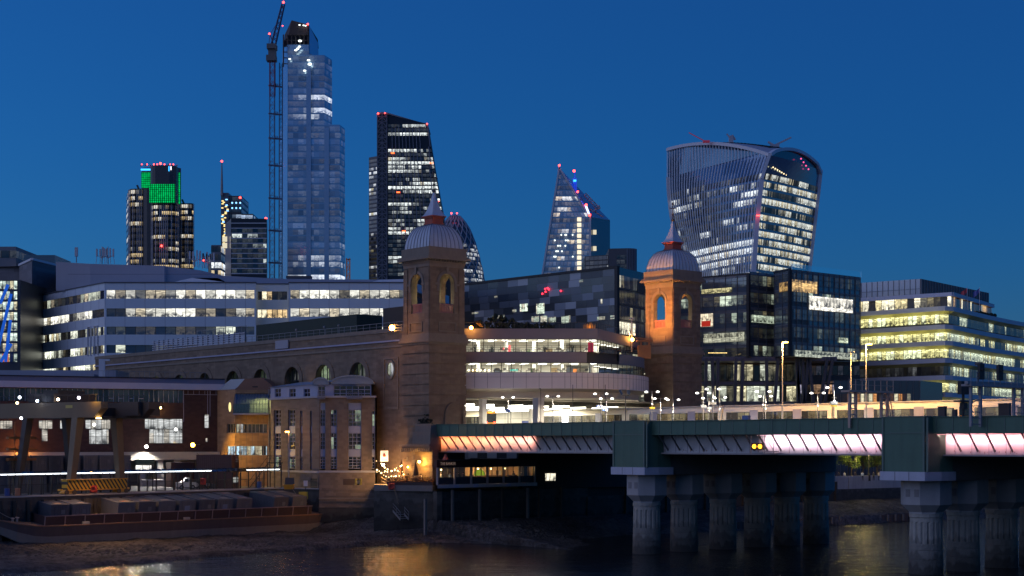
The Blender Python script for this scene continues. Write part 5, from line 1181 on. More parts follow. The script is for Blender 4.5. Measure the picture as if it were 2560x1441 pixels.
# base of the near tower: blind arch, pedestal, bracketed cornice and quoined pier below
tb = MB(Sa(-1.3)); ring_arch(tb, 4.3, 1.5, 1.9, 18.3, 15.5, -.45, -.15); ring_arch(tb, 4.3, .0, 1.5, 18.3, 15.5, -.22, -.15); tb.build('blind_arch', brick, TW)
bp_ = thing('bridge_abutment', 'quoined brick pier with a bracketed stone cornice at the landward bridge end', 'pier', S(-1, -1.2, ZQ))
MB(S).box(-4.0, .4, -1.3, .3, 13.9, 15.7).box(-3.7, .2, -1.1, .3, 15.7, 16.9).build('pedestal', stone, bp_)
m = MB(S).box(-6.9, .7, -1.7, .3, 13.55, 13.85).box(-6.6, .5, -1.4, .3, 13.3, 13.55).box(-6.2, .4, -1.15, .3, 13.0, 13.3)
for k in range(15): m.box(-6.7+k*.5, -6.45+k*.5, -1.6, -1.1, 12.75, 13.3)
m.build('cornice', stone, bp_)
MB(S).box(-4.8, .25, -.8, .3, 7.86, 12.99).box(-4.9, .35, -.95, .3, 10.6, 10.9).build('brickwork', brick, bp_)
qn = MB(S)
for k in range(8):
    w = .8 if k % 2 else .5
    qn.box(.25-w, .31, -.86, -.8+.06, 8.0+k*.62, 8.5+k*.62).box(-4.86, -4.8+w, -.86, -.74, 8.0+k*.62, 8.5+k*.62)
qn.build('quoins', stone, bp_)
bush = MB()
for k in range(70):
    p = S(R.uniform(-3.4,-.9), R.uniform(-1.0,.1), 16.9+abs(R.gauss(0,.55))); bush.ball(p, R.uniform(.1,.25), 5, 4)
tag(bush.build('wall_plant', mat('plant_dark', (.02,.025,.015), .9)), 'dark plant growing on the stone ledge of the near brick tower', 'plant')

# ---------------------------------------------------------------- bow fronted office over the tracks
BO = thing('bow_office', 'brightly lit bow fronted office between the brick towers above the tracks', 'building', (7, 252, 16.6))
def bowpath(inset, x0=-7.6, n=26):
    pts = [(x0+(8-x0)*k/8, 242+inset) for k in range(8)]
    for k in range(n+1):
        t = math.pi/2*k/n; pts.append((8+(14.6-inset)*math.sin(t), 266-(24-inset)*math.cos(t)))
    return pts
def strip(mb, path, z0, z1, path2=None):
    path2 = path2 or path
    for p, q, p2, q2 in zip(path, path[1:], path2, path2[1:]): mb.face([(p[0],p[1],z0),(q[0],q[1],z0),(q2[0],q2[1],z1),(p2[0],p2[1],z1)])
def slab(mb, path, z, back=((22,274),(-16,262))): mb.face([(x,y,z) for x,y in path]+[(x,y,z) for x,y in back])
fas = mat('bow_fascia', (.66,.60,.60), .6, .08, .15, streak=.35)
m = MB(); strip(m, bowpath(0), 22.3, 24.72); strip(m, bowpath(0), 24.72, 24.72, bowpath(.9)); m.build('fascia', fas, BO)
m = MB(); strip(m, bowpath(0), 22.3, 21.85, bowpath(1.6)); strip(m, bowpath(1.6), 20.95, 21.85); slab(m, bowpath(1.6), 20.95); m.build('soffit', mat('bow_soffit', (.42,.38,.33), .7, .1, .3), BO)
jm_ = MB(); bp0 = bowpath(-.012)
for k in range(0, len(bp0), 1):
    x, y = bp0[k]; jm_.box(x-.025, x+.025, y-.012, y+.02, 22.35, 24.7)
for p, q in zip(bp0, bp0[1:]): jm_.beam((p[0],p[1],24.05), (q[0],q[1],24.05), .02, .03)
jm_.build('fascia_joints', mat('joint_dark', (.13,.12,.13), .8), BO)
inner_w = mat('office_white_wall', (.72,.71,.66), .7, .05, .2)
carpet = mat('office_floor', (.30,.28,.25), .8, .1, .5)
gl = clearglass('office_clear_glass', .07, (.93,.96,.94))
mullion = mat('black_mullion', (.012,.012,.014), .5)
# first floor: glass z 24.72-26.3, band 26.3-27.85
p1_ = bowpath(.9); m = MB(); strip(m, bowpath(.5)[:13], 26.3, 27.85); strip(m, bowpath(.5)[:13], 26.3, 26.3, bowpath(1.2)[:13]); slab(m, bowpath(.5)[:13], 27.85, ((8,262),(-16,262))); m.build('spandrel', mat('bow_spandrel', (.20,.17,.19), .6, .1, .2), BO)
m = MB(); strip(m, bowpath(1.1)[12:20], 26.25, 27.85); m.build('dark_spandrel', mat('bow_spandrel_dark', (.025,.025,.03), .6), BO)
m = MB(); strip(m, bowpath(.7)[19:], 26.2, 27.8); slab(m, bowpath(.7)[12:], 27.8, ((16,274),(6,262))); m.build('spandrel', mat('bow_spandrel_grey', (.13,.13,.16), .6, .1, .2), BO)
def glaze(path, z0, z1, step, name='window'):
    """panes between black mullions, each pane its own part"""
    L = [0]
    for p, q in zip(path, path[1:]): L.append(L[-1]+math.hypot(q[0]-p[0], q[1]-p[1]))
    def at(l):
        for k in range(len(path)-1):
            if l <= L[k+1]+1e-6:
                w = (l-L[k])/(L[k+1]-L[k]); return (path[k][0]+(path[k+1][0]-path[k][0])*w, path[k][1]+(path[k+1][1]-path[k][1])*w)
        return path[-1]
    n = round(L[-1]/step); mm = MB()
    for k in range(n):
        p, q = at(L[-1]*k/n), at(L[-1]*(k+1)/n)
        MB().face([(p[0],p[1],z0),(q[0],q[1],z0),(q[0],q[1],z1),(p[0],p[1],z1)]).build(name, gl, BO)
        mm.box(p[0]-.05, p[0]+.05, p[1]-.1, p[1]+.06, z0, z1)
    for p, q in zip(path, path[1:]):
        for z in (z0+.04, z1-.04): mm.beam((p[0],p[1]-.02,z), (q[0],q[1]-.02,z), .08, .08)
    mm.build('mullions', mullion, BO)
glaze(p1_, 24.72, 26.28, 1.5)
p2_ = [(-7.6,243.4),(12.8,243.4),(20.8,267.5)]
glaze(p2_, 27.87, 29.9, 1.62)
ro = [(-7.8,243.0),(13.0,243.0),(21.1,267.6)]
m = MB(); strip(m, ro, 29.9, 31.45); slab(m, ro, 29.9); slab(m, ro, 31.45); m.build('roof_band', mat('bow_spandrel', (.2,.17,.19)), BO)
# interiors
for zf, zc_, path, bk in ((24.72, 26.29, bowpath(1.0), 250.5), (27.86, 29.88, [(-7.6,243.6),(12.6,243.6),(20.5,267)], 253.0)):
    m = MB(); slab(m, path, zf+.01, ((20,272),(-10,bk+6))); m.build('floor', carpet, BO)
    m = MB(); slab(m, path, zc_-.01, ((20,272),(-10,bk+6))); m.build('ceiling', inner_w, BO)
    MB().box(-9, 8.5, bk, bk+.2, zf+.02, zc_-.02).box(8.3, 8.5, bk+.2, 259, zf+.02, zc_-.02).box(8.5, 14, 258.8, 259, zf+.02, zc_-.02).build('inner_wall', inner_w, BO)
    for k in range(7):
        x = -6+k*2.9+R.uniform(-.6,.6); MB().box(x, x+R.uniform(.5,1.2), bk-.06, bk-.01, zf+.03, zf+R.uniform(.9,1.35)).build('wall_panel', mat('panel_%d' % (k % 4), [(.45,.33,.18),(.12,.13,.16),(.38,.36,.33),(.16,.25,.12)][k % 4], .7), BO)
    for k in range(5):
        x = -5.2+k*4.3; MB().lathe(x, 246.4+.4*(k % 2), [(.26,zf+.02),(.26,zc_-.02)], 10).build('column', inner_w, BO)
    lm_ = glow('office_tube', (1,.96,.86), 5.0)
    for k in range(16):
        x, y = -6.5+(k % 8)*2.6+R.uniform(-.3,.3), 245.4+(k//8)*2.6; MB().box(x, x+R.uniform(.7,1.5), y, y+.12, zc_-.09, zc_-.03).build('ceiling_light', lm_, BO)
    for k in range(4): MB().box(13.0+k*1.2, 13.9+k*1.2, 254+k*3.0, 254.15+k*3.0, zc_-.09, zc_-.03).build('ceiling_light', lm_, BO)
    for x, y, e_ in ((-4,246.8,140),(2,246.8,140),(8,246.8,140),(12.5,250.5,90),(15.5,258,80)): lamp('AREA', (x,y,zc_-.12), e_*(2.2 if zf < 26 else 4.5), (1,.95,.80), BO, 4.6, 3.4, (0,0,-1))
    dk_ = MB()
    for k in range(15): 
        x, y = -7+R.uniform(0,19), 245+R.uniform(0,3.2); dk_.box(x, x+1.1, y, y+.6, zf+.5, zf+.55).box(x+.05, x+.12, y+.05, y+.12, zf+.03, zf+.5).box(x+.98, x+1.05, y+.5, y+.57, zf+.03, zf+.5).box(x+.3, x+.75, y+.25, y+.3, zf+.6, zf+.85)
    dk_.build('desks', mat('desk_dark', (.10,.085,.07), .6), BO)
for x, zf in ((-3.1,27.87),(9.2,27.87),(-5.6,27.87),(5.0,27.87)):
    pm_ = MB()
    for k in range(14): a = R.random()*6.28; pm_.beam((x,244.6,zf+.35), (x+.35*math.cos(a),244.6+.35*math.sin(a),zf+.6+R.random()*.7), .07, .02)
    pm_.lathe(x, 244.6, [(.14,zf+.01),(.2,zf+.36)], 8); pm_.build('potted_plant', mat('plant_dark', (.02,.025,.015)), BO)
MB().box(11.6, 12.45, 244.4, 244.6, 27.9, 29.4).build('red_screen', mat('magenta_screen', (.55,.02,.06), .6, emit=(1,.03,.1), est=.25), BO)
MB().box(-1.0,-.2, 249, 249.1, 28.3, 29.3).box(-1.7,-.2,249.12,249.2,28.5,28.9).build('red_notice', mat('notice_red', (.5,.05,.07), .6), BO)
cy_ = Fr((-8,243.4),(8,243.4)); text('OFFICE', cy_, 8.3, 25.0, .28, 0, glow('cyan_neon', (.02,.75,.6), 2.2), BO, 'neon_sign', width=1.15)
for k in range(6): MB().ball((-6.6+k*.62, 243.5, 25.12), .14, 8, 5).build('globe_lamp', glow('globe_warm', (1,.86,.55), 5.0), BO)
MB().box(9.5,10.1,249,249.1,24.8,25.6).build('orange_panel', mat('orange_panel', (.6,.18,.03), .6), BO)
tr_ = thing('terrace_rail', 'thin dark terrace rail in front of the upper bow office windows', 'railing', (0, 242.8, 27.86))
m = MB(); bpp = bowpath(.8)
for p, q in zip(bpp[:14], bpp[1:15]): 
    for z in (28.25,28.55,28.85): m.beam((p[0],p[1],z), (q[0],q[1],z), .04)
    m.beam((p[0],p[1],27.85), (p[0],p[1],28.87), .05)
m.build('rail', black, tr_)
# roof terrace
rg_ = MB()
for k in range(150):
    x = -6+12.5*R.random(); z = 31.5+R.random()*(.9+1.4*math.exp(-((x+2.2)/2.2)**2)); rg_.ball((x, 245+R.random()*1.6, z), R.uniform(.18,.42), 5, 4)
tag(rg_.build('roof_shrubs', mat('shrub_dark', (.025,.035,.02), .9, .4, 2)), 'dark clipped shrubs along the bow office roof terrace', 'shrubs')
rr = thing('roof_rail', 'thin rail edging the bow office roof terrace', 'railing', (3, 243.2, 31.45)); m = MB()
for k in range(22): m.box(-7.4+k*.97, -7.36+k*.97, 243.25, 243.3, 31.45, 32.4)
m.box(-7.4, 13, 243.25, 243.29, 32.36, 32.42)
for k in range(20): w = k/19.0; m.box(13+8*w-.02, 13+8*w+.02, 243.3+24.3*w, 243.34+24.3*w, 31.45, 32.4)
m.beam((13,243.3,32.4), (21,267.6,32.4), .05); m.build('rail', steel_dk, rr)
cw_ = thing('roof_ornament', 'glowing orange crown shaped roof planting on the bow office', 'ornament', (gx(1474,246), 246, 31.5))
m = MB()
for k in range(46):
    a = R.random()*6.28; r = .95*math.sqrt(R.random()); x, y = gx(1474,246)+r*math.cos(a), 246+r*math.sin(a); m.tube((x,y,31.5), (x+.12*math.cos(a),y,32.1+R.random()*.5), .05, .015, 5)
m.build('stems', mat('crown_straw', (.5,.3,.1), .8), cw_); lamp('POINT', (gx(1474,246), 244.9, 31.9), 32, ORANGE, cw_, .3)
pa = thing('planter_arch', 'orange lit curved planter beside the near brick tower on the bow roof', 'planter', (gx(1198,243.5), 243.5, 31.5)); m = MB()
for k in range(9): a0_, a1_ = math.pi*(.08+.055*k), math.pi*(.08+.055*(k+1)); m.beam((gx(1206,243.5)-1.1*math.sin(a1_)-.0,243.5,31.5+1.0*math.sin(a1_)), (gx(1206,243.5)-1.1*math.sin(a0_)+.4,243.5,31.5+1.0*math.sin(a0_)+.05), .2)
m.build('arch', mat('crown_straw', (.5,.3,.1)), pa)
floodlamp(1178, 820, 242.3, 'bright orange flood lamp on the bow office roof beside the near brick tower', 160, est=40, r=.28)
# orange floodlight that washes the far tower
ff = thing('flood_lamp', 'orange tower floodlight on its mast at the bow office roof edge', 'lamp', (19.6, 262, 31.45))
MB().tube((19.6,262,29), (19.6,262,34.6), .09).box(19.2, 20.0, 261.9, 262.1, 34.3, 34.6).build('mast', mat('mast_pale', (.5,.45,.4), .6), ff); MB().ball((19.7,261.9,31.0), .3).build('lamp_glass', glow('lampglass_flood_lamp_4042', ORANGE, 40), ff)
lamp('SPOT', (19.0,262.2,31.6), 30000, (1,.36,.06), ff, .3, rot=(5.9,7.5,6.0), angle=80, blend=.8); lamp('POINT', (19.6,261.3,31.4), 120, ORANGE, ff, .3)
cb_ = thing('roof_machine', 'orange lit maintenance unit on the roof beside the far brick tower', 'machine', (21.4, 262, 28.5)); m = MB().box(20.6,22.6,260.5,262.5,27.8,30.0).box(20.4,22.9,260.8,262,30.6,30.9).box(20.9,21.2,261,261.3,30.0,30.6).box(22.2,22.5,261,261.3,30.0,30.6).beam((20.2,261,31.2),(22.8,261,31.0),.15)
m.build('machine_body', mat('machine_orange', (.30,.12,.05), .7), cb_)

# ---------------------------------------------------------------- tracks and platforms under the office
ST2 = thing('platform_hall', 'brightly lit platform hall with white walls below the bow fronted office', 'station', S(-30, 26, 16.0))
pw_ = mat('platform_white_wall', (.72,.70,.62), .6, .06, .3)
MB(S).box(-95, 2.0, 6.5, 55, 15.2, 15.75).build('track_slab', conc_dk, ST2)
for b0, b1 in ((9,15.5),(23.5,29.5),(36,42.5)): MB(S).box(-95, 4, b0, b1, 15.76, 16.75).build('platform', concrete, ST2)
MB(S).box(-95, -8, 50, 50.4, 15.76, 20.9).build('side_wall', pw_, ST2)
MB(S).box(-70, -69.6, 1.5, 50, 15.76, 20.9).build('end_wall', pw_, ST2)
MB(S).box(-45, -44.7, 8, 22, 16.75, 20.6).build('kiosk_wall', pw_, ST2)
MB(S).box(-95, -3, 6.4, 50, 20.75, 20.94).build('ceiling', mat('platform_ceiling', (.22,.2,.17), .8), ST2)
for k in range(5): MB(S).box(-6-k*13, -5.2-k*13, 6.5, 50, 20.1, 20.74).build('ceiling_beam', mat('beam_dark', (.05,.045,.04), .8), ST2)
for px, b, w, mt in ((1207,10.5,.42,pw_),(1346,13.0,.6,concrete),(1330,31,.4,concrete)):
    u = S.u(px, b); MB(S).box(u-w, u+w, b-w, b+w, 15.76, 20.74).build('column', mt, ST2)
dj = MB(S)
for k in range(16): dj.box(-90+k*5, -89.93+k*5, 49.97, 49.995, 15.8, 20.7)
for z in (17.6, 18.6): dj.box(-90, -9, 49.97, 49.994, z, z+.05)
dj.build('wall_joints', mat('joint_grey2', (.3,.29,.26), .8), ST2)
def dside(px, w, z1, m, nm):
    u = S.u(px, 49.9); MB(S).box(u-w, u+w, 49.9, 49.96, 16.2, z1).build(nm, m, ST2)
dside(1314, 1.1, 18.2, mat('door_blue', (.03,.06,.25), .5), 'door'); dside(1440, .8, 18.2, mat('door_grey', (.4,.38,.34), .6), 'door'); dside(1463, .8, 18.2, mat('door_grey', (.4,.38,.34)), 'door'); dside(1388, 1.0, 19.2, mat('opening_dark', (.04,.035,.03), .8), 'opening')
tubem = glow('platform_tube', (1,.95,.80), 7.0)
for k in range(60):
    a, b = -7-R.random()*52, 8+R.random()*40
    MB(S).box(a-1.7, a+1.7, b-.2, b+.2, 19.75+R.random()*.3, 19.95+R.random()*.3).build('light_tube', tubem, ST2)
for a, b in ((-8,12),(-8,27),(-8,40),(-26,14),(-26,30),(-26,44),(-48,20),(-48,40)): lamp('AREA', S(a,b,19.6), 5200, (1,.93,.74), ST2, 9, 4, (0,0,-1))
ns = MB(Sa(-12)); 
for px, s_ in ((1276,'2'),(1262,'7')): pass

# trains
trainw = mat('train_white', (.78,.72,.58), .35, .06, .4)
trainroof = mat('train_roof', (.42,.41,.40), .6, .1, .4)
trainwin = lit('train_window', cw=1.3, thr=.50, soft=4.0, dim=.02, ceil=.25, cl=(.5,1), warm=(1,.72,.28), cool=(1,.85,.45), st=.32, seed=140, mull=.06, det=(1.2,3), contrast=1.0, dark=(.02,.02,.02))
doorm = mat('train_door', (.30,.30,.40), .4, .1, .5); yel = mat('train_yellow', (.65,.33,.03), .5)
def carriage(par, a0, a1, b0, z0, cab=0):
    sec = [(.05,.75),(0,1.0),(-.04,2.3),(.02,2.9),(.25,3.35),(.7,3.62),(1.4,3.7),(2.1,3.62),(2.55,3.35),(2.78,2.9),(2.84,2.3),(2.8,1.0),(2.75,.75)]
    ends = [(a0,1.0),(a1,1.0)]
    if cab == 1: ends = [(a0,1.0),(a1-1.3,1.0),(a1-.45,.985),(a1,.93)]
    if cab == -1: ends = [(a0,.93),(a0+.45,.985),(a0+1.3,1.0),(a1,1.0)]
    bd = MB(S).loft([[(a, b0+1.4+(b-1.4)*(1 if s == 1 else s), z0+(z if s == 1 else .75+(z-.75)*s)) for b, z in sec] for a, s in ends]).build('carriage', trainw, par)
    MB(S).box(a0+.2, a1-.2, b0+.3, b0+2.5, z0+.25, z0+.74).build('underframe', black, bd)
    L = a1-a0
    for d in (.30, .70): MB(S).box(a0+L*d-.75, a0+L*d+.75, b0-.075, b0-.045, z0+.95, z0+2.95).build('door', doorm, bd)
    for u0, u1 in ((.035,.26),(.34,.66),(.74,.965)): MB(S).box(a0+L*u0, a0+L*u1, b0-.052, b0-.04, z0+1.58, z0+2.7).build('window_band', darkglass, bd)
    for u0, u1 in ((.04,.10),(.115,.255),(.345,.49),(.51,.655),(.745,.885),(.90,.96)):
        MB(S).face([(a0+L*u0,b0-.06,z0+1.65),(a0+L*u1,b0-.06,z0+1.65),(a0+L*u1,b0-.06,z0+2.62),(a0+L*u0,b0-.06,z0+2.62)], [(a0+L*u0,.02),(a0+L*u1,.02),(a0+L*u1,.98),(a0+L*u0,.98)]).build('window', trainwin, bd)
    MB(S).box(a0+.02, a1-.02, b0+.3, b0+2.5, z0+3.56, z0+3.72).build('roof', trainroof, bd)
    if cab:
        e = a1 if cab == 1 else a0; s = cab
        MB(S).box(min(e,e+s*.05), max(e,e+s*.05), b0+.15, b0+2.65, z0+1.0, z0+1.75).build('cab_nose', yel, bd)
        MB(S).box(min(e,e+s*.04), max(e,e+s*.04), b0+.2, b0+2.6, z0+1.76, z0+3.2).build('cab_window', darkglass, bd)
        MB(S).box(min(e,e+s*.06), max(e,e+s*.06), b0+.3, b0+2.5, z0+3.2, z0+3.5).build('cab_top', yel, bd)
    return bd
def train(name, label, a0, n, b0, z0, cabs, L=20.0):
    T = thing(name, label, 'train', S(a0, b0+1.4, z0))
    for k in range(n): carriage(T, a0+k*(L+.3), a0+k*(L+.3)+L, b0, z0, cabs[k])
    return T
aE = S.u(2402, 31)
train('passenger_train', 'long white passenger train passing over the bridge towards the platforms', aE-4*20.3, 4, 31, 15.8, (0,0,0,1))
train('passenger_train', 'second white passenger train entering at the right picture edge', S.u(2425, 30.6), 2, 30.6, 15.8, (-1,0))
aS = S.u(1240, 19.5)
tS = train('passenger_train', 'stationary train in the platform hall showing red tail lamps', aS-20, 1, 16.9, 15.55, (1,))
for b in (17.5, 19.1): MB(S).ball((aS+.12, b, 17.3), .17, 8, 5).build('tail_lamp', glow('tail_red', (1,.06,.03), 9.0), tS)
MB(S).box(aS+.02, aS+.07, 17.9, 18.7, 18.82, 19.0).build('destination_panel', glow('dest_orange', (1,.4,.05), 3.0), tS)
# ---------------------------------------------------------------- the railway bridge
BR = thing('railway_bridge', 'green and white plate girder railway bridge on fluted concrete columns with pink lit panels', 'bridge', S(40, 0, 0))
def seg(px0, px1, b): return S.u(px0, b), S.u(px1, b)
piers = []
for pl, pr_, pc in ((1533,1612,1645),(2206,2312,2350)):
    piers.append((S.u(pl,-1.1), S.u(pr_,-1.1), S.u(pc,.9)))
sp_ = piers[1][0]-piers[0][0]
piers.append(tuple(a+sp_ for a in piers[1]))
END = 150
m = MB(S); m.box(-1.2, END, 0, .3, 15.13, 16.72).box(-1.2, END, -.12, .42, 16.72, 16.8).box(-1.2, END, -.1, .4, 15.05, 15.13)
pg_ = m.build('parapet_girder', green_p, BR)
m = MB(S)
for k in range(72): m.box(-.8+k*2.05, -.72+k*2.05, -.05, -.001, 15.14, 16.71)
addto(pg_, m, mat('green_trim', (.09,.15,.13), .5))
web_ = MB(S).box(-1.2, END, 1.9, 2.1, 12.84, 15.1).build('web_plate', grey_girder, BR)
MB(S).box(-1.2, END, 1.45, 2.5, 12.66, 12.84).build('bottom_flange', mat('flange_dirty', (.30,.29,.29), .7, .3, .4), BR)
MB(S).box(-1.2, END, .43, 1.89, 15.02, 15.1).build('walkway_soffit', steel_dk, BR)
jn = MB(S)
for k in range(72): jn.box(.2+k*2.05, .25+k*2.05, 1.87, 1.899, 12.85, 15.0)
addto(web_, jn, mat('joint_grey', (.2,.2,.25)))
rv = MB(S)
for k in range(200): a = R.uniform(0,100); rv.box(a, a+.05, 1.88, 1.898, 12.9+R.random()*.3, 13.0+R.random()*.3)
addto(web_, rv, mat('rust', (.2,.08,.04), .9))
def inpier(a): return any(p[0]-.3 < a < p[2]+.3 for p in piers)
k = 0
while k*2.05 < END-3:
    a = 1.0+k*2.05; k += 1
    if inpier(a): continue
    MB(S).beam((a,.2,15.08), (a,1.84,13.15), .09, .2).build('bracket', mat('bracket_grey', (.10,.105,.12), .6), BR)
MB(S).box(-1.2, END, 2.12, 36, 15.1, 15.7).build('deck', conc_dk, BR)
cg = mat('cross_girder_dark', (.04,.04,.042), .8)
for k in range(44): MB(S).box(2+k*3.3, 2.35+k*3.3, 2.5, 36, 13.4, 15.09).build('cross_girder', cg, BR)
m = MB(S).box(-1.2, END, 36, 36.3, 12.8, 15.9).build('east_girder', green_p, BR)
for i, (aL, aR, aC) in enumerate(piers):
    c = aC-aR; poly = [(aL,-1.1),(aR,-1.1),(aC,.9),(aC,3.2),(aL-c,3.2),(aL-c,.9)]
    cs = MB(S); cs.prism(poly, 11.0, 16.86); pc_ = cs.build('pier_casing', green_p, BR)
    t = MB(S); ex = offset(poly, .06)
    for z in (15.05, 16.78): t.prism(ex, z, z+.1)
    for x, y in ((aL+.1,-1.1),(aR-.1,-1.1),(aR+.25,-.95)): t.box(x-.12, x+.12, y-.1, y+.1, 11.02, 16.7)
    t.build('casing_trim', mat('green_trim', (.09,.15,.13), .5), BR)
    cap_ = MB(S).prism(offset(poly, .22), 10.06, 11.0).build('pier_cap', mat('cap_concrete', (.42,.45,.54), .8, .2, .5, streak=.4), BR)
    jt = MB(S)
    for w in (.33, .66): jt.box(aL+(aR-aL)*w-.03, aL+(aR-aL)*w+.03, -1.335, -1.3, 10.07, 10.99)
    addto(cap_, jt, steel_dk)
    MB(S).box(aL-c*.2, aR+c*.2, 3.21, 36, 10.06, 13.2).build('crosshead', conc_dk, BR)
    am = (aL+aR)/2
    fa_ = Sa(am)
    if i == 0: bs = [fa_.u(px) for px in (1617,1710,1807,1893,1967,2040)]
    elif i == 1: b0_ = fa_.u(2315); bs = [b0_]+[b0_+(x-bs0[0]) for x in bs0[1:]]
    else: bs = [b+.0 for b in bs0]
    if i == 0: bs0 = bs
    colm = mat('column_concrete', (.31,.31,.28), .85, .4, .5, streak=.5, bump=.4, tide=3.6)
    for b in bs:
        n = 8
        oc = lambda r, z: [(am+r*math.cos(math.pi/8+2*math.pi*k/n), b+r*math.sin(math.pi/8+2*math.pi*k/n), z) for k in range(n)]
        cp_ = MB(S).loft([oc(2.72,10.05), oc(2.72,7.45), oc(1.85,6.65), oc(1.85,6.5)]).build('column_capital', mat('capital_concrete', (.31,.32,.33), .8, .25, .5, streak=.4), BR)
        for x in (-.75,.35): MB(S).box(am-2.555, am-2.5, b+x, b+x+.55, 8.3, 9.1).build('access_hatch', mat('hatch_dark', (.2,.2,.21), .8), cp_); MB(S).box(am+x, am+x+.55, b-2.555, b-2.5, 8.3, 9.1).build('access_hatch', mat('hatch_dark', (.2,.2,.21)), cp_)
        fl_ = MB(S); N_ = 64
        def ringf(z, fd, r=1.72): return [(am+(r-fd*(1 if k % 4 in (0,) else 0))*math.cos(2*math.pi*k/N_), b+(r-fd*(1 if k % 4 in (0,) else 0))*math.sin(2*math.pi*k/N_), z) for k in range(N_)]
        zz = [(6.5,0,1.78),(6.1,0,1.78),(6.05,0,1.7),(5.6,0,1.7),(5.55,.16,1.72),(3.3,.16,1.74),(3.25,0,1.76),(2.6,0,1.76),(2.55,0,1.72),(2.5,0,1.78),(1.6,0,1.8),(1.55,0,1.76),(1.5,0,1.8),(-2,0,1.86)]
        fl_.loft([ringf(z, fd, r) for z, fd, r in zz]).build('column', colm, BR)
# LED strips below the parapet wash the web plate
def led(px0, px1, cols, power, est):
    a0, a1 = seg(px0, px1, 1.9); n = len(cols); w = (a1-a0)/n
    for k, c in enumerate(cols):
        a = a0+w*k; o = MB(S).box(a+.05, a+w-.05, .5, .58, 14.9, 14.96).build('led_strip', glow('led_%d_%d' % (px0, k), c, est), BR)
        p = S(a+w/2, .62, 14.85); d = S(0,1.28,-.55); q = S(0,0,0)
        l = lamp('AREA', p, power*w, c, BR, w*.96, .08, (d[0]-q[0], d[1]-q[1], -.55), spread=84)
        # lay the strip's long side along the bridge
        v = Vector((d[0]-q[0], d[1]-q[1], -.55)).normalized(); x = Vector((DX, DY, 0)); y = (-v).cross(x).normalized()
        from mathutils import Matrix
        l.rotation_euler = Matrix((x, y, -v)).transposed().to_euler()
led(1100, 1336, [(1,.26,.09),(1,.29,.12),(1,.32,.16),(1,.34,.20),(1,.36,.25)], 30, 1.0)
led(1912, 2204, [(1,.62,.70),(1,.66,.74),(1,.62,.70),(1,.58,.65),(1,.54,.62)], 40, 1.2)
led(2356, 2620, [(1,.42,.44),(1,.40,.42),(1,.38,.40)], 32, 1.2)
# amber navigation lamps hung on the girder
nl = thing('navigation_light', 'twin amber navigation lamps in a black box hung on the bridge girder', 'signal', S(S.u(1895,.5), .5, 13.2))
a = S.u(1895, .6); MB(S).box(a-.95, a+.95, .5, .8, 13.25, 14.05).build('lamp_box', black, nl)
for d in (-.45, .45): MB(S).ball((a+d,.45,13.65), .25, 10, 6).build('amber_lens', glow('amber_lens', (1,.42,.02), 6.0), nl); MB(S).lathe(a+d, .45, [(.02,13.2),(.02,13.25)], 8).build('drip_edge', black, nl)
fr_ = MB(S)
for x in (a-1.1, a+1.0, a+2.4): fr_.box(x, x+.08, .5, .58, 12.8, 15.0)
fr_.beam((a+1.0,.55,15), (a+2.4,.55,13.2), .07).box(a+1.0, a+2.5, .5, 1.4, 13.0, 13.1).box(a+1, a+2.4, .5, .55, 13.9, 13.95).build('access_cage', steel_gr, nl)
# ---- platform lamps: one built, the rest copied
def plat_lamp():
    o = thing('platform_lamp', 'x', 'lamp', (0,0,0))
    MB().tube((0,0,0), (0,0,4.9), .06, .045).build('pole', mat('lamp_pole_dark', (.14,.14,.15)), o)
    MB().beam((-.75,0,4.85), (.75,0,4.85), .06).beam((-.3,0,3.6), (.3,0,3.6), .05).build('cross_arm', mat('lamp_pole_dark', (.14,.14,.15)), o)
    for s in (-1, 1): MB().lathe(.8*s, 0, [(.05,4.74),(.21,4.77),(.21,4.87),(.1,4.95)], 10).build('lamp_head', glow('platform_lamp_glow', (1,.97,.88), 7.0), o)
    MB().lathe(0, 0, [(.12,3.0),(.14,3.2),(.08,3.3)], 8).build('speaker', mat('pole_white', (.6,.6,.65)), o)
    return o
PL_ = plat_lamp(); first = True
pls = [(1270,993,12,'left of the others before the platform hall'),(1382,990,12,'second from the left before the platform hall'),(1502,984,10,'taller of the pair carrying blue signs'),(1516,996,12,'shorter one of the pair carrying blue signs'),(1630,979,14,'left lamp of the group below the far brick tower'),(1651,996,20,'middle lamp of the group below the far brick tower'),(1683,999,23,'right lamp of the group below the far brick tower'),
       (1758,982,14,'first of the cluster right of the far brick tower'),(1772,995,20,'second and lowest in the cluster right of the far tower'),(1782,972,12,'third and tallest in the cluster right of the far tower'),(1799,993,24,'last of the cluster right of the far brick tower'),(1908,978,13,'left of the pair before the raking legs'),(1914,990,22,'right and lower of the pair before the raking legs'),(2044,982,24,'single one just left of the sign lamp'),(2085,968,14,'one carrying a grey sign above the train')]
for px, py, b, w in pls:
    o = PL_ if first else copy_tree(PL_); first = False
    a = S.u(px, b); z = S.z(px, py, b); p = S(a, b, z-4.9)
    put(o, p, math.radians(-15+R.uniform(-15,15)), 'white double headed platform lamp, '+w, 'platform lamps')
    if px in (1270,1382,1516,1651,1782,1914,2085):
        l = lamp('SPOT', (0,0,0), 2100, (1,.88,.66), None, .2, angle=165, rot=(0,0,-1)); l.parent = o; l.location = (.8, -.1, 4.6)
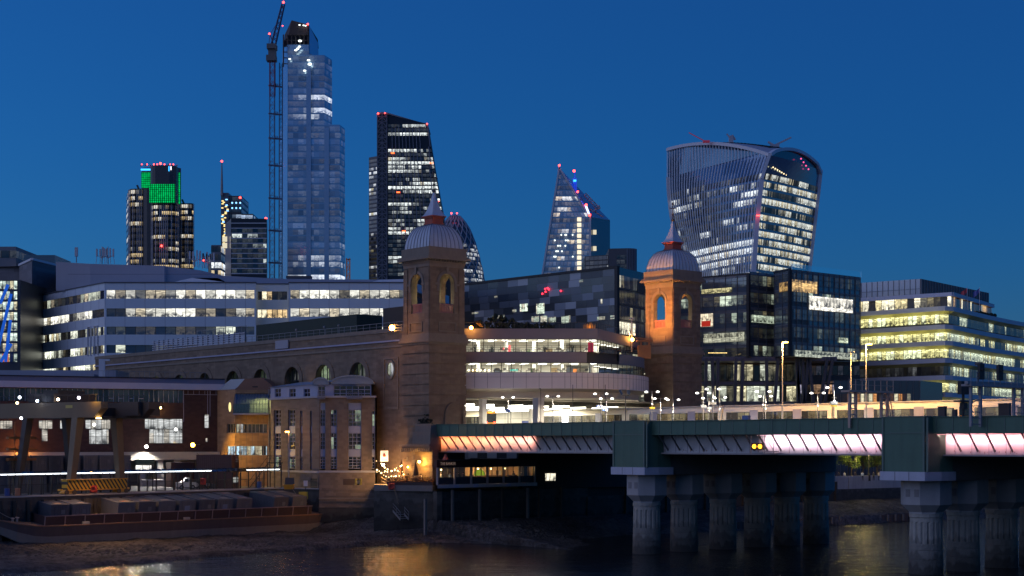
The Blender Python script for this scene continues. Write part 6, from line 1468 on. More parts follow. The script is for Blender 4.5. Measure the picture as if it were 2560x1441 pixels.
def sign(px0, px1, py0, py1, b, label, words, col=(.02,.05,.22)):
    f = Sa(S.u((px0+px1)/2, b)); x0, x1 = f.u(px0), f.u(px1); z0, z1 = f.z((px0+px1)/2, py1), f.z((px0+px1)/2, py0)
    o = thing('platform_sign', label, 'sign', f((x0+x1)/2, 0, z0), 'platform signs')
    MB(f).box(x0, x1, 0, .08, z0, z1).build('board', mat('sign_%d' % int(col[2]*100), col, .5), o)
    if words: text(words, f, (x0+x1)/2, z0+(z1-z0)*.35, (z1-z0)*.34, -.03, mat('sign_white', (.8,.8,.8), .5), o, width=(x1-x0)*.84)
sign(1492,1508,1014,1021,11.5,'blue platform sign on the taller lamp of the pair','Cannon Street'); sign(1507,1520,1021,1028,13,'lower blue platform sign on the shorter lamp of the pair','Cannon Street'); sign(1264,1276,1023,1031,11.6,'dark blue platform sign on the leftmost platform lamp','Cannon Street')
sign(1624,1637,1018,1023,13.6,'small yellow platform notice below the far brick tower','', (.6,.45,.05)); sign(1752,1767,1013,1020,13.4,'grey platform sign left in the lamp cluster','Cannon Street',(.12,.15,.2)); sign(1774,1791,1005,1013,11.5,'grey platform sign highest in the lamp cluster','Cannon Street',(.12,.15,.2)); sign(1766,1779,1018,1025,19.5,'grey platform sign lowest in the lamp cluster','Cannon Street',(.12,.15,.2))
sign(2076,2094,1004,1012,13.5,'grey platform sign on the lamp above the train','Cannon Street',(.13,.16,.2)); sign(2078,2092,1013,1017,13.5,'narrow yellow notice below the grey sign above the train','',(.6,.45,.05)); sign(1905,1917,1018,1021,13,'small dark platform sign before the raking legs','',(.12,.12,.12))
ub = thing('relay_box', 'small blue box on the bridge parapet above the train windows', 'box', S(S.u(1865,1),1,16.8)); a = S.u(1865, 1.0); MB(S).box(a-.45, a+.45, .8, 1.3, 15.7, 17.3).build('box_shell', mat('relay_blue', (.1,.16,.34), .5), ub)
tp = thing('floodlight_mast', 'thin mast with two dark unlit floodlights before the bow fascia', 'lamp', S(S.u(1564,8),8,15.7)); a = S.u(1564, 8); z = S.z(1564,989,8)
MB(S).tube((a,8,15.7), (a,8,z), .06).beam((a,7.4,z), (a,8.6,z), .06).build('pole', steel_dk, tp)
for d in (-.6, .6): MB(S).beam((a,8+d,z+.1), (a-.3,8+d*1.3,z+.7), .4, .25).build('flood_head', mat('flood_blue', (.04,.07,.12), .3), tp)
for px, py in ((1277,1000),(1352,972),(1432,962),(1513,962)):
    a = S.u(px, 7); z = S.z(px, py, 7); o = thing('signal_post', 'thin dark %s post standing before the bow fascia' % {1277:'leftmost',1352:'hook topped second',1432:'third tall',1513:'rightmost'}[px], 'post', S(a,7,15.7)); MB(S).tube((a,7,15.7), (a,7,z), .045).build('post', steel_dk, o)
    if px == 1352: MB(S).beam((a,7,z), (a-.2,6.8,z-.05), .12).build('hook', steel_dk, o)
# tall sodium lamps set mid-deck, placed to light the train
def tall_lamp(px, py, label, lit_=True):
    b = 21.0; a = S.u(px, b); z = S.z(px, py, b); p = S(a, b, 15.7)
    o = thing('tall_lamp', label, 'lamp', p)
    MB(S).tube((a,b,15.7), (a,b,18.6), .12).tube((a,b,18.6), (a,b,z), .085, .06).build('pole', mat('lamp_pole_grey', (.40,.38,.36), .5), o)
    if lit_:
        MB(S).beam((a,b,z-.05), (a+.55,b+.1,z+.1), .12, .1).build('lamp_arm', steel_gr, o)
        MB(S).box(a+.1, a+.75, b-.1, b+.25, z-.1, z+.04).build('lamp_glass', glow('sodium_glass', (1,.50,.07), 30), o)
        q = S(a+.4, b-.1, z-.35); lamp('POINT', q, 11000, (1,.52,.14), o, .25)
    else: MB(S).box(a-.5, a+.5, b-.1, b+.1, z-.1, z).build('cross_bar', steel_gr, o)
    return o
tall_lamp(1956, 856, 'left of the two tall orange street lamps on the bridge deck'); tall_lamp(2165, 861, 'right of the two tall orange street lamps beside the signal gantry'); tall_lamp(2127, 880, 'tall unlit pale pole between the two orange street lamps', False)
# signal gantries
def gantry(label, pxs, pyb, b, hr=True, col=None):
    col = col or mat('gantry_rust', (.46,.34,.27), .7, .3, 1.0)
    f = Sa(S.u((pxs[0]+pxs[-1])/2, b)); o = thing('signal_gantry', label, 'gantry', f(f.u(pxs[0]),0,15.7))
    zt = f.z(pxs[0], pyb)
    for px in pxs:
        u = f.u(px); MB(f).box(u-.11, u+.11, -.14, .14, 15.7, zt).build('leg', col, o)
    ld = MB(f)
    for a_, b_ in zip(pxs[::2], pxs[1::2]):
        for k in range(10): z = 15.9+k*.62; ld.box(f.u(a_)+.16, f.u(b_)-.16, -.05, .05, z, z+.1) if z < zt else None
    ld.build('rungs', col, o)
    u0, u1 = f.u(pxs[0])-.5, f.u(pxs[-1])+.6
    MB(f).box(u0, u1, -.4, .8, zt, zt+.22).build('platform', col, o)
    h = MB(f); n = max(3, int((u1-u0)/1.0))
    for k in range(n+1): u = u0+(u1-u0)*k/n; h.box(u-.03, u+.03, -.4, -.34, zt+.22, zt+1.45)
    for z in (.8, 1.4): h.box(u0, u1, -.4, -.35, zt+z, zt+z+.05)
    h.build('handrail', col, o); return o, f, zt
g1, f, zt_ = gantry('rusty signal gantry with railed platform beside the right orange lamp', (2124,2139,2203,2218), 981, 3.0)
ll = MB(f)
for d in (0, .5): ll.beam((f.u(2226)+d*.8,-.3,15.8), (f.u(2212)+d*.8,-.3,zt_), .08)
for k in range(9): ll.beam((f.u(2226)-.2*k*.3,-.3,16+k*.55), (f.u(2226)+.5-.2*k*.3,-.3,16+k*.55), .06)
ll.build('ladder', mat('gantry_rust', (.3,.22,.18)), g1)
g2, f, zt_ = gantry('dark grey signal gantry with signal heads at the right picture edge', (2427,2451,2534,2556), 966, 2.5, col=mat('gantry_grey', (.26,.26,.28), .6, .2, 1))
MB(f).box(f.u(2427)-.8, f.u(2600), -.2, .2, zt_+.2, zt_+.5).build('beam', mat('gantry_grey', (.14,.14,.16)), g2)
for px in (2445, 2492): 
    u = f.u(px); sh_ = MB(f).box(u-.4, u+.4, -.5, -.2, zt_+.7, zt_+2.3).build('signal_head', black, g2); MB(f).lathe(u, -.55, [(.2,zt_+1.6),(.2,zt_+1.75)], 10).build('hood', black, sh_)
g3 = thing('signal_post', 'dark signal head on a post before the gap between the trains', 'signal', S(S.u(2408,4),4,15.7)); f = Sa(S.u(2408,4)); u = f.u(2408)
MB(f).box(u-.1, u+.1, -.1, .1, 15.7, 20.4).build('post', black, g3); MB(f).box(u-.75, u+.75, -.3, .2, 19.2, 20.6).box(u-.9, u+.9, -.3, .6, 18.4, 18.55).box(u-.3, u+.3, -.3, .2, 17.6, 18.3).build('signal_head', black, g3)
for px, w, h, lab in ((2356,.6,1.6,'dark lineside cabinet on the bridge before the first train'),(2387,.3,1.0,'small dark lineside box right of the dark cabinet'),(2512,.9,1.9,'brown lineside cabinet beside the right signal gantry')):
    a = S.u(px, 1.5); o = thing('lineside_cabinet', lab, 'cabinet', S(a,1.5,15.7)); MB(S).box(a-w*.7, a+w*.7, 1.3, 1.7, 15.7, 16.9+h*.6).build('cabinet_shell', mat('cabinet_dark', (.07,.055,.05), .7), o); MB(S).box(a-w*.75, a+w*.75, 1.25, 1.75, 16.9+h*.6, 16.95+h*.6).build('cabinet_lid', black, o)
cab = thing('floodlight_mast', 'short mast with a small dark floodlight above the right signal gantry', 'lamp', S(S.u(2446,3),3,19)); a = S.u(2446,3.0); MB(S).tube((a,3,19), (a,3,S.z(2446,912,3)), .05).box(a-.3, a+.4, 2.8, 3.2, S.z(2446,914,3), S.z(2446,906,3)).build('flood_head', steel_dk, cab)

# ---------------------------------------------------------------- beyond the bridge: promenade trees, lamp and people
def leafy(name, label, x, y, z0, h, r, m, group, n=700, trunk=None):
    o = thing(name, label, 'tree', (x, y, z0), group)
    t = MB().tube((x,y,z0), (x+.1,y,z0+h*.5), .2, .11)
    for k in range(5): a = k*1.3; t.tube((x+.1,y,z0+h*(.32+.04*k)), (x+r*.6*math.cos(a), y+r*.6*math.sin(a), z0+h*(.6+.06*k)), .09, .03, 6)
    t.build('trunk', trunk or mat('bark', (.07,.055,.04), .9), o)
    c = MB(); cl = [(R.gauss(0,.5)*r, R.gauss(0,.5)*r, h*R.uniform(.45,.95), r*R.uniform(.3,.5)) for _ in range(16)]
    for k in range(n):
        q = cl[k % 16]; v = Vector((R.gauss(0,1), R.gauss(0,1), R.gauss(0,1))).normalized()*q[3]*R.random()**.33
        p = Vector((x+q[0], y+q[1], z0+q[2]))+v; a = Vector((R.gauss(0,1), R.gauss(0,1), R.gauss(0,1))).normalized(); b = a.cross(Vector((R.gauss(0,1), R.gauss(0,1), R.gauss(0,1)))).normalized(); s = R.uniform(.1,.2)
        c.face([tuple(p+a*s), tuple(p+b*s*.7), tuple(p-a*s), tuple(p-b*s*.7)])
    c.build('crown', m, o, normals=False); return o
leafm = mat('leaf_green', (.10,.15,.03), .7, .5, 1.5)
for i, (px, Y, h, r, w) in enumerate(((2128,301,6.2,2.6,'left bright'),(2157,306,6.4,2.4,'middle'),(2192,305,6.0,2.5,'right'),(2120,316,6.6,2.6,'rear dim'))):
    leafy('promenade_tree', w+' leafy tree lit yellow green on the promenade beyond the bridge', gx(px,Y), Y, 7.0, h, r, leafm, 'promenade trees', 1800)
pl2 = thing('street_lamp', 'globe street lamp among the promenade trees beyond the bridge', 'lamp', (gx(2172,299), 299, 7))
MB().tube((gx(2172,299),299,7), (gx(2172,299),299,11.7), .16, .07).lathe(gx(2172,299), 299, [(.35,7),(.3,8.2),(.14,8.5)], 8).build('post', black, pl2)
MB().ball((gx(2172,299),299,12.0), .3, 10, 6).build('lamp_globe', glow('globe_warm2', (1,.7,.3), 9.0), pl2); lamp('POINT', (gx(2172,299),298.4,12.0), 420, (1,.75,.25), pl2, .3)
pl3 = thing('street_lamp', 'hidden tall street lamp lighting the left promenade tree', 'lamp', (gx(2140,298), 298, 7)); MB().tube((gx(2140,298),298,7), (gx(2140,298),298,11.2), .06).ball((gx(2140,298),298,11.3), .14).build('post', black, pl3); lamp('POINT', (gx(2140,298),297.4,11.1), 450, (1,.8,.2), pl3, .3)
for i, (px, c_, w) in enumerate(((2096,(.05,.05,.07),'dark coated person leftmost on the promenade beyond the bridge'),(2112,(.4,.4,.45),'pale shirted person by the promenade tree trunk'),(2138,(.08,.06,.05),'brown coated person below the left promenade tree'),(2157,(.35,.42,.6),'person in light blue standing by the promenade lamp'),(2184,(.06,.06,.06),'dark dressed person right of the promenade lamp'),(2199,(.45,.4,.36),'person in cream nearest the bridge pier on the promenade'))):
    skin_person('person', w, (gx(px,297.2), 297.2+.3*(i % 2), 7.05), R.uniform(-1,1), c_, (.4,.27,.2), 'people on the promenade')
# ---------------------------------------------------------------- the depot yard on the left
DP = thing('brick_depot', 'dark red brick depot with a pale roof fascia and tall lit windows', 'building', (gx(270,262), 264, ZQ))
fB = frp(-90, 250.6, 545, 268); zB = lambda px, py: fB.z(px, py)
z_f0, z_f1, z_r = 22.9, 23.9, 24.65
wins = []
def wr(a, b, c, d): wins.append((fB.u(a), fB.u(b), zB((a+b)/2, d), zB((a+b)/2, c)))
for a, b, c, d in ((-40,-12,1052,1073),(0,32,1052,1073),(97,132,1051,1073),(104,120,1073.2,1104),(150,158,1051,1073),(213,277,1047,1073),(223,273,1073.2,1111),(362,457,1047,1073),(373,457,1073.2,1109),(511,523,1036,1071),(514,520,1095,1106)): wr(a, b, c, d)
wm = MB(fB); zs0, zs1 = 20.75, 22.75
strip_u = (.3, fB.u(459))
holes(fB, wm, 0, fB.L, 12.6, z_f0, wins+[(strip_u[0], strip_u[1], zs0, zs1)], .25)
wm.build('brick_wall', brick_dk, DP)
MB(fB).box(0, fB.L+2, -.9, 8, z_f0, z_f1).build('roof_fascia', mat('fascia_lilac', (.60,.58,.66), .6, .06, .2), DP)
MB(fB).box(0, fB.L+1, -.5, 14, z_f1, z_r).build('roof_upstand', mat('upstand_blue', (.20,.20,.27), .7, .15, .3, streak=.4), DP)
MB(fB).box(0, fB.L+1, -.6, 14.5, z_r, z_r+.18).build('roof_edge', mat('roof_dark', (.03,.03,.04), .8), DP)
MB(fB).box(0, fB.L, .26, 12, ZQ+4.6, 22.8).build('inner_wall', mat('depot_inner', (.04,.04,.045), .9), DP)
stripm = lit('depot_strip', cw=1.6, thr=.80, st=.25, seed=150, mull=.0, warm=(.8,.9,.7), dark=(.03,.032,.05), det=(.6,2), cl=(.2,1))
n = 42; us = strip_u
for k in range(n):
    a, b = us[0]+(us[1]-us[0])*k/n, us[0]+(us[1]-us[0])*(k+1)/n; pane(fB, a, b-.06, zs0, zs1, .2, stripm, DP, 0)
fmn = MB(fB)
for k in range(n+1): a = us[0]+(us[1]-us[0])*k/n; fmn.box(a-.06, a+.0, .02, .19, zs0, zs1)
for k in (12,14,27,29,31,33): a = us[0]+(us[1]-us[0])*k/n; b = us[0]+(us[1]-us[0])*(k+1)/n; fmn.box(a+.03, b-.07, .03, .18, zs0+.55, zs0+.65)
fmn.build('strip_frame', mat('frame_lilac', (.45,.43,.5), .5), DP)
tr = MB(fB)
for u, a, b in ((fB.u(459),12.6+5,22.8),(fB.u(525),18.5,22.8),(fB.u(519),18.8,22.8)): tr.box(u-.04, u+.04, -.05, -.002, a, b)
tr.box(fB.u(459)+.05, fB.L, -.04, -.003, 22.1, 22.17)
for k in range(6): u = fB.u(470+k*14); tr.box(u-.03, u+.03, -.04, -.003, 22.18, 22.8)
tr.build('frame_trim', mat('frame_lilac', (.45,.43,.5)), DP)
dl = lit('depot_lit', cw=.85, thr=-9, st=.62, seed=152, mull=.07, warm=(1,.93,.80), cool=(.95,.97,.95), coolness=.6, det=(.45,1.2), contrast=.9, var=.2)
for i, (a, b, c, d) in enumerate(wins):
    w = framed(fB, a, b, c, d, .24, dl, mat('depot_bars', (.06,.06,.06), .6), DP, max(1, round((b-a)/1.1)), 2 if d-c > 2 else 1, .06, i+R.random()*.4)
for px, py in ((236,1062),(440,1074)): MB(fB).ball((fB.u(px), .32-.15, zB(px,py)), .25, 8, 5).build('inside_lamp', glow('inside_lamp', (1,.97,.9), 7.0), DP)
# concrete first floor band, pillars, loading bay
MB(fB).box(0, fB.L, -1.2, .24, 11.3, 12.6).build('concrete_band', mat('band_concrete', (.42,.39,.35), .8, .2, .3, streak=.3), DP)
for px in (-40, 40, 120, 200, 290, 352, 398, 440, 500): u = fB.u(px); MB(fB).box(u-.5, u+.5, -.9, .2, ZQ, 11.3).build('pillar', concrete, DP)
MB(fB).box(0, fB.L, 3.0, 3.4, ZQ, 11.29).build('bay_wall', mat('bay_grey', (.28,.27,.25), .8, .2, .3), DP)
MB(fB).box(fB.u(334), fB.u(378), -2.2, -1.21, fB.z(350,1160), fB.z(350,1149)).build('awning', mat('awning_green', (.03,.06,.05), .8), DP)
bw = MB(fB).box(fB.u(335), fB.u(376), -1.0, -.91, fB.z(350,1179), fB.z(350,1163)).build('bay_window', lit('bay_lit', cw=1.2, thr=-9, st=1.3, seed=155, mull=.05, warm=(1,.98,.9), coolness=0, det=(.8,1.5), contrast=1.2), DP)
pane(fB, fB.u(336), fB.u(375), fB.z(350,1178.5), fB.z(350,1163.5), -1.02, MATS['bay_lit'], DP, 1.0, 'bay_window')
MB(fB).box(fB.u(345), fB.u(400), -3.2, -1.21, ZQ, ZQ+1.1).build('loading_dock', concrete, DP)
st_ = MB()
for k in range(9): q = fB(fB.u(512)-1.6+k*.36, -1.8, 0); st_.box(q[0]-.2, q[0]+.2, q[1]-.5, q[1]+.5, 10.9-k*.36, 11.0-k*.36)
a0_, a1_ = fB(fB.u(512)-1.8,-1.8,12.4), fB(fB.u(512)+1.6,-1.8,9.0); st_.beam(a0_, a1_, .08).beam((a0_[0],a0_[1],a0_[2]-1.2), (a1_[0],a1_[1],a1_[2]-1.2), .16); st_.build('outside_stair', mat('stair_yellowed', (.25,.2,.12), .7), DP)
flood_w = floodlamp(366, 1117, fB.Y(366)-1.6, 'glaring white flood lamp on the brick depot wall', 7000, col=(1,.95,.86), est=22, r=.26, dirn=(.15,-.42,-1), ang=140)
flood_o = floodlamp(482, 1113, fB.Y(482)-6.0, 'glaring orange flood lamp on the brick depot wall near the ochre block', 6500, col=(1,.52,.04), est=50, r=.33, dirn=(.9,.12,-.4), ang=125, arm=(0,5.6,0))  # lamp brought forward on a lengthened arm to light the ochre front
floodlamp(401, 1020, fB.Y(401)-.6, 'small orange bulb lamp high on the depot wall right of the crane', 40, col=(1,.62,.2), est=25, r=.2)
floodlamp(60, 1124, fB.Y(60)-1.6, 'orange flood lamp on the depot wall behind the crane leg at left', 520, col=(1,.36,.05), est=30, r=.2)
lowr = thing('flat_roof_block', 'low flat grey roof block between the depot roof and the ribbon windowed office', 'building', (gx(130,290), 290, ZQ))
MB().box(gx(-80,290), gx(290,290), 290, 300, ZQ, gz(926,290)).box(gx(100,287), gx(235,287), 287, 289.9, ZQ, gz(936,287)).build('block_wall', roofp, lowr)
MB().box(gx(247,286), gx(262,286), 286, 286.4, ZQ+10, gz(898,286)).box(gx(262.2,286), gx(274,286), 286, 286.4, gz(903,286), gz(898,286)).build('portal_frame', white_p, lowr)
rl = thing('handrail', 'thin rail on the depot roof before the station arches', 'railing', fB(fB.u(300), 3, z_r)); m = MB(fB)
for k in range(26): m.box(fB.u(200)+k*.85, fB.u(200)+k*.85+.04, 3, 3.05, z_r+.18, z_r+1.3)
m.box(fB.u(200), fB.u(200)+21.3, 3, 3.04, z_r+1.25, z_r+1.3); m.build('rail', steel_gr, rl)

# --- ochre block with sloped glazing
OB = thing('ochre_block', 'ochre brick block with ribbon windows and a sloped glazed bay, lit orange', 'building', (gx(610,266), 266, ZQ))
ochre = mat('ochre_brick', (.30,.19,.11), .9, .14, .3, course=.45, streak=.3)
fo0 = frp(543,268,588,263.5); fo1 = frp(588,263.5,674,263.5); zo = gz(974,264)
wo1 = []
for a, b, c, d in ((590,668,1060,1083),(590,668,1115,1139)): wo1.append((fo1.u(a), fo1.u(b), fo1.z(630,d), fo1.z(630,c)))
m = MB(fo1); zg0, zg1 = fo1.z(630,1034), fo1.z(630,984)
holes(fo1, m, 0, fo1.L, ZQ, zo, wo1+[(.05, fo1.L-.02, zg0, zg1)], .3)
m.f = fo0; wo0 = [(fo0.u(567), fo0.L-.02, fo0.z(578,1083), fo0.z(578,1060)), (fo0.u(567), fo0.L-.02, fo0.z(578,1139), fo0.z(578,1115))]
holes(fo0, m, 0, fo0.L, ZQ, zo, wo0, .3)
m.build('brick_wall', ochre, OB)
ol = lit('ochre_lit', cw=.62, thr=.42, cl=(.4,1), warm=(1,.9,.6), cool=(.6,.85,1), coolness=.55, st=.8, seed=160, mull=.12, det=(1,1.5), contrast=1.3, dark=(.03,.03,.035))
ol2 = lit('ochre_lit2', cw=.62, thr=.60, cl=(.4,1), warm=(1,.95,.7), st=.6, seed=163, mull=.12, det=(1,1.5), contrast=1.4, dark=(.035,.035,.035))
for i, (a, b, c, d) in enumerate(wo1): framed(fo1, a, b, c, d, .28, (ol2, ol)[i], mat('alu_frame', (.3,.28,.26), .5), OB, 8, 1, .07, i)
for i, (a, b, c, d) in enumerate(wo0): framed(fo0, a, b, c, d, .28, (ol2, ol)[i], mat('alu_frame', (.3,.28,.26)), OB, 3, 1, .07, i+4)
n = 18; u_, z_ = fo0.u(575), fo0.z(575,1018)
MB(fo0).face([(u_+.42*math.cos(2*math.pi*k/n), -.03, z_+.8*math.sin(2*math.pi*k/n)) for k in range(n)]).build('oval_window', glow('oval_yellow', (1,.85,.35), 1.3), OB)
MB(fo1).box(0, fo1.L, 1.8, 2, zg0, zg1).build('bay_wall', mat('bay_wall_pale', (.45,.42,.3), .8), OB)
MB(fo1).face([(0,-1.6,zg0+.05),(fo1.L,-1.6,zg0+.05),(fo1.L,-1.6,zg0+1.5),(0,-1.6,zg0+1.5)]).face([(0,-1.6,zg0+1.5),(fo1.L,-1.6,zg0+1.5),(fo1.L,.1,zg1),(0,.1,zg1)]).build('sloped_glazing', clearglass('bay_glass', .3, (.5,.55,.5)), OB)
m = MB(fo1)
for k in range(13): u = fo1.L*k/12; m.beam((u,-1.62,zg0), (u,-1.62,zg0+1.5), .07); m.beam((u,-1.62,zg0+1.5), (u,.08,zg1), .07)
for z in (zg0+.05, zg0+1.5): m.beam((0,-1.63,z), (fo1.L,-1.63,z), .08)
m.beam((0,-1.63,zg0+.7), (fo1.L,-1.63,zg0+.7), .05); m.build('glazing_bars', mat('bars_dark', (.035,.04,.045), .5), OB)
MB(fo1).box(-.1, fo1.L+.05, -1.7, .2, zg0-.25, zg0).build('bay_sill', mat('sill_lilac', (.4,.38,.42), .6), OB)
MB(fo1).box(0, fo1.u(628), -1.5, -1.45, zg0+.1, zg0+1.45).build('roller_blind', mat('blind_dark', (.06,.06,.05), .9), OB)
lamp('AREA', fo1(4.3, .6, zg0+2.6), 170, (.95,1,.5), OB, 2.4, 1, (0,0,-1))
MB(fo0).face([(-.2,-.1,zo),(fo0.L,-.1,zo),(fo0.L+1.4,1.6,gz(948,264)),(1.7,1.6,gz(948,266))]).build('roof_slope', mat('pale_slate', (.38,.39,.36), .7, .12, .4), OB)
prf = [(588,975),(612,947.5),(655,944.5),(681,966),(681,975)]
MB().loft([[(gx(a,263.4),263.4+.05,gz(b,263.4)) for a, b in prf], [(gx(a,263.4)+.0,272,gz(b,263.4)) for a, b in prf]]).build('gable', mat('gable_brown', (.24,.14,.10), .9, .2, .3), OB)
MB(fo1).box(fo1.L*.5, fo1.L*.66, -.06, -.002, gz(969,263.4), gz(966,263.4)).build('vent', black, OB)
m = MB(fo1)
for k in range(7): m.box(fo1.L*k/6-.03, fo1.L*k/6+.01, -.015, -.001, ZQ, zg0-.3)
m.build('panel_joints', mat('joint_dark', (.13,.12,.13)), OB)
pipe = MB(fo1); pipe.box(fo1.L-.2, fo1.L, -.2, -.01, ZQ, zo); pipe.build('drain_pipe', mat('pipe_grey', (.3,.28,.26), .6), OB)

# --- brick flats with a blue mansard
FL = thing('riverside_flats', 'pale brick riverside flats with blue window columns and a blue barrel roofed top floor', 'building', (gx(800,252), 252, 2.0))
fF1 = frp(676,258.5,798,245.2); fF2 = frp(798,245,938,245)
flb = mat('flats_brick', (.15,.128,.112), .9, .16, .3, course=.4, streak=.25)
blue_p = mat('blue_panel', (.26,.31,.46), .5, .12, .3); blue_r = mat('blue_roof', (.20,.27,.36), .45, .15, .4, streak=.4); fbar = mat('blue_bars', (.25,.28,.42), .5)
zc1 = gz(997,250); cols1 = [(685,702,2),(720,738,2),(750,756,1),(775,780,1)]; cols2 = [(800,813,2),(826,842,2),(870,903,3),(929,937,1)]
lev = [(1025,1066),(1083,1124),(1142,1172)]
flg = lit('flats_glass', cw=1.1, thr=.86, cl=(.9,1.3), st=.5, seed=170, mull=0.0, warm=(1,.8,.5), cool=(.8,1,.7), coolness=.3, dark=(.015,.017,.025), det=(1,1.5), wts=(.2,.7,.1), rough=.05)
for f, cols, zb_ in ((fF1, cols1, ZQ), (fF2, cols2, 2.0)):
    rects = []
    for a, b, nx in cols:
        top = 1025 if b-a > 8 else 1028
        rects.append((f.u(a), f.u(b), f.z((a+b)/2,1176), f.z((a+b)/2,top if (a,b) not in ((800,813),(870,903)) else 1007)))
    if f is fF2: rects.append((f.u(887), f.u(905), f.z(896,1213), f.z(896,1197)))
    m = MB(f); holes(f, m, 0, f.L, zb_, zc1, rects, .4); m.build('brick_wall', flb, FL)
    for a, b, nx in cols:
        u0, u1 = f.u(a), f.u(b)
        for j, (c, d) in enumerate(lev):
            z0, z1 = f.z((a+b)/2,d), f.z((a+b)/2,c); framed(f, u0+.03, u1-.03, z0, z1, .34, flg, fbar, FL, nx, 4, .07, j+a*.01)
        for c, d in ((1066.3,1082.7),(1124.3,1141.7)): MB(f).box(u0+.02, u1-.02, .2, .38, f.z((a+b)/2,d), f.z((a+b)/2,c)).build('blue_spandrel', blue_p, FL)
        if (a, b) in ((800,813),(870,903)): MB(f).box(u0+.02, u1-.02, .2, .38, f.z((a+b)/2,1024.5), f.z((a+b)/2,1007.5)).build('blue_spandrel', blue_p, FL)
    MB(f).box(-.1, f.L+.15, -.3, .4, zc1, zc1+.3).build('cornice', mat('cornice_blue', (.28,.31,.38), .6), FL)
    MB(f).box(-.02, f.L+.05, -.12, -.001, f.z(760 if f is fF1 else 870,1182), f.z(760 if f is fF1 else 870,1177)).build('string_course', mat('cornice_blue', (.28,.31,.38)), FL)
    st2 = MB(f); 
    for k in range(6): st2.box(0, f.L, -.05, -.001, zb_+.3+k*.9, zb_+.36+k*.9)
    st2.build('base_bands', flb, FL)
MB(fF2).box(fF2.L-.01, fF2.L+.0, .01, 9, 2, zc1).build('side_wall', flb, FL)
p_ = fF2(fF2.L, 0, 0); MB().face([fF2(fF2.L,0,2), fF2(fF2.L,8,2), fF2(fF2.L,8,zc1), fF2(fF2.L,0,zc1)]).build('side_wall', flb, FL)
fFx = frp(676,258.5,672,266); MB().face([fF1(0,0,ZQ), fF1(0,8,ZQ), fF1(0,8,zc1), fF1(0,0,zc1)]).build('side_wall', flb, FL)
for x in (.0,): MB(fF2).box(fF2.u(858), fF2.u(886), -.03, .0, fF2.z(880,1213), fF2.z(880,1198)).build('shutter', mat('shutter_brown', (.06,.045,.04), .8), FL)
# arched bar window with a man in it
rb = MB(fF2).box(fF2.u(882), fF2.u(911), 3.0, 3.1, fF2.z(896,1217), fF2.z(896,1193)).build('bar_wall', mat('bar_wall', (.6,.45,.2), .8), FL); lamp('POINT', fF2(fF2.u(898), 1.6, fF2.z(896,1199)), 26, (1,.75,.3), FL, .2)
skin_person('person', 'man in a white shirt standing in the small lit window of the flats', fF2(fF2.u(894), 1.0, fF2.z(896,1213)-.75), 0, (.75,.72,.68), (.4,.27,.2), 'people in windows')
# mansard storey
zm = gz(967,255); mf = MB(fF1); wm_ = [(fF1.u(a), fF1.u(b), fF1.z((a+b)/2,993), fF1.z((a+b)/2,972)) for a, b in ((687,702),(723,739),(759,775))]
holes(fF1, mf, 0, fF1.L, zc1+.3, zm, wm_, .25); mf.f = fF2; wm2 = [(fF2.u(800)-.3, fF2.u(813), gz(996,245), gz(966,245)), (fF2.u(834), fF2.u(927), gz(994,245), gz(964,245))]
zm2 = gz(961,245); holes(fF2, mf, 0, fF2.L-.6, zc1+.3, zm2, wm2, .25); mf.build('mansard_wall', blue_p, FL)
for r_ in wm_: framed(fF1, *r_, .22, flg, fbar, FL, 2, 2, .08, r_[0])
framed(fF2, *wm2[0], .22, flg, fbar, FL, 2, 3, .08, 3.3); framed(fF2, *wm2[1], .22, flg, fbar, FL, 6, 3, .09, 5.1)
rs = MB()
rs.face([fF1(-.2,-.3,zm), fF1(fF1.L,-.3,zm), fF1(fF1.L,4.5,gz(950,250)), fF1(.8,5,gz(957,262))]); rs.build('mansard_slope', blue_r, FL)
def barrel(f, u0, u1, z0, rise, d0, d1):
    n = 12; c, hw = (u0+u1)/2, (u1-u0)/2
    arc = [(c-hw*math.cos(math.pi*k/n), z0+rise*math.sin(math.pi*k/n)) for k in range(n+1)]
    m = MB(f); m.loft([[(a,d0,z) for a, z in arc], [(a,d1,z) for a, z in arc]], closed=False); m.face([(a,d0,z) for a, z in arc]); m.loft([[(a,d0-.15,z) for a, z in arc], [(a,d0-.15,z+.25) for a, z in arc], [(a,d0+.3,z+.25) for a, z in arc]], closed=False); return m
barrel(fF2, fF2.u(828), fF2.u(934), zm2, 1.15, -.3, 8).build('barrel_roof', blue_r, FL); barrel(fF2, -1.0, fF2.u(823), zm2-.1, .9, -.3, 7).build('barrel_roof', blue_r, FL)
blc = MB(fF2)
for u0, u1 in ((fF2.u(795),fF2.u(814)),(fF2.u(868),fF2.u(906))):
    blc.box(u0, u1, -1.0, -.31, zc1-.25, zc1-.05); blc.box(u0, u1, -1.0, -.96, zc1+.85, zc1+.9)
    for k in range(9): u = u0+(u1-u0-.05)*k/8; blc.box(u, u+.05, -1.0, -.95, zc1-.04, zc1+.84)
blc.build('balcony', mat('balcony_blue', (.12,.14,.19), .5), FL)
ar = MB(fF1); ring_arch(ar, fF1.L-1.6, 1.2, 1.5, ZQ+1.0, ZQ, -.1, 0); ar.build('arch_surround', flb, FL)
MB(fF1).box(fF1.L-2.7, fF1.L-.5, -.02, .0, ZQ, ZQ+1.6).build('arch_gate', black, FL)
MB(fF2).box(0, fF2.L+.2, -.6, .3, 2.0, 4.2).build('river_plinth', muddy, FL)
MB(fF2).box(0, fF2.L, -.75, -.61, gz(1248,244), gz(1245.5,244)).build('waling', mat('pale_timber', (.17,.155,.14)), FL)

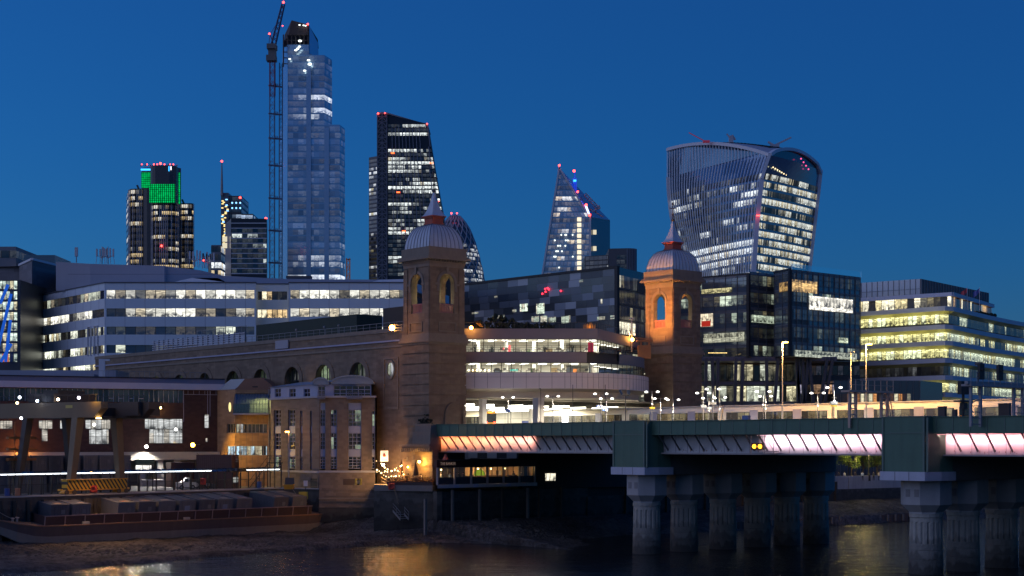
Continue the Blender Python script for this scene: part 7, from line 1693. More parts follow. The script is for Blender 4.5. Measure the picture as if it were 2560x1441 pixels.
# --- street lamp before the flats
sl_ = thing('street_lamp', 'orange street lamp in front of the brick flats', 'lamp', (gx(722,248), 248, ZQ)); x = gx(722,248); zt_ = gz(1082,248)
MB().tube((x,248,ZQ), (x,248,zt_), .09, .06).beam((x,248,zt_), (x-.3,247.9,zt_+.12), .1).build('pole', mat('lamp_pole_grey', (.4,.38,.36)), sl_); MB().box(x-.5, x+.05, 247.7, 248.0, zt_+.05, zt_+.2).build('lamp_glass', glow('sodium_glass', (1,.5,.07), 30), sl_); lamp('POINT', (x,247.6,zt_-.1), 80, (1,.36,.06), sl_, .2)

# ---------------------------------------------------------------- gantry crane on the quay
GC = thing('gantry_crane', 'big brown portal gantry crane with a black and yellow striped sill beam on the quay', 'crane', K(14, 4, ZQ))
crb = mat('crane_brown', (.16,.11,.06), .55, .25, .4, streak=.3); crd = mat('crane_dark', (.05,.04,.035), .6)
d0, d1 = .7, 11.4; uL0, uL1 = K.u(178,d0), K.u(196,d0); uR0, uR1 = K.u(301,d0), K.u(292,d0)
zb0, zb1, zg = 9.0, 17.5, 17.5
for u0, u1, dd, du in ((uL0,uL1,d0,.5),(uR0,uR1,d0,-.5)): MB(K).loft([[(u0-.45,dd-.45,zb0),(u0+.45,dd-.45,zb0),(u0+.45,dd+.45,zb0),(u0-.45,dd+.45,zb0)], [(u1-.6,dd-.5,zg),(u1+.6,dd-.5,zg),(u1+.6,dd+.7,zg),(u1-.6,dd+.7,zg)]]).build('leg', crb, GC)
for u0, u1 in ((uL0-.6,uL1),(uR0+.3,uR1)): MB(K).loft([[(u0-.35,d1-.4,7.4),(u0+.35,d1-.4,7.4),(u0+.35,d1+.4,7.4),(u0-.35,d1+.4,7.4)], [(u1-.55,d1-.5,zg),(u1+.55,d1-.5,zg),(u1+.55,d1+.5,zg),(u1-.55,d1+.5,zg)]]).build('leg', crd, GC)
m, nt, out = newmat('hazard_stripes')
pv = N(nt, 'SeparateXYZ', {0: N(nt, 'NewGeometry').outputs['Position']})
s_ = MA(nt, 'FRACT', MA(nt, 'MULTIPLY', MA(nt, 'ADD', MA(nt, 'ADD', MA(nt, 'MULTIPLY', pv.outputs[0], .58), MA(nt, 'MULTIPLY', pv.outputs[1], .8146)), MA(nt, 'MULTIPLY', pv.outputs[2], .75)), 1.55))
nt.links.new(N(nt, 'BsdfPrincipled', {'Base Color': N(nt, 'Mix', {0: MA(nt, 'GREATER_THAN', s_, .52), 6: (.62,.36,.02,1), 7: (.02,.02,.02,1)}, data_type='RGBA').outputs[2], 'Roughness': .6}).outputs[0], out.inputs[0]); hz = m
ua, ub = K.u(161,d0), K.u(311,d0)
MB(K).box(ua, ub, d0-.55, d0+.55, 7.75, 9.05).build('sill_beam', hz, GC)
MB(K).box(ua-.1, ub+.1, d0-.7, d0+.7, 9.05, 9.15).box(ua-.05, ub+.05, d0-.6, d0+.6, 7.65, 7.75).build('sill_flanges', yel, GC)
for u in (K.u(170,d0), K.u(300,d0)):
    bg_ = MB(K).loft([[(u-1.1,d0-.5,7.25),(u+1.1,d0-.5,7.25),(u+1.1,d0+.5,7.25),(u-1.1,d0+.5,7.25)], [(u-.7,d0-.45,7.7),(u+.7,d0-.45,7.7),(u+.7,d0+.45,7.7),(u-.7,d0+.45,7.7)]]).build('bogie', yel, GC)
    for s in (-.65, .65): MB(K).loft([[(u+s+.35*math.cos(t*.5236), d, 7.4+.35*math.sin(t*.5236)) for t in range(12)] for d in (d0-.62, d0-.52)]).build('wheel', crd, bg_)
    MB(K).box(u-1.5, u-1.1, d0-.3, d0+.3, 7.6, 7.85).box(u+1.1, u+1.5, d0-.3, d0+.3, 7.6, 7.85).build('buffer', yel, bg_)
for uu, df, mt, nm in ((uL1, -4.6, crb, 'main_girder'), (uR1, -6.5, crd, 'main_girder')):
    MB(K).loft([[(uu+x, df+y, z) for x, z in ((-.6,zg),(.6,zg),(.6,zg+2.1),(-.6,zg+2.1))] if i else [(uu+x, df, z) for x, z in ((-.6,zg+1.2),(.6,zg+1.2),(.6,zg+2.1),(-.6,zg+2.1))] for i, y in ((0,0),(1,1.5),(2,21.5 if mt is crb else 22))]).build(nm, mt, GC)
    rl = MB(K)
    for k in range(15): rl.box(uu-.6, uu-.55, df+1+k*1.45, df+1.05+k*1.45, zg+2.1, zg+3.1)
    rl.box(uu-.6, uu-.56, df+.5, df+21.5, zg+3.06, zg+3.12).build('girder_rail', crd, GC)
for dd in (d0, d1): MB(K).box(uL1+.6, uR1-.6, dd-.4, dd+.4, zg+.3, zg+1.4).build('cross_beam', crd, GC)
tc = MB(K); tc.box(uL1-.3, uR1+.3, 5.5, 11.0, zg+2.2, zg+3.4).box(uL1+1, uR1-1, 6.2, 9.4, zg+3.4, zg+3.9); tc.build('trolley', crd, GC)
MB(K).box(uR1-1.4, uR1+2.6, -5.2, -1.8, zg+.3, zg+2.2).build('cable_drum_house', crd, GC)
wk = MB(K).box(uR1+.7, uR1+1.8, -6.5, 9, zg-.12, zg-.02); wk.build('walkway', mat('walkway_grey', (.2,.2,.19), .7), GC)
MB(K).box(uL1-.62, uL1-.601, 1.2, 2.6, zg+1.3, zg+1.7).build('name_plate', mat('plate_yellow', (.5,.4,.1), .6), GC)
for px, py, dd, c_, e_ in ((49,994,10.5,(.75,.85,1),14),(43,1008,9.5,(1,.7,.35),9),(93,1003,8,(.55,.7,1),14),(145,999,5,(1,.8,.6),12),(197,995,1.5,(.9,.8,1),14),(53,1046,9,(.8,.85,1),10),(213,1011,-1,(1,.6,.1),10)):
    u = K.u(px, dd); q = K(u, dd, K.z(px, py, dd)); MB().ball(q, .2, 8, 5).build('crane_lamp', glow('crane_lamp_%d' % px, c_, e_), GC); MB().box(q[0]-.2, q[0]+.2, q[1]+.2, q[1]+.4, q[2]-.15, q[2]+.2).build('lamp_bracket', crd, GC)
lamp('POINT', K(uL1-1.3, -3.6, zg+2.6), 110, (1,.6,.1), GC, .2); lamp('SPOT', K(uL1+.2, -3.3, zg-.3), 10000, (1,.52,.2), GC, .3, rot=(.55,-.35,-1.0), angle=128, blend=.8); MB(K).box(uL1-.1, uL1+.5, -3.4, -3.0, zg-.18, zg-.02).build('under_lamp', glow('crane_lamp_under', (1,.6,.2), 10), GC); lamp('POINT', K(uR1-.0, 2.6, 13.5), 60, (1,.5,.08), GC, .2)
spd = MB(K)
for k, z in enumerate((14.6,13.0,11.6)): spd.box(uL1-2.5, uL1+2.2, d1+1.0, d1+1.6, z, z+.35)
spd.beam((uL1-1.2,d1+1.3,11.6), (uL1-1.2,d1+1.3,17), .12).beam((uL1+1.0,d1+1.3,11.6), (uL1+1.0,d1+1.3,17), .12); spd.build('access_stage', mat('stage_orange', (.35,.14,.04), .6), GC)

# ---------------------------------------------------------------- containers: one built, the rest copied
cont_m = {c: mat('container_'+c, v, .6, .25, .5, streak=.3) for c, v in {'grey':(.11,.125,.15),'dark':(.075,.085,.11),'brown':(.12,.055,.04)}.items()}
def container(mt, L=6.06, W=2.6, H=2.6, logo=None):
    o = thing('shipping_container', 'x', 'container', (0,0,0))
    b = MB().box(-W/2+.05, W/2-.05, .06, L-.06, .12, H-.05).build('shell', mt, o)
    f = MB()
    for x in (-W/2, W/2-.12):
        for y in (0, L-.12): f.box(x, x+.12, y, y+.12, 0, H)
        for z in (0, H-.13): f.box(x, x+.12, .12, L-.12, z, z+.13)
    for y in (0, L-.12):
        for z in (0, H-.13): f.box(-W/2+.12, W/2-.12, y, y+.12, z, z+.13)
    f.build('frame', mt, o)
    for x in (-W/2+.02, W/2-.05):
        c = MB()
        for k in range(16): c.box(x, x+.03, .3+k*.35, .46+k*.35, .14, H-.14)
        c.build('corrugation', mt, o)
    d = MB().box(-W/2+.14, -.02, .02, .055, .2, H-.18).box(.02, W/2-.14, .02, .055, .2, H-.18)
    for x in (-.85, -.3, .3, .85): d.box(x-.02, x+.02, -.02, .018, .2, H-.2)
    for z in (.8, 1.5): d.box(-W/2+.2, W/2-.2, -.01, .017, z, z+.05)
    d.build('door', mt, o)
    r = MB()
    for k in range(15): r.box(-W/2+.16, W/2-.16, .3+k*.38, .48+k*.38, H-.05, H-.02)
    r.build('roof_ribs', mt, o)
    MB().box(.15, .75, -.03, -.021, H*.55, H*.75).build('door_label', mat('label_grey', (.14,.155,.18), .7), o)
    return o
cg_ = container(cont_m['grey']); cd_ = container(cont_m['dark']); used = set()
ordn = ['first','second','third','fourth','fifth','sixth','seventh','eighth','ninth','tenth','eleventh']
rk = math.atan2(.8146, .58)
def place(proto, p, rz, label, group):
    o = proto if proto.name not in used else copy_tree(proto); used.add(proto.name); return put(o, p, rz, label, group)
for k in range(8):
    for t in (0, 1):
        u = K.u(12+k*42, 13.5)
        place(cd_ if (k*3+t) % 4 == 1 else cg_, K(u, 13.2+R.uniform(-.2,.2), ZQ+2.62*t+.01), rk, 'dark grey container, %s from the left in the %s layer behind the quay fence' % (ordn[k], 'upper' if t else 'lower'), 'containers stacked in the yard')
bp_ = container(cont_m['brown']); 
for t in (0, 1):
    o = place(bp_, K(K.u(585, 7.5), 7.2, ZQ+2.62*t), rk+.35, '%s brown container of the two high stack below the ochre block' % ('upper' if t else 'lower'), 'brown containers')
o_lab = MB()
bq = [c for c in bpy.data.objects if c.name.startswith('shipping_container') and c.get('group') == 'brown containers']
for o in bq:
    if o['label'].startswith('upper'):
        BASE[o.name] = (0, 0, 0); text('UES', Fr((-1,0),(1,0)), 1.45, 1.75, .42, -.05, mat('letter_grey', (.45,.42,.4), .7), o, 'lettering'); MB().box(.0, 1.0, -.04, -.02, 1.5, 1.55).box(.0, 1.0, -.04, -.02, 2.3, 2.35).build('logo_lines', mat('letter_grey', (.45,.42,.4)), o)
    else:
        BASE[o.name] = (0, 0, 0); g_ = MB()
        for k in range(9): g_.box(-1.1+k*.24, -.98+k*.24, -.04, -.02, .9, 1.7)
        g_.build('lit_grille', glow('grille_white', (.9,.95,.9), .5), o)
bc = thing('shipping_container', 'dark brown container lying long side on before the depot loading bay', 'container', K(K.u(440, 16), 16, ZQ+0), 'brown containers'); bc.name = 'shipping_container'
fq = Fr(pt(428,252), pt(487,254)); MB(fq).box(0, fq.L, 0, 2.4, ZQ+.1, ZQ+4.0).build('shell', cont_m['brown'], bc); cr_ = MB(fq)
for k in range(9): cr_.box(.1+k*.42, .3+k*.42, -.05, -.001, ZQ+.2, ZQ+3.9)
cr_.build('corrugation', cont_m['brown'], bc)

# ---------------------------------------------------------------- quay fence, lit walkway canopy, rails
FN = thing('quay_fence', 'long dark railing fence running along the quay edge', 'fence', K(20, 2.0, ZQ))
u0, u1 = K.u(-30, 2), K.u(660, 2)
n = 30
for k in range(n+1): u = u0+(u1-u0)*k/n; MB(K).box(u-.07, u+.07, 1.95, 2.1, ZQ, ZQ+2.6).build('post', black, FN)
m = MB(K); m.box(u0, u1, 2.0, 2.05, ZQ+1.5, ZQ+1.56).box(u0, u1, 2.0, 2.05, ZQ+.15, ZQ+.2)
for k in range(int((u1-u0)/.16)): m.box(u0+k*.16, u0+k*.16+.025, 2.01, 2.035, ZQ+.2, ZQ+1.5)
m.build('bars', black, FN)
MB(K).box(u0, u1+5, 1.4, 2.4, ZQ, ZQ+.16).build('kerb', mat('kerb_pale', (.35,.32,.28), .8), FN)
CN = thing('walkway_canopy', 'low curved canopy over the quay walkway with a bright strip of lamps', 'canopy', K(20, 3.2, ZQ))
ua, ub = K.u(-30, 3.2), K.u(690, 3.2)
arc = [(2.3,9.75),(2.6,10.05),(3.1,10.22),(3.7,10.22),(4.2,10.05),(4.5,9.75)]
MB(K).loft([[(u, d, z) for d, z in arc] for u in (ua, ub)], closed=False).build('canopy_sheet', clearglass('canopy_sheet', .3, (.25,.28,.32)), CN)
n = 44; m = MB(K)
for k in range(n+1):
    u = ua+(ub-ua)*k/n
    for a, b in zip(arc, arc[1:]): m.beam((u,a[0],a[1]+.02), (u,b[0],b[1]+.02), .07)
    if k % 2 == 0: m.box(u-.05, u+.05, 4.4, 4.5, ZQ, 9.75)
m.box(ua, ub, 2.27, 2.33, 9.68, 9.78); m.build('ribs', black, CN)
wt = glow('walkway_tube', (.92,.97,1), 3.2)
gap0, gap1 = K.u(524,3), K.u(604,3)
for k in range(n):
    a, b = ua+(ub-ua)*k/n+.06, ua+(ub-ua)*(k+1)/n-.06
    if not (gap0 < (a+b)/2 < gap1): MB(K).box(a, b, 2.36, 2.5, 9.85, 9.98).build('tube_lamp', wt, CN)
for k in range(5): u = ua+(ub-ua)*(k+.5)/5; l = lamp('AREA', K(u, 3.0, 9.6), 60, (.95,.98,1), CN, 9, .3, (0,0,-1)); l.rotation_euler = (0,0,rk)
MB(K).box(K.u(-30,.9), K.u(330,.9), .85, .98, ZQ+.02, ZQ+.14).build('crane_rail', mat('rail_rust', (.25,.13,.08), .6), GC)
# lifebuoys
def lifebuoy(p, label):
    o = thing('lifebuoy', label, 'lifebuoy', p, 'lifebuoys'); n = 18; mb = MB()
    mb.loft([[(p[0]+(.36+.1*math.cos(2*math.pi*j/8))*math.cos(2*math.pi*k/n), p[1]+.1*math.sin(2*math.pi*j/8), p[2]+(.36+.1*math.cos(2*math.pi*j/8))*math.sin(2*math.pi*k/n)) for j in range(8)] for k in range(n+1)], caps=False)
    mb.build('ring', mat('buoy_red', (.6,.06,.03), .5), o, smooth=True); MB().box(p[0]-.5, p[0]+.5, p[1]+.1, p[1]+.16, p[2]-.5, p[2]+.5).build('backboard', mat('buoy_board', (.5,.07,.05), .6), o); return o
u = K.u(505, 1.9); lifebuoy(K(u, 1.8, K.z(505,1204,1.9)), 'red lifebuoy on the quay fence below the brown containers')
u = K.u(232, .0); lifebuoy(K(u, -.1, K.z(232,1223,0)), 'red lifebuoy below the striped crane beam')
# drums, skip, bins
for px, d, c_, lab, n_ in ((18,1.2,(.04,.08,.25),'blue drum at the far left of the quay edge','drum'),(44,1.1,(.5,.2,.1),'orange drum beside the blue drum on the quay','drum'),(648,1.2,(.06,.12,.28),'blue drum on the quay edge right of the crane','drum')):
    u = K.u(px, d); q = K(u, d, ZQ+.16); o = thing('oil_drum', lab, n_, q, 'quay drums'); MB().lathe(q[0], q[1], [(.34,q[2]),(.36,q[2]+.3),(.33,q[2]+.34),(.36,q[2]+.62),(.33,q[2]+.66),(.35,q[2]+.95)], 14).build('barrel', mat('drum_%d' % px, c_, .5), o); MB().lathe(q[0], q[1], [(.31,q[2]+.96),(.31,q[2]+.98)], 14).build('lid', mat('drum_%d' % px, c_), o)
sk = thing('skip', 'yellow waste skip below the street lamp by the flats', 'skip', (gx(722,243), 243, ZQ)); x0, x1 = gx(709,243), gx(735,243)
MB().loft([[(x0+.2,242.4,ZQ+.05),(x1-.2,242.4,ZQ+.05),(x1-.2,243.6,ZQ+.05),(x0+.2,243.6,ZQ+.05)], [(x0,242.2,ZQ+.75),(x1,242.2,ZQ+.75),(x1,243.8,ZQ+.75),(x0,243.8,ZQ+.75)]]).build('skip_body', yel, sk); MB().box(x0+.1, x1-.1, 243.9, 244.0, ZQ, ZQ+1.8).build('back_board', steel_dk, sk)
bn = thing('info_board', 'small pale notice board standing on the quay by the flats', 'sign', (gx(764,243), 243, ZQ)); MB().box(gx(759,243), gx(769,243), 243, 243.06, ZQ+.5, ZQ+1.35).build('board', mat('board_pale', (.5,.52,.58), .6), bn); MB().box(gx(763,243), gx(765,243), 243.07, 243.15, ZQ, ZQ+.5).build('post', steel_dk, bn)
ys = thing('wall_sign', 'yellow notice on the quay wall behind the barge stern', 'sign', (gx(757,242), 242.0, 5.0)); fy = frp(745,247,768,247.3); MB(fy).box(0, fy.L, -1.4, -1.3, gz(1249,245.5), gz(1230,245.5)).build('board', mat('notice_yellow', (.35,.34,.06), .7), ys)
# metal stair by the flats
ms = thing('metal_stair', 'dark metal stair and landing between canopy and flats', 'stair', (gx(690,249), 249, ZQ)); m = MB()
for k in range(14): x = gx(625+k*3.4,249); z = ZQ+.2+k*.27; m.box(x, x+.28, 248.6, 249.5, z, z+.06)
m.beam((gx(625,249),248.6,ZQ+.1), (gx(672,249),248.6,ZQ+4.0), .2, .1).beam((gx(625,249),248.6,ZQ+1.2), (gx(672,249),248.6,ZQ+5.1), .06).box(gx(668,249), gx(705,249), 248.4, 250, ZQ+3.9, ZQ+4.05)
for k in range(7): m.box(gx(669+k*5.8,249), gx(669+k*5.8,249)+.05, 248.4, 248.45, ZQ+4.05, ZQ+5.1)
for z in (4.6, 5.1): m.box(gx(668,249), gx(705,249), 248.4, 248.44, ZQ+z, ZQ+z+.05)
for px in (670, 688, 704): m.box(gx(px,249)-.07, gx(px,249)+.07, 248.5, 248.64, ZQ, ZQ+3.9)
m.build('stair_frame', black, ms)
# vehicles
def vehicle(kind, label, px0, px1, Y):
    f = frp(px0, Y, px1, Y+1.2); L = f.L
    o = thing('parked_van' if kind == 'van' else 'wheel_loader', label, 'van' if kind == 'van' else 'loader', f(L/2, 1, ZQ))
    if kind == 'van':
        pf = [(0,.35),(0,1.0),(.75,1.15),(1.35,1.75),(L*.62,1.8),(L*.64,1.1),(L,1.05),(L,.35)]
        b = MB(f).loft([[(u,0,ZQ+z) for u, z in pf], [(u,1.8,ZQ+z) for u, z in pf]]).build('body', mat('van_white', (.6,.6,.58), .4), o)
        MB(f).box(.95, 1.55, -.02, -.001, ZQ+1.12, ZQ+1.6).box(1.65, L*.6, -.02, -.001, ZQ+1.12, ZQ+1.6).build('side_window', darkglass, b)
    else:
        b = MB(f).box(.3, L*.6, .2, 1.8, ZQ+.6, ZQ+1.4).box(L*.6, L*.95, .4, 1.6, ZQ+.6, ZQ+1.1).build('body', mat('loader_dark', (.06,.05,.03), .6), o)
        MB(f).box(L*.2, L*.5, .3, 1.7, ZQ+1.41, ZQ+2.7).build('cab', mat('cab_dark', (.04,.04,.045), .3), b); MB(f).box(L*.1, L*.55, .2, 1.8, ZQ+2.71, ZQ+2.8).build('cab_roof', mat('cab_roof', (.35,.18,.03), .6), b)
        MB(f).beam((L*.7,1,ZQ+1.1), (L*1.1,1,ZQ+.4), .2).box(L*1.05, L*1.25, .1, 1.9, ZQ+.1, ZQ+.7).build('bucket', steel_dk, o)
    r = .34 if kind == 'van' else .6
    for u in (L*.18, L*.8): 
        w = MB(f).loft([[(u+r*math.cos(t*.5236), d, ZQ+r+r*math.sin(t*.5236)) for t in range(12)] for d in (-.05, .22)]).build('wheel', black, o); MB(f).loft([[(u+r*.5*math.cos(t*.5236), d, ZQ+r+r*.5*math.sin(t*.5236)) for t in range(12)] for d in (-.08, -.051)]).build('rim', steel_gr, w)
vehicle('van', 'white pickup van parked behind the quay fence', 446, 491, 243); vehicle('loader', 'dark wheel loader parked beside the white pickup van', 484, 528, 247)

# ---------------------------------------------------------------- the barge
fG0 = frp(300, 217, 700, 238.6); HEEL = .145
class Heel:                                       # the barge lies aground, heeled towards the river
    def __init__(s, f): s.f = f; s.ux, s.uy = f.ux, f.uy
    def u(s, px, d=0.0): return s.f.u(px, d)
    def __call__(s, u, d, z): return s.f(u, d*math.cos(HEEL)-(z-.2)*math.sin(HEEL), .2+(z-.2)*math.cos(HEEL)+d*math.sin(HEEL))
fG = Heel(fG0)
BG = thing('container_barge', 'long rusty dark barge carrying waste containers on the mud', 'barge', fG(15, 3.7, .2))
hullm = mat('hull_maroon', (.10,.07,.066), .7, .35, .5, streak=.4); hull2 = mat('hull_mud', (.22,.19,.165), .85, .3, .4, streak=.3)
ub0, ub1 = fG.u(6), fG.u(858)
prf = [(0,2.4,4.0,.30),(.8,2.0,3.85,.62),(2.2,1.35,3.6,.86),(4.5,.45,3.35,.98),(6.5,.2,3.25,1),(ub1-ub0-7,.2,3.2,1),(ub1-ub0-4.5,.5,3.25,.99),(ub1-ub0-2.2,1.3,3.45,.9),(ub1-ub0-.7,2.1,3.65,.66),(ub1-ub0,2.5,3.8,.34)]
W_ = 7.4
def sec(u, zb, zt, w, lo, hi):
    c, h = W_/2, W_/2*w; zl, zh = zb+(zt-zb)*lo, zb+(zt-zb)*hi
    return [(ub0+u, c-h, zl), (ub0+u, c-h, zh), (ub0+u, c+h, zh), (ub0+u, c+h, zl)]
MB(fG).loft([sec(u, a, b, w, 0, .55) for u, a, b, w in prf]).build('lower_hull', hull2, BG); MB(fG).loft([sec(u, a, b, w*1.004, .55, 1) for u, a, b, w in prf]).build('upper_hull', hullm, BG)
rim = MB(fG)
for s in (-1, 1):
    for (u, a, b, w), (u2, a2, b2, w2) in zip(prf, prf[1:]): rim.beam((ub0+u, W_/2+s*W_/2*w, b), (ub0+u2, W_/2+s*W_/2*w2, b2), .16, .14)
rim.build('rubbing_rail', mat('rail_rust', (.25,.13,.08)), BG)
dk_ = MB(fG).face([(ub0+u, W_/2-W_/2*w*.98, b+.01) for u, a, b, w in prf[:5]]+[(ub0+u, W_/2+W_/2*w*.98, b+.01) for u, a, b, w in prf[4::-1]]); dk_.build('deck_end', mat('deck_rust', (.14,.10,.075), .85, .4, .8), BG); dk_ = MB(fG).face([(ub0+u, W_/2-W_/2*w*.98, b+.01) for u, a, b, w in prf[5:]]+[(ub0+u, W_/2+W_/2*w*.98, b+.01) for u, a, b, w in prf[:4:-1]]); dk_.build('deck_end', mat('deck_rust', (.14,.10,.075), .85, .4, .8), BG)
c0, c1 = fG.u(104, .7), fG.u(772, .7)
MB(fG).box(c0, c1, .6, .72, 3.2, 4.45).box(c0, c1, W_-.72, W_-.6, 3.2, 4.45).box(c0, c0+.12, .72, W_-.72, 3.2, 4.45).box(c1-.12, c1, .72, W_-.72, 3.2, 4.45).build('hold_coaming', mat('coaming_maroon', (.055,.03,.032), .7, .3, .5), BG)
cp = MB(fG)
cp.box(c0, c1, .5, .6, 4.4, 4.52)
k = 0
while c0+k*3.05 < c1: cp.box(c0+k*3.05, c0+k*3.05+.1, .5, .59, 3.2, 4.4); k += 1
cp.build('coaming_ribs', mat('coaming_pale', (.30,.22,.22), .7), BG)
MB(fG).box(c0, c1, .72, W_-.72, 2.4, 3.0).build('hold_floor', hullm, BG)
wb = [(117,168),(171,220),(285,332),(336,383),(386,433),(437,484),(487,531),(532,578),(581,625),(675,716),(720,762)]
rb_ = math.atan2(fG.uy, fG.ux)
pr1 = container(cont_m['grey'], 5.8, 2.85, 2.85); pr2 = container(cont_m['dark'], 5.8, 2.85, 2.85)
tops = []
for i, (a, b) in enumerate(wb):
    u = fG.u((a+b)/2, .85); p = fG(u, .82, 3.05)
    o = place(pr1 if i % 3 else pr2, p, rb_, 'grey waste container on the barge, %s from the bow end at left' % ordn[i], 'waste containers on the barge')
    o.rotation_euler = (HEEL, 0, rb_)
    BASE[o.name] = (0,0,0)
    for y in (.5, 4.3): MB().box(-.5+.3*(i % 2), .5+.3*(i % 2), y, y+.8, 2.86, 2.89).build('roof_hatch', mat('hatch_pale_%d' % (i % 3), [(.34,.24,.18),(.30,.27,.24),(.36,.17,.11)][i % 3], .8), o)
    if i == 9: text('CORY', Fr((-1,0),(1,0)), .75, .75, .5, -.05, mat('letter_white', (.55,.6,.68), .6), o, 'lettering')
    if i in (5, 7): MB().box(-.5, .4, -.05, -.03, 1.2, 2.1).build('door_notice', mat('notice_blue', (.16,.22,.32), .7), o)
for u, d in ((ub0+2.5,2.2),(ub0+3.4,2.6),(ub0+3.2,5.2),(ub1-2.6,2.4),(ub1-3.0,5.0)):
    MB(fG).lathe(u, d, [(.14,3.3),(.14,3.95),(.26,4.0),(.26,4.1)], 10).build('bollard', mat('bollard_pale', (.4,.37,.34), .7), BG)
for u in (fG.u(210,.2), fG.u(462,.2)): MB(fG).box(u-.5, u+.5, .1, .4, 3.3, 3.6).build('deck_cleat', mat('bollard_pale', (.4,.37,.34)), BG)
MB(fG).box(ub1-3.6, ub1-2.0, 3, 4.6, 3.5, 4.3).beam((ub1-3,3.5,4.2), (ub1-2.4,3.9,5.0), .12).build('winch', mat('winch_pale', (.33,.32,.3), .7), BG)
for i, (p, q) in enumerate(((fG(ub1-2.6,2.4,4.0), (gx(800,247),247,7.2)),(fG(ub1-2.8,3.0,4.0), (gx(808,247),247,7.2)),(fG(ub0+2.5,2.2,4.0), K(K.u(-40,0),0,7.3)),(fG(fG.u(765,3),3,4.4), (gx(728,246),246,7.3)))):
    ro_ = MB(); pv = p
    for k in range(1, 9): w = k/8; c = tuple(p[j]+(q[j]-p[j])*w-(.5*math.sin(math.pi*w) if j == 2 else 0) for j in range(3)); ro_.beam(pv, c, .06); pv = c
    tag(ro_.build('mooring_rope', mat('rope_pale', (.32,.3,.26), .9)), ['taut pale mooring rope rising from the barge stern winch','second mooring rope just right of the stern winch rope','mooring rope leading off the barge bow at left','slack pale rope over the last barge container'][i], 'rope', 'mooring ropes')
# ---------------------------------------------------------------- pub, terrace, abutment and steps
AB = thing('bridge_abutment', 'dark brick abutment wall under the bridge with one bright white window', 'wall', (12, 256, 4))
fA = Fr((-11.6,234.5), (-11.6+.771*54, 234.5+.637*54))
fA2 = Fr(S(-.5, 17, 0)[:2], S(-.5, 56, 0)[:2])
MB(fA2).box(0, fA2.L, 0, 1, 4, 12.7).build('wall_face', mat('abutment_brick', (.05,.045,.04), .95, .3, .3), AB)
pane(fA2, fA2.u(1363), fA2.u(1388), fA2.z(1376,1202), fA2.z(1376,1184), -.06, lit('abut_lit', cw=.8, thr=-9, st=1.25, seed=180, mull=.1, warm=(1,.92,.7), coolness=0, det=(1,1), contrast=1.2), AB, 0)
for a, b in ((1648,1653),(1656,1664),(1667,1671),(1673,1679),(1744,1751),(1752.5,1756)): pane(fA2, fA2.u(a), fA2.u(b), fA2.z(a,1163.5), fA2.z(a,1159.5), -.05, glow('amber_window', (1,.38,.15), .7), AB, 0)
PB = thing('riverside_pub', 'riverside pub with a long lit window row on a white slab under the bridge', 'pub', (-3, 240, 7.6))
fP = Fr((-10.9,232.0), (4.6,247.2)); L = fP.L; uP = fP.u(1335)
zs, zsill, zh, zr = 8.02, 9.05, 10.5, 11.45
MB(fP).prism([(-.3,-.5),(uP+.2,-.5),(uP+.2,6),(6,6)], 7.5, zs-.02).build('floor_slab', mat('slab_white', (.48,.46,.48), .7, .12, .3), PB)
for u in (2.9, 6.8, 13.5): MB(fP).box(u, u+1.0, -.53, -.501, 7.52, zs-.05).build('slab_patch', mat('slab_blue', (.38,.42,.6), .7), PB)
MB(fP).box(0, uP, 0, .12, zs, zsill).build('dado', mat('dado_dark', (.03,.035,.05), .6), PB)
MB(fP).box(-.3, uP+.2, -.35, .3, zh, zr).build('fascia', mat('pub_fascia', (.045,.012,.012), .6), PB)
MB(fP).prism([(-.4,-.5),(uP+.4,-.5),(uP+.4,6.2),(6.2,6.2)], zr, zr+.15).build('roof', mat('roof_dark', (.03,.03,.04)), PB)
MB(fP).box(5.6, uP, 5.6, 5.8, zs, zh).box(uP-.1, uP, .2, 5.6, zs, zh).prism([(0,.2),(.1,.2),(5.7,5.6),(5.6,5.6)], zs, zh).build('inner_wall', mat('pub_wall', (.55,.36,.2), .8, .2, .8), PB)
MB(fP).prism([(0,.1),(uP,.1),(uP,5.6),(5.6,5.6)], zh-.06, zh-.01).build('ceiling', mat('pub_ceiling', (.3,.22,.15), .8), PB)
npost = 6
for k in range(npost+1):
    u = uP*k/npost; MB(fP).box(u-.12, u+.12, -.3, -.02, 7.99, zh).build('post', mat('post_grey', (.28,.26,.27), .6), PB)
nb = npost*3
for k in range(nb): a, b = uP*k/nb, uP*(k+1)/nb; w = MB(fP).face([(a,.05,zsill),(b,.05,zsill),(b,.05,zh),(a,.05,zh)]).build('window', clearglass('pub_glass', .06), PB); MB(fP).box(a-.04, a+.04, .0, .1, zsill, zh).build('frame', black, w)
text('THE BANKER', fP, fP.u(1116), 10.85, .42, -.37, mat('pub_letters', (.55,.42,.35), .6, emit=(1,.7,.5), est=.12), PB, width=3.0)
lg = MB(fP); lg.lathe(fP.u(1113), -.1, [(.5,zr+.15),(.35,zr+.45),(.2,zr+.7),(.28,zr+.8),(.05,zr+1.05)], 10); lg.build('roof_emblem', mat('emblem_red', (.3,.08,.06), .6), PB)
for k, (a, b) in enumerate(((1184,1214),(1278,1312))):
    n = 12; c, r = (fP.u(a,5.4)+fP.u(b,5.4))/2, 1.25; pts = [(c-r*math.cos(math.pi*t/n), 5.5, zs+.9+r*.95*math.sin(math.pi*t/n)) for t in range(n+1)]
    MB(fP).face(pts).build('green_alcove', glow('alcove_green', (.42,.55,.03), .55), PB)
    ring_m = MB(fP); 
    for p, q in zip(pts, pts[1:]): ring_m.beam((p[0],5.45,p[2]), (q[0],5.45,q[2]), .12)
    ring_m.build('alcove_rim', mat('rim_cream', (.5,.45,.3), .7), PB)
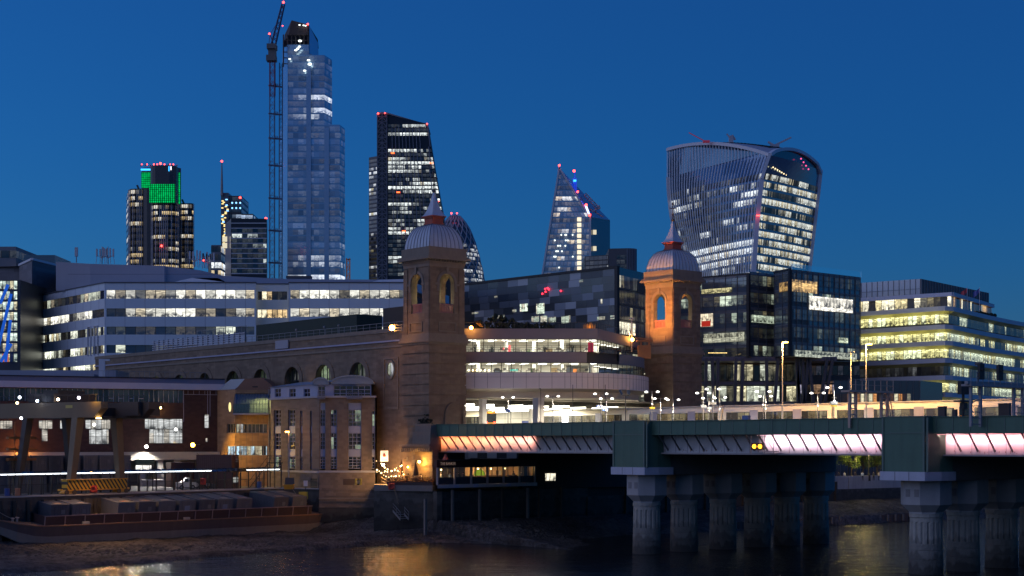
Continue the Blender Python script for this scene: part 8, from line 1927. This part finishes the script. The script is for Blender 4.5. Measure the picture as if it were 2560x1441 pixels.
for px in (1148,1160,1245,1252,1262): u = fP.u(px, 5.4); MB(fP).box(u-.25, u+.25, 5.5, 5.59, zs+1.1, zs+1.8).build('picture', mat('picture_%d' % (px % 3), [(.15,.1,.07),(.5,.48,.42),(.25,.2,.15)][px % 3], .6), PB)
for px, dd in ((1103,.8),(1228,2.5),(1195,3.5),(1262,3.0),(1150,3.5)): u = fP.u(px, dd); MB(fP).ball((u,dd,zh-.35), .12, 8, 5).build('pendant_lamp', glow('pendant', (1,.7,.3), 10.0), PB); lamp('POINT', fP(u,dd,zh-.55), 130, (1,.66,.3), PB, .15)
MB(fP).box(fP.u(1140,4), fP.u(1150,4), 3.8, 4.0, zs, zh-.3).build('menu_board', mat('board_white', (.7,.68,.6), .7, emit=(1,.9,.7), est=.3), PB)
bar = MB(fP).box(fP.u(1155,3.2), fP.u(1330,3.2), 3.6, 4.2, zs, zs+1.1).build('bar_counter', mat('bar_wood', (.10,.05,.025), .5), PB)
ppl = [(1102,1.0,(.6,.6,.62),'white topped drinker at the left end pub window'),(1106,1.4,(.05,.06,.1),'dark dressed drinker beside the white topped one in the pub'),(1125,1.1,(.35,.45,.6),'drinker in light blue behind the second pub window'),(1139,1.2,(.05,.05,.05),'dark dressed drinker left of the pub post'),(1147,1.5,(.09,.06,.05),'brown coated drinker right of the pub post'),(1158,1.3,(.03,.03,.04),'tall dark silhouette by the pub mirror'),(1261,1.4,(.6,.55,.5),'pale dressed drinker between the green alcoves'),(1284,1.2,(.04,.04,.05),'dark drinker before the right green alcove'),(1303,1.3,(.05,.05,.06),'dark drinker at the right end pub window')]
for px, dd, c_, lab in ppl: q = fP(fP.u(px, dd), dd, zs-.02); skin_person('person', lab, q, R.uniform(-2,2), c_, (.42,.28,.2), 'people inside the pub', hold=R.random() < .5)

# --- terrace
TR = thing('terrace_deck', 'pub terrace deck beside the near brick tower', 'terrace', (-15, 236, 7.0))
tp_ = [(-20.9,244.9),(-20.4,236.5),(-11.6,233.2),(-11.2,234.6),(-12.2,241)]
MB().prism(tp_, 7.0, 7.85).build('deck_slab', mat('deck_grey', (.2,.17,.15), .8), TR)
fT = Fr((-19.2,236.2), (-11.6,233.4))
hd = thing('planter_hedge', 'bushy dark red hedge planter along the front of the pub terrace', 'hedge', fT(4, .5, 7.85))
MB(fT).box(.8, fT.L, .1, .9, 7.86, 8.35).build('planter', mat('planter_dark', (.06,.04,.035), .8), hd)
m = MB(fT)
for k in range(1500):
    p = Vector((R.uniform(.7,fT.L+.1), .5+R.gauss(0,.3), 8.3+abs(R.gauss(0,.42)))); a = Vector((R.gauss(0,1),R.gauss(0,1),R.gauss(0,1))).normalized()*R.uniform(.06,.13); b = a.cross(Vector((R.gauss(0,1),R.gauss(0,1),R.gauss(0,1))).normalized()); m.face([tuple(p+a), tuple(p+b*.7), tuple(p-a), tuple(p-b*.7)])
m.build('foliage', mat('hedge_red', (.12,.045,.025), .8, .5, 3), hd, normals=False)
for px, Y, lab in ((1003,239.5,'left closed dark parasol on the pub terrace'),(1040,234.9,'right closed dark parasol on the pub terrace by the orange lamp')):
    x = gx(px,Y); o = thing('closed_parasol', lab, 'parasol', (x,Y,7.85), 'parasols')
    MB().tube((x,Y,7.85), (x,Y,11.6), .03).build('pole', steel_dk, o)
    n = 12; MB().loft([[(x+r*(1 if k % 2 else .78)*math.cos(2*math.pi*k/n), Y+r*(1 if k % 2 else .78)*math.sin(2*math.pi*k/n), z) for k in range(n)] for z, r in ((9.3,.42),(9.4,.45),(10.2,.30),(11.0,.16),(11.6,.03))]).build('folded_canopy', mat('parasol_cloth', (.05,.025,.02), .9), o)
sb = thing('pub_sign', 'white lit hanging pub sign board with a red emblem', 'sign', (gx(961,242), 242, gz(1154,242))); fs_ = frp(951,242,970.5,242)
z0, z1 = gz(1154,242), gz(1127,242)
MB(fs_).box(-.08, fs_.L+.08, 0, .12, z0-.08, z1+.08).build('frame', black, sb); MB(fs_).box(0, fs_.L, -.03, -.001, z0, z1).build('panel', mat('sign_panel_white', (.8,.78,.72), .5, emit=(1,.88,.66), est=.42), sb)
text('BANKER', fs_, fs_.L/2, z0+.18, .14, -.06, mat('sign_ink', (.25,.12,.08), .6), sb, width=fs_.L*.7)
n = 10; MB(fs_).lathe(fs_.L/2, -.05, [(.01,z0+.7),(.2,z0+.72),(.24,z0+.92),(.12,z0+1.05),(.16,z0+1.15),(.02,z0+1.25)], 10).build('emblem', mat('emblem_orange', (.55,.12,.05), .6), sb)
MB(fs_).box(fs_.L/2-.05, fs_.L/2+.05, .0, .1, z1+.09, z1+.35).box(-.1, fs_.L+.1, .02, .08, z1+.35, z1+.42).build('bracket', black, sb)
wl_ = floodlamp(958, 1163, 241.5, 'bright white lamp below the hanging pub sign', 130, col=(1,.86,.6), est=40, r=.2)
floodlamp(1048, 1155, 235.6, 'glowing orange wall lamp between parasol and quoined pier', 800, col=(1,.48,.08), est=45, r=.2)
floodlamp(1020, 1168, 240, 'small orange lantern behind the pub parasols', 90, col=(1,.5,.1), est=30, r=.14)
fl_ = thing('festoon_lights', 'string of warm festoon bulbs over the pub terrace', 'lights', (gx(975,240), 240, 9.5)); cbl = MB(); pv = None
for k in range(30):
    row = k//10; w = (k % 10)/9; px = 944+62*w+R.uniform(-3,3); py = (1170,1166,1184)[row]+(14,26,7)[row]*(w-.5)*(1 if row else -1)+9*math.sin(math.pi*w)+R.uniform(-2,2); Y = 243-6*w+row*.5
    q = (gx(px,Y), Y, gz(py,Y)); MB().ball(q, R.choice((.05,.07,.09,.12)), 6, 4).build('bulb', glow('festoon_bulb', (1,.72,.32), 9.0), fl_)
    if k % 10: cbl.beam(pv, q, .03)
    pv = q
cbl.build('cable', black, fl_); lamp('POINT', (gx(985,239),239,9.9), 1000, (1,.42,.08), fl_, .5); lamp('POINT', (gx(955,241),241,9.4), 700, (1,.46,.1), fl_, .4)
ht = thing('wall_heater', 'small pale box lamp bracket on the wall right of the left parasol', 'heater', (gx(1020,240), 240, 11)); MB().box(gx(1016,240), gx(1022,240), 240, 240.3, gz(1152,240), gz(1143,240)).build('case', mat('heater_pale', (.4,.35,.3), .6), ht); MB().beam((gx(1010,240),240.1,gz(1146,240)), (gx(1016,240),240.1,gz(1147,240)), .06).build('arm', black, ht)
for i, (px, Y, c_, lab) in enumerate(((1016,237.5,(.07,.05,.04),'seated dark drinker between the two parasols'),(1021,238,(.1,.07,.05),'second seated drinker between the parasols'),(1051,235.9,(.05,.05,.06),'dark seated drinker right of the right parasol'),(1055,236.4,(.45,.5,.6),'pale shirted seated drinker right of the right parasol'),(1063,236.2,(.06,.05,.05),'seated dark drinker near the pub door'),(1072,235.8,(.3,.1,.08),'drinker in red seated by the pub corner'))):
    skin_person('person', lab, (gx(px,Y), Y, 7.86+.25), R.uniform(-2,2), c_, (.42,.28,.2), 'drinkers on the terrace', seat=True, h=1.78)
lifebuoy((gx(979,235.2), 235.2, gz(1216,235.2)), 'red lifebuoy at the head of the foreshore steps')
# foreshore steps
SP = thing('foreshore_steps', 'steep metal steps leading down from the terrace to the mud', 'stair', (gx(980,238), 237, 2.5))
fS = Fr((gx(945,241), 241), (gx(1001,233), 233)); a0, a1 = 0, fS.L; zt0, zt1 = 6.6, 3.0
m = MB(fS)
for k in range(15): w = k/14; m.box(a0+(a1-a0)*w*.92, a0+(a1-a0)*w*.92+.3, 0, 1.3, zt0+(zt1-zt0)*w, zt0+(zt1-zt0)*w+.06)
m.build('treads', mat('tread_pale', (.3,.29,.27), .8), SP)
m = MB(fS)
for d in (0, 1.3): m.beam((a0,d,zt0-.1), (a1,d,zt1-.1), .1, .28); m.beam((a0,d,zt0+1.0), (a1,d,zt1+1.0), .06); m.beam((a0,d,zt0+.5), (a1,d,zt1+.5), .05)
for k in range(7): w = k/6; 
for d in (0, 1.3):
    for k in range(7): w = k/6; m.box(a0+(a1-a0)*w, a0+(a1-a0)*w+.06, d-.03, d+.03, zt0+(zt1-zt0)*w, zt0+(zt1-zt0)*w+1.0)
m.build('stringer_rails', mat('rail_grey', (.22,.21,.2), .6), SP)
hr2 = thing('handrail', 'sloping handrail beside the lifebuoy on the terrace corner', 'railing', (gx(962,240), 240, 7.8)); m = MB()
for z in (0, .5): m.beam((gx(953,241),241,8.9-z), (gx(985,235),235,7.9-z), .06).beam((gx(985,235),235,7.9-z), (gx(996,234.5),234.5,5.6-z), .06)
m.build('rail', mat('rail_brown', (.2,.15,.1), .6), hr2)
# rocks and timbers on the foreshore
rk_ = mat('rock_dark', (.06,.055,.05), .9, .4, 1.5)
m = MB()
for k in range(1500):
    px = R.uniform(-20,1420); d = R.random()**.8; Y = lerp([(0,206),(300,211),(620,226),(860,234),(1000,236),(1420,241)], px)-d*lerp([(0,16),(300,18),(620,18),(1000,24),(1420,14)], px)
    z = None
    x = gx(px, Y)
    ray = None
    # height from the foreshore mesh rows
    m.ball((x, Y, 0), R.uniform(.08,.28)*(2 if R.random() < .06 else 1), 6, 4, R.uniform(.4,.8)); 
vs = m.v; from mathutils.bvhtree import BVHTree
me = fs.data; bx, by, bz = BASE[fs.name]
bvh = BVHTree.FromPolygons([(v.co.x+bx, v.co.y+by, v.co.z+bz) for v in me.vertices], [tuple(p.vertices) for p in me.polygons])
new = []
per = 6*5
for i in range(0, len(vs), per):
    c = vs[i]; h = bvh.ray_cast(Vector((c[0], c[1], 30)), Vector((0,0,-1))); dz = h[0].z if h[0] else -5
    new += [(v[0], v[1], v[2]+dz) for v in vs[i:i+per]]
m.v = new
ro = m.build('foreshore_stones', rk_); tag(ro, 'loose dark stones strewn over the foreshore mud', 'stones', kind='stuff')
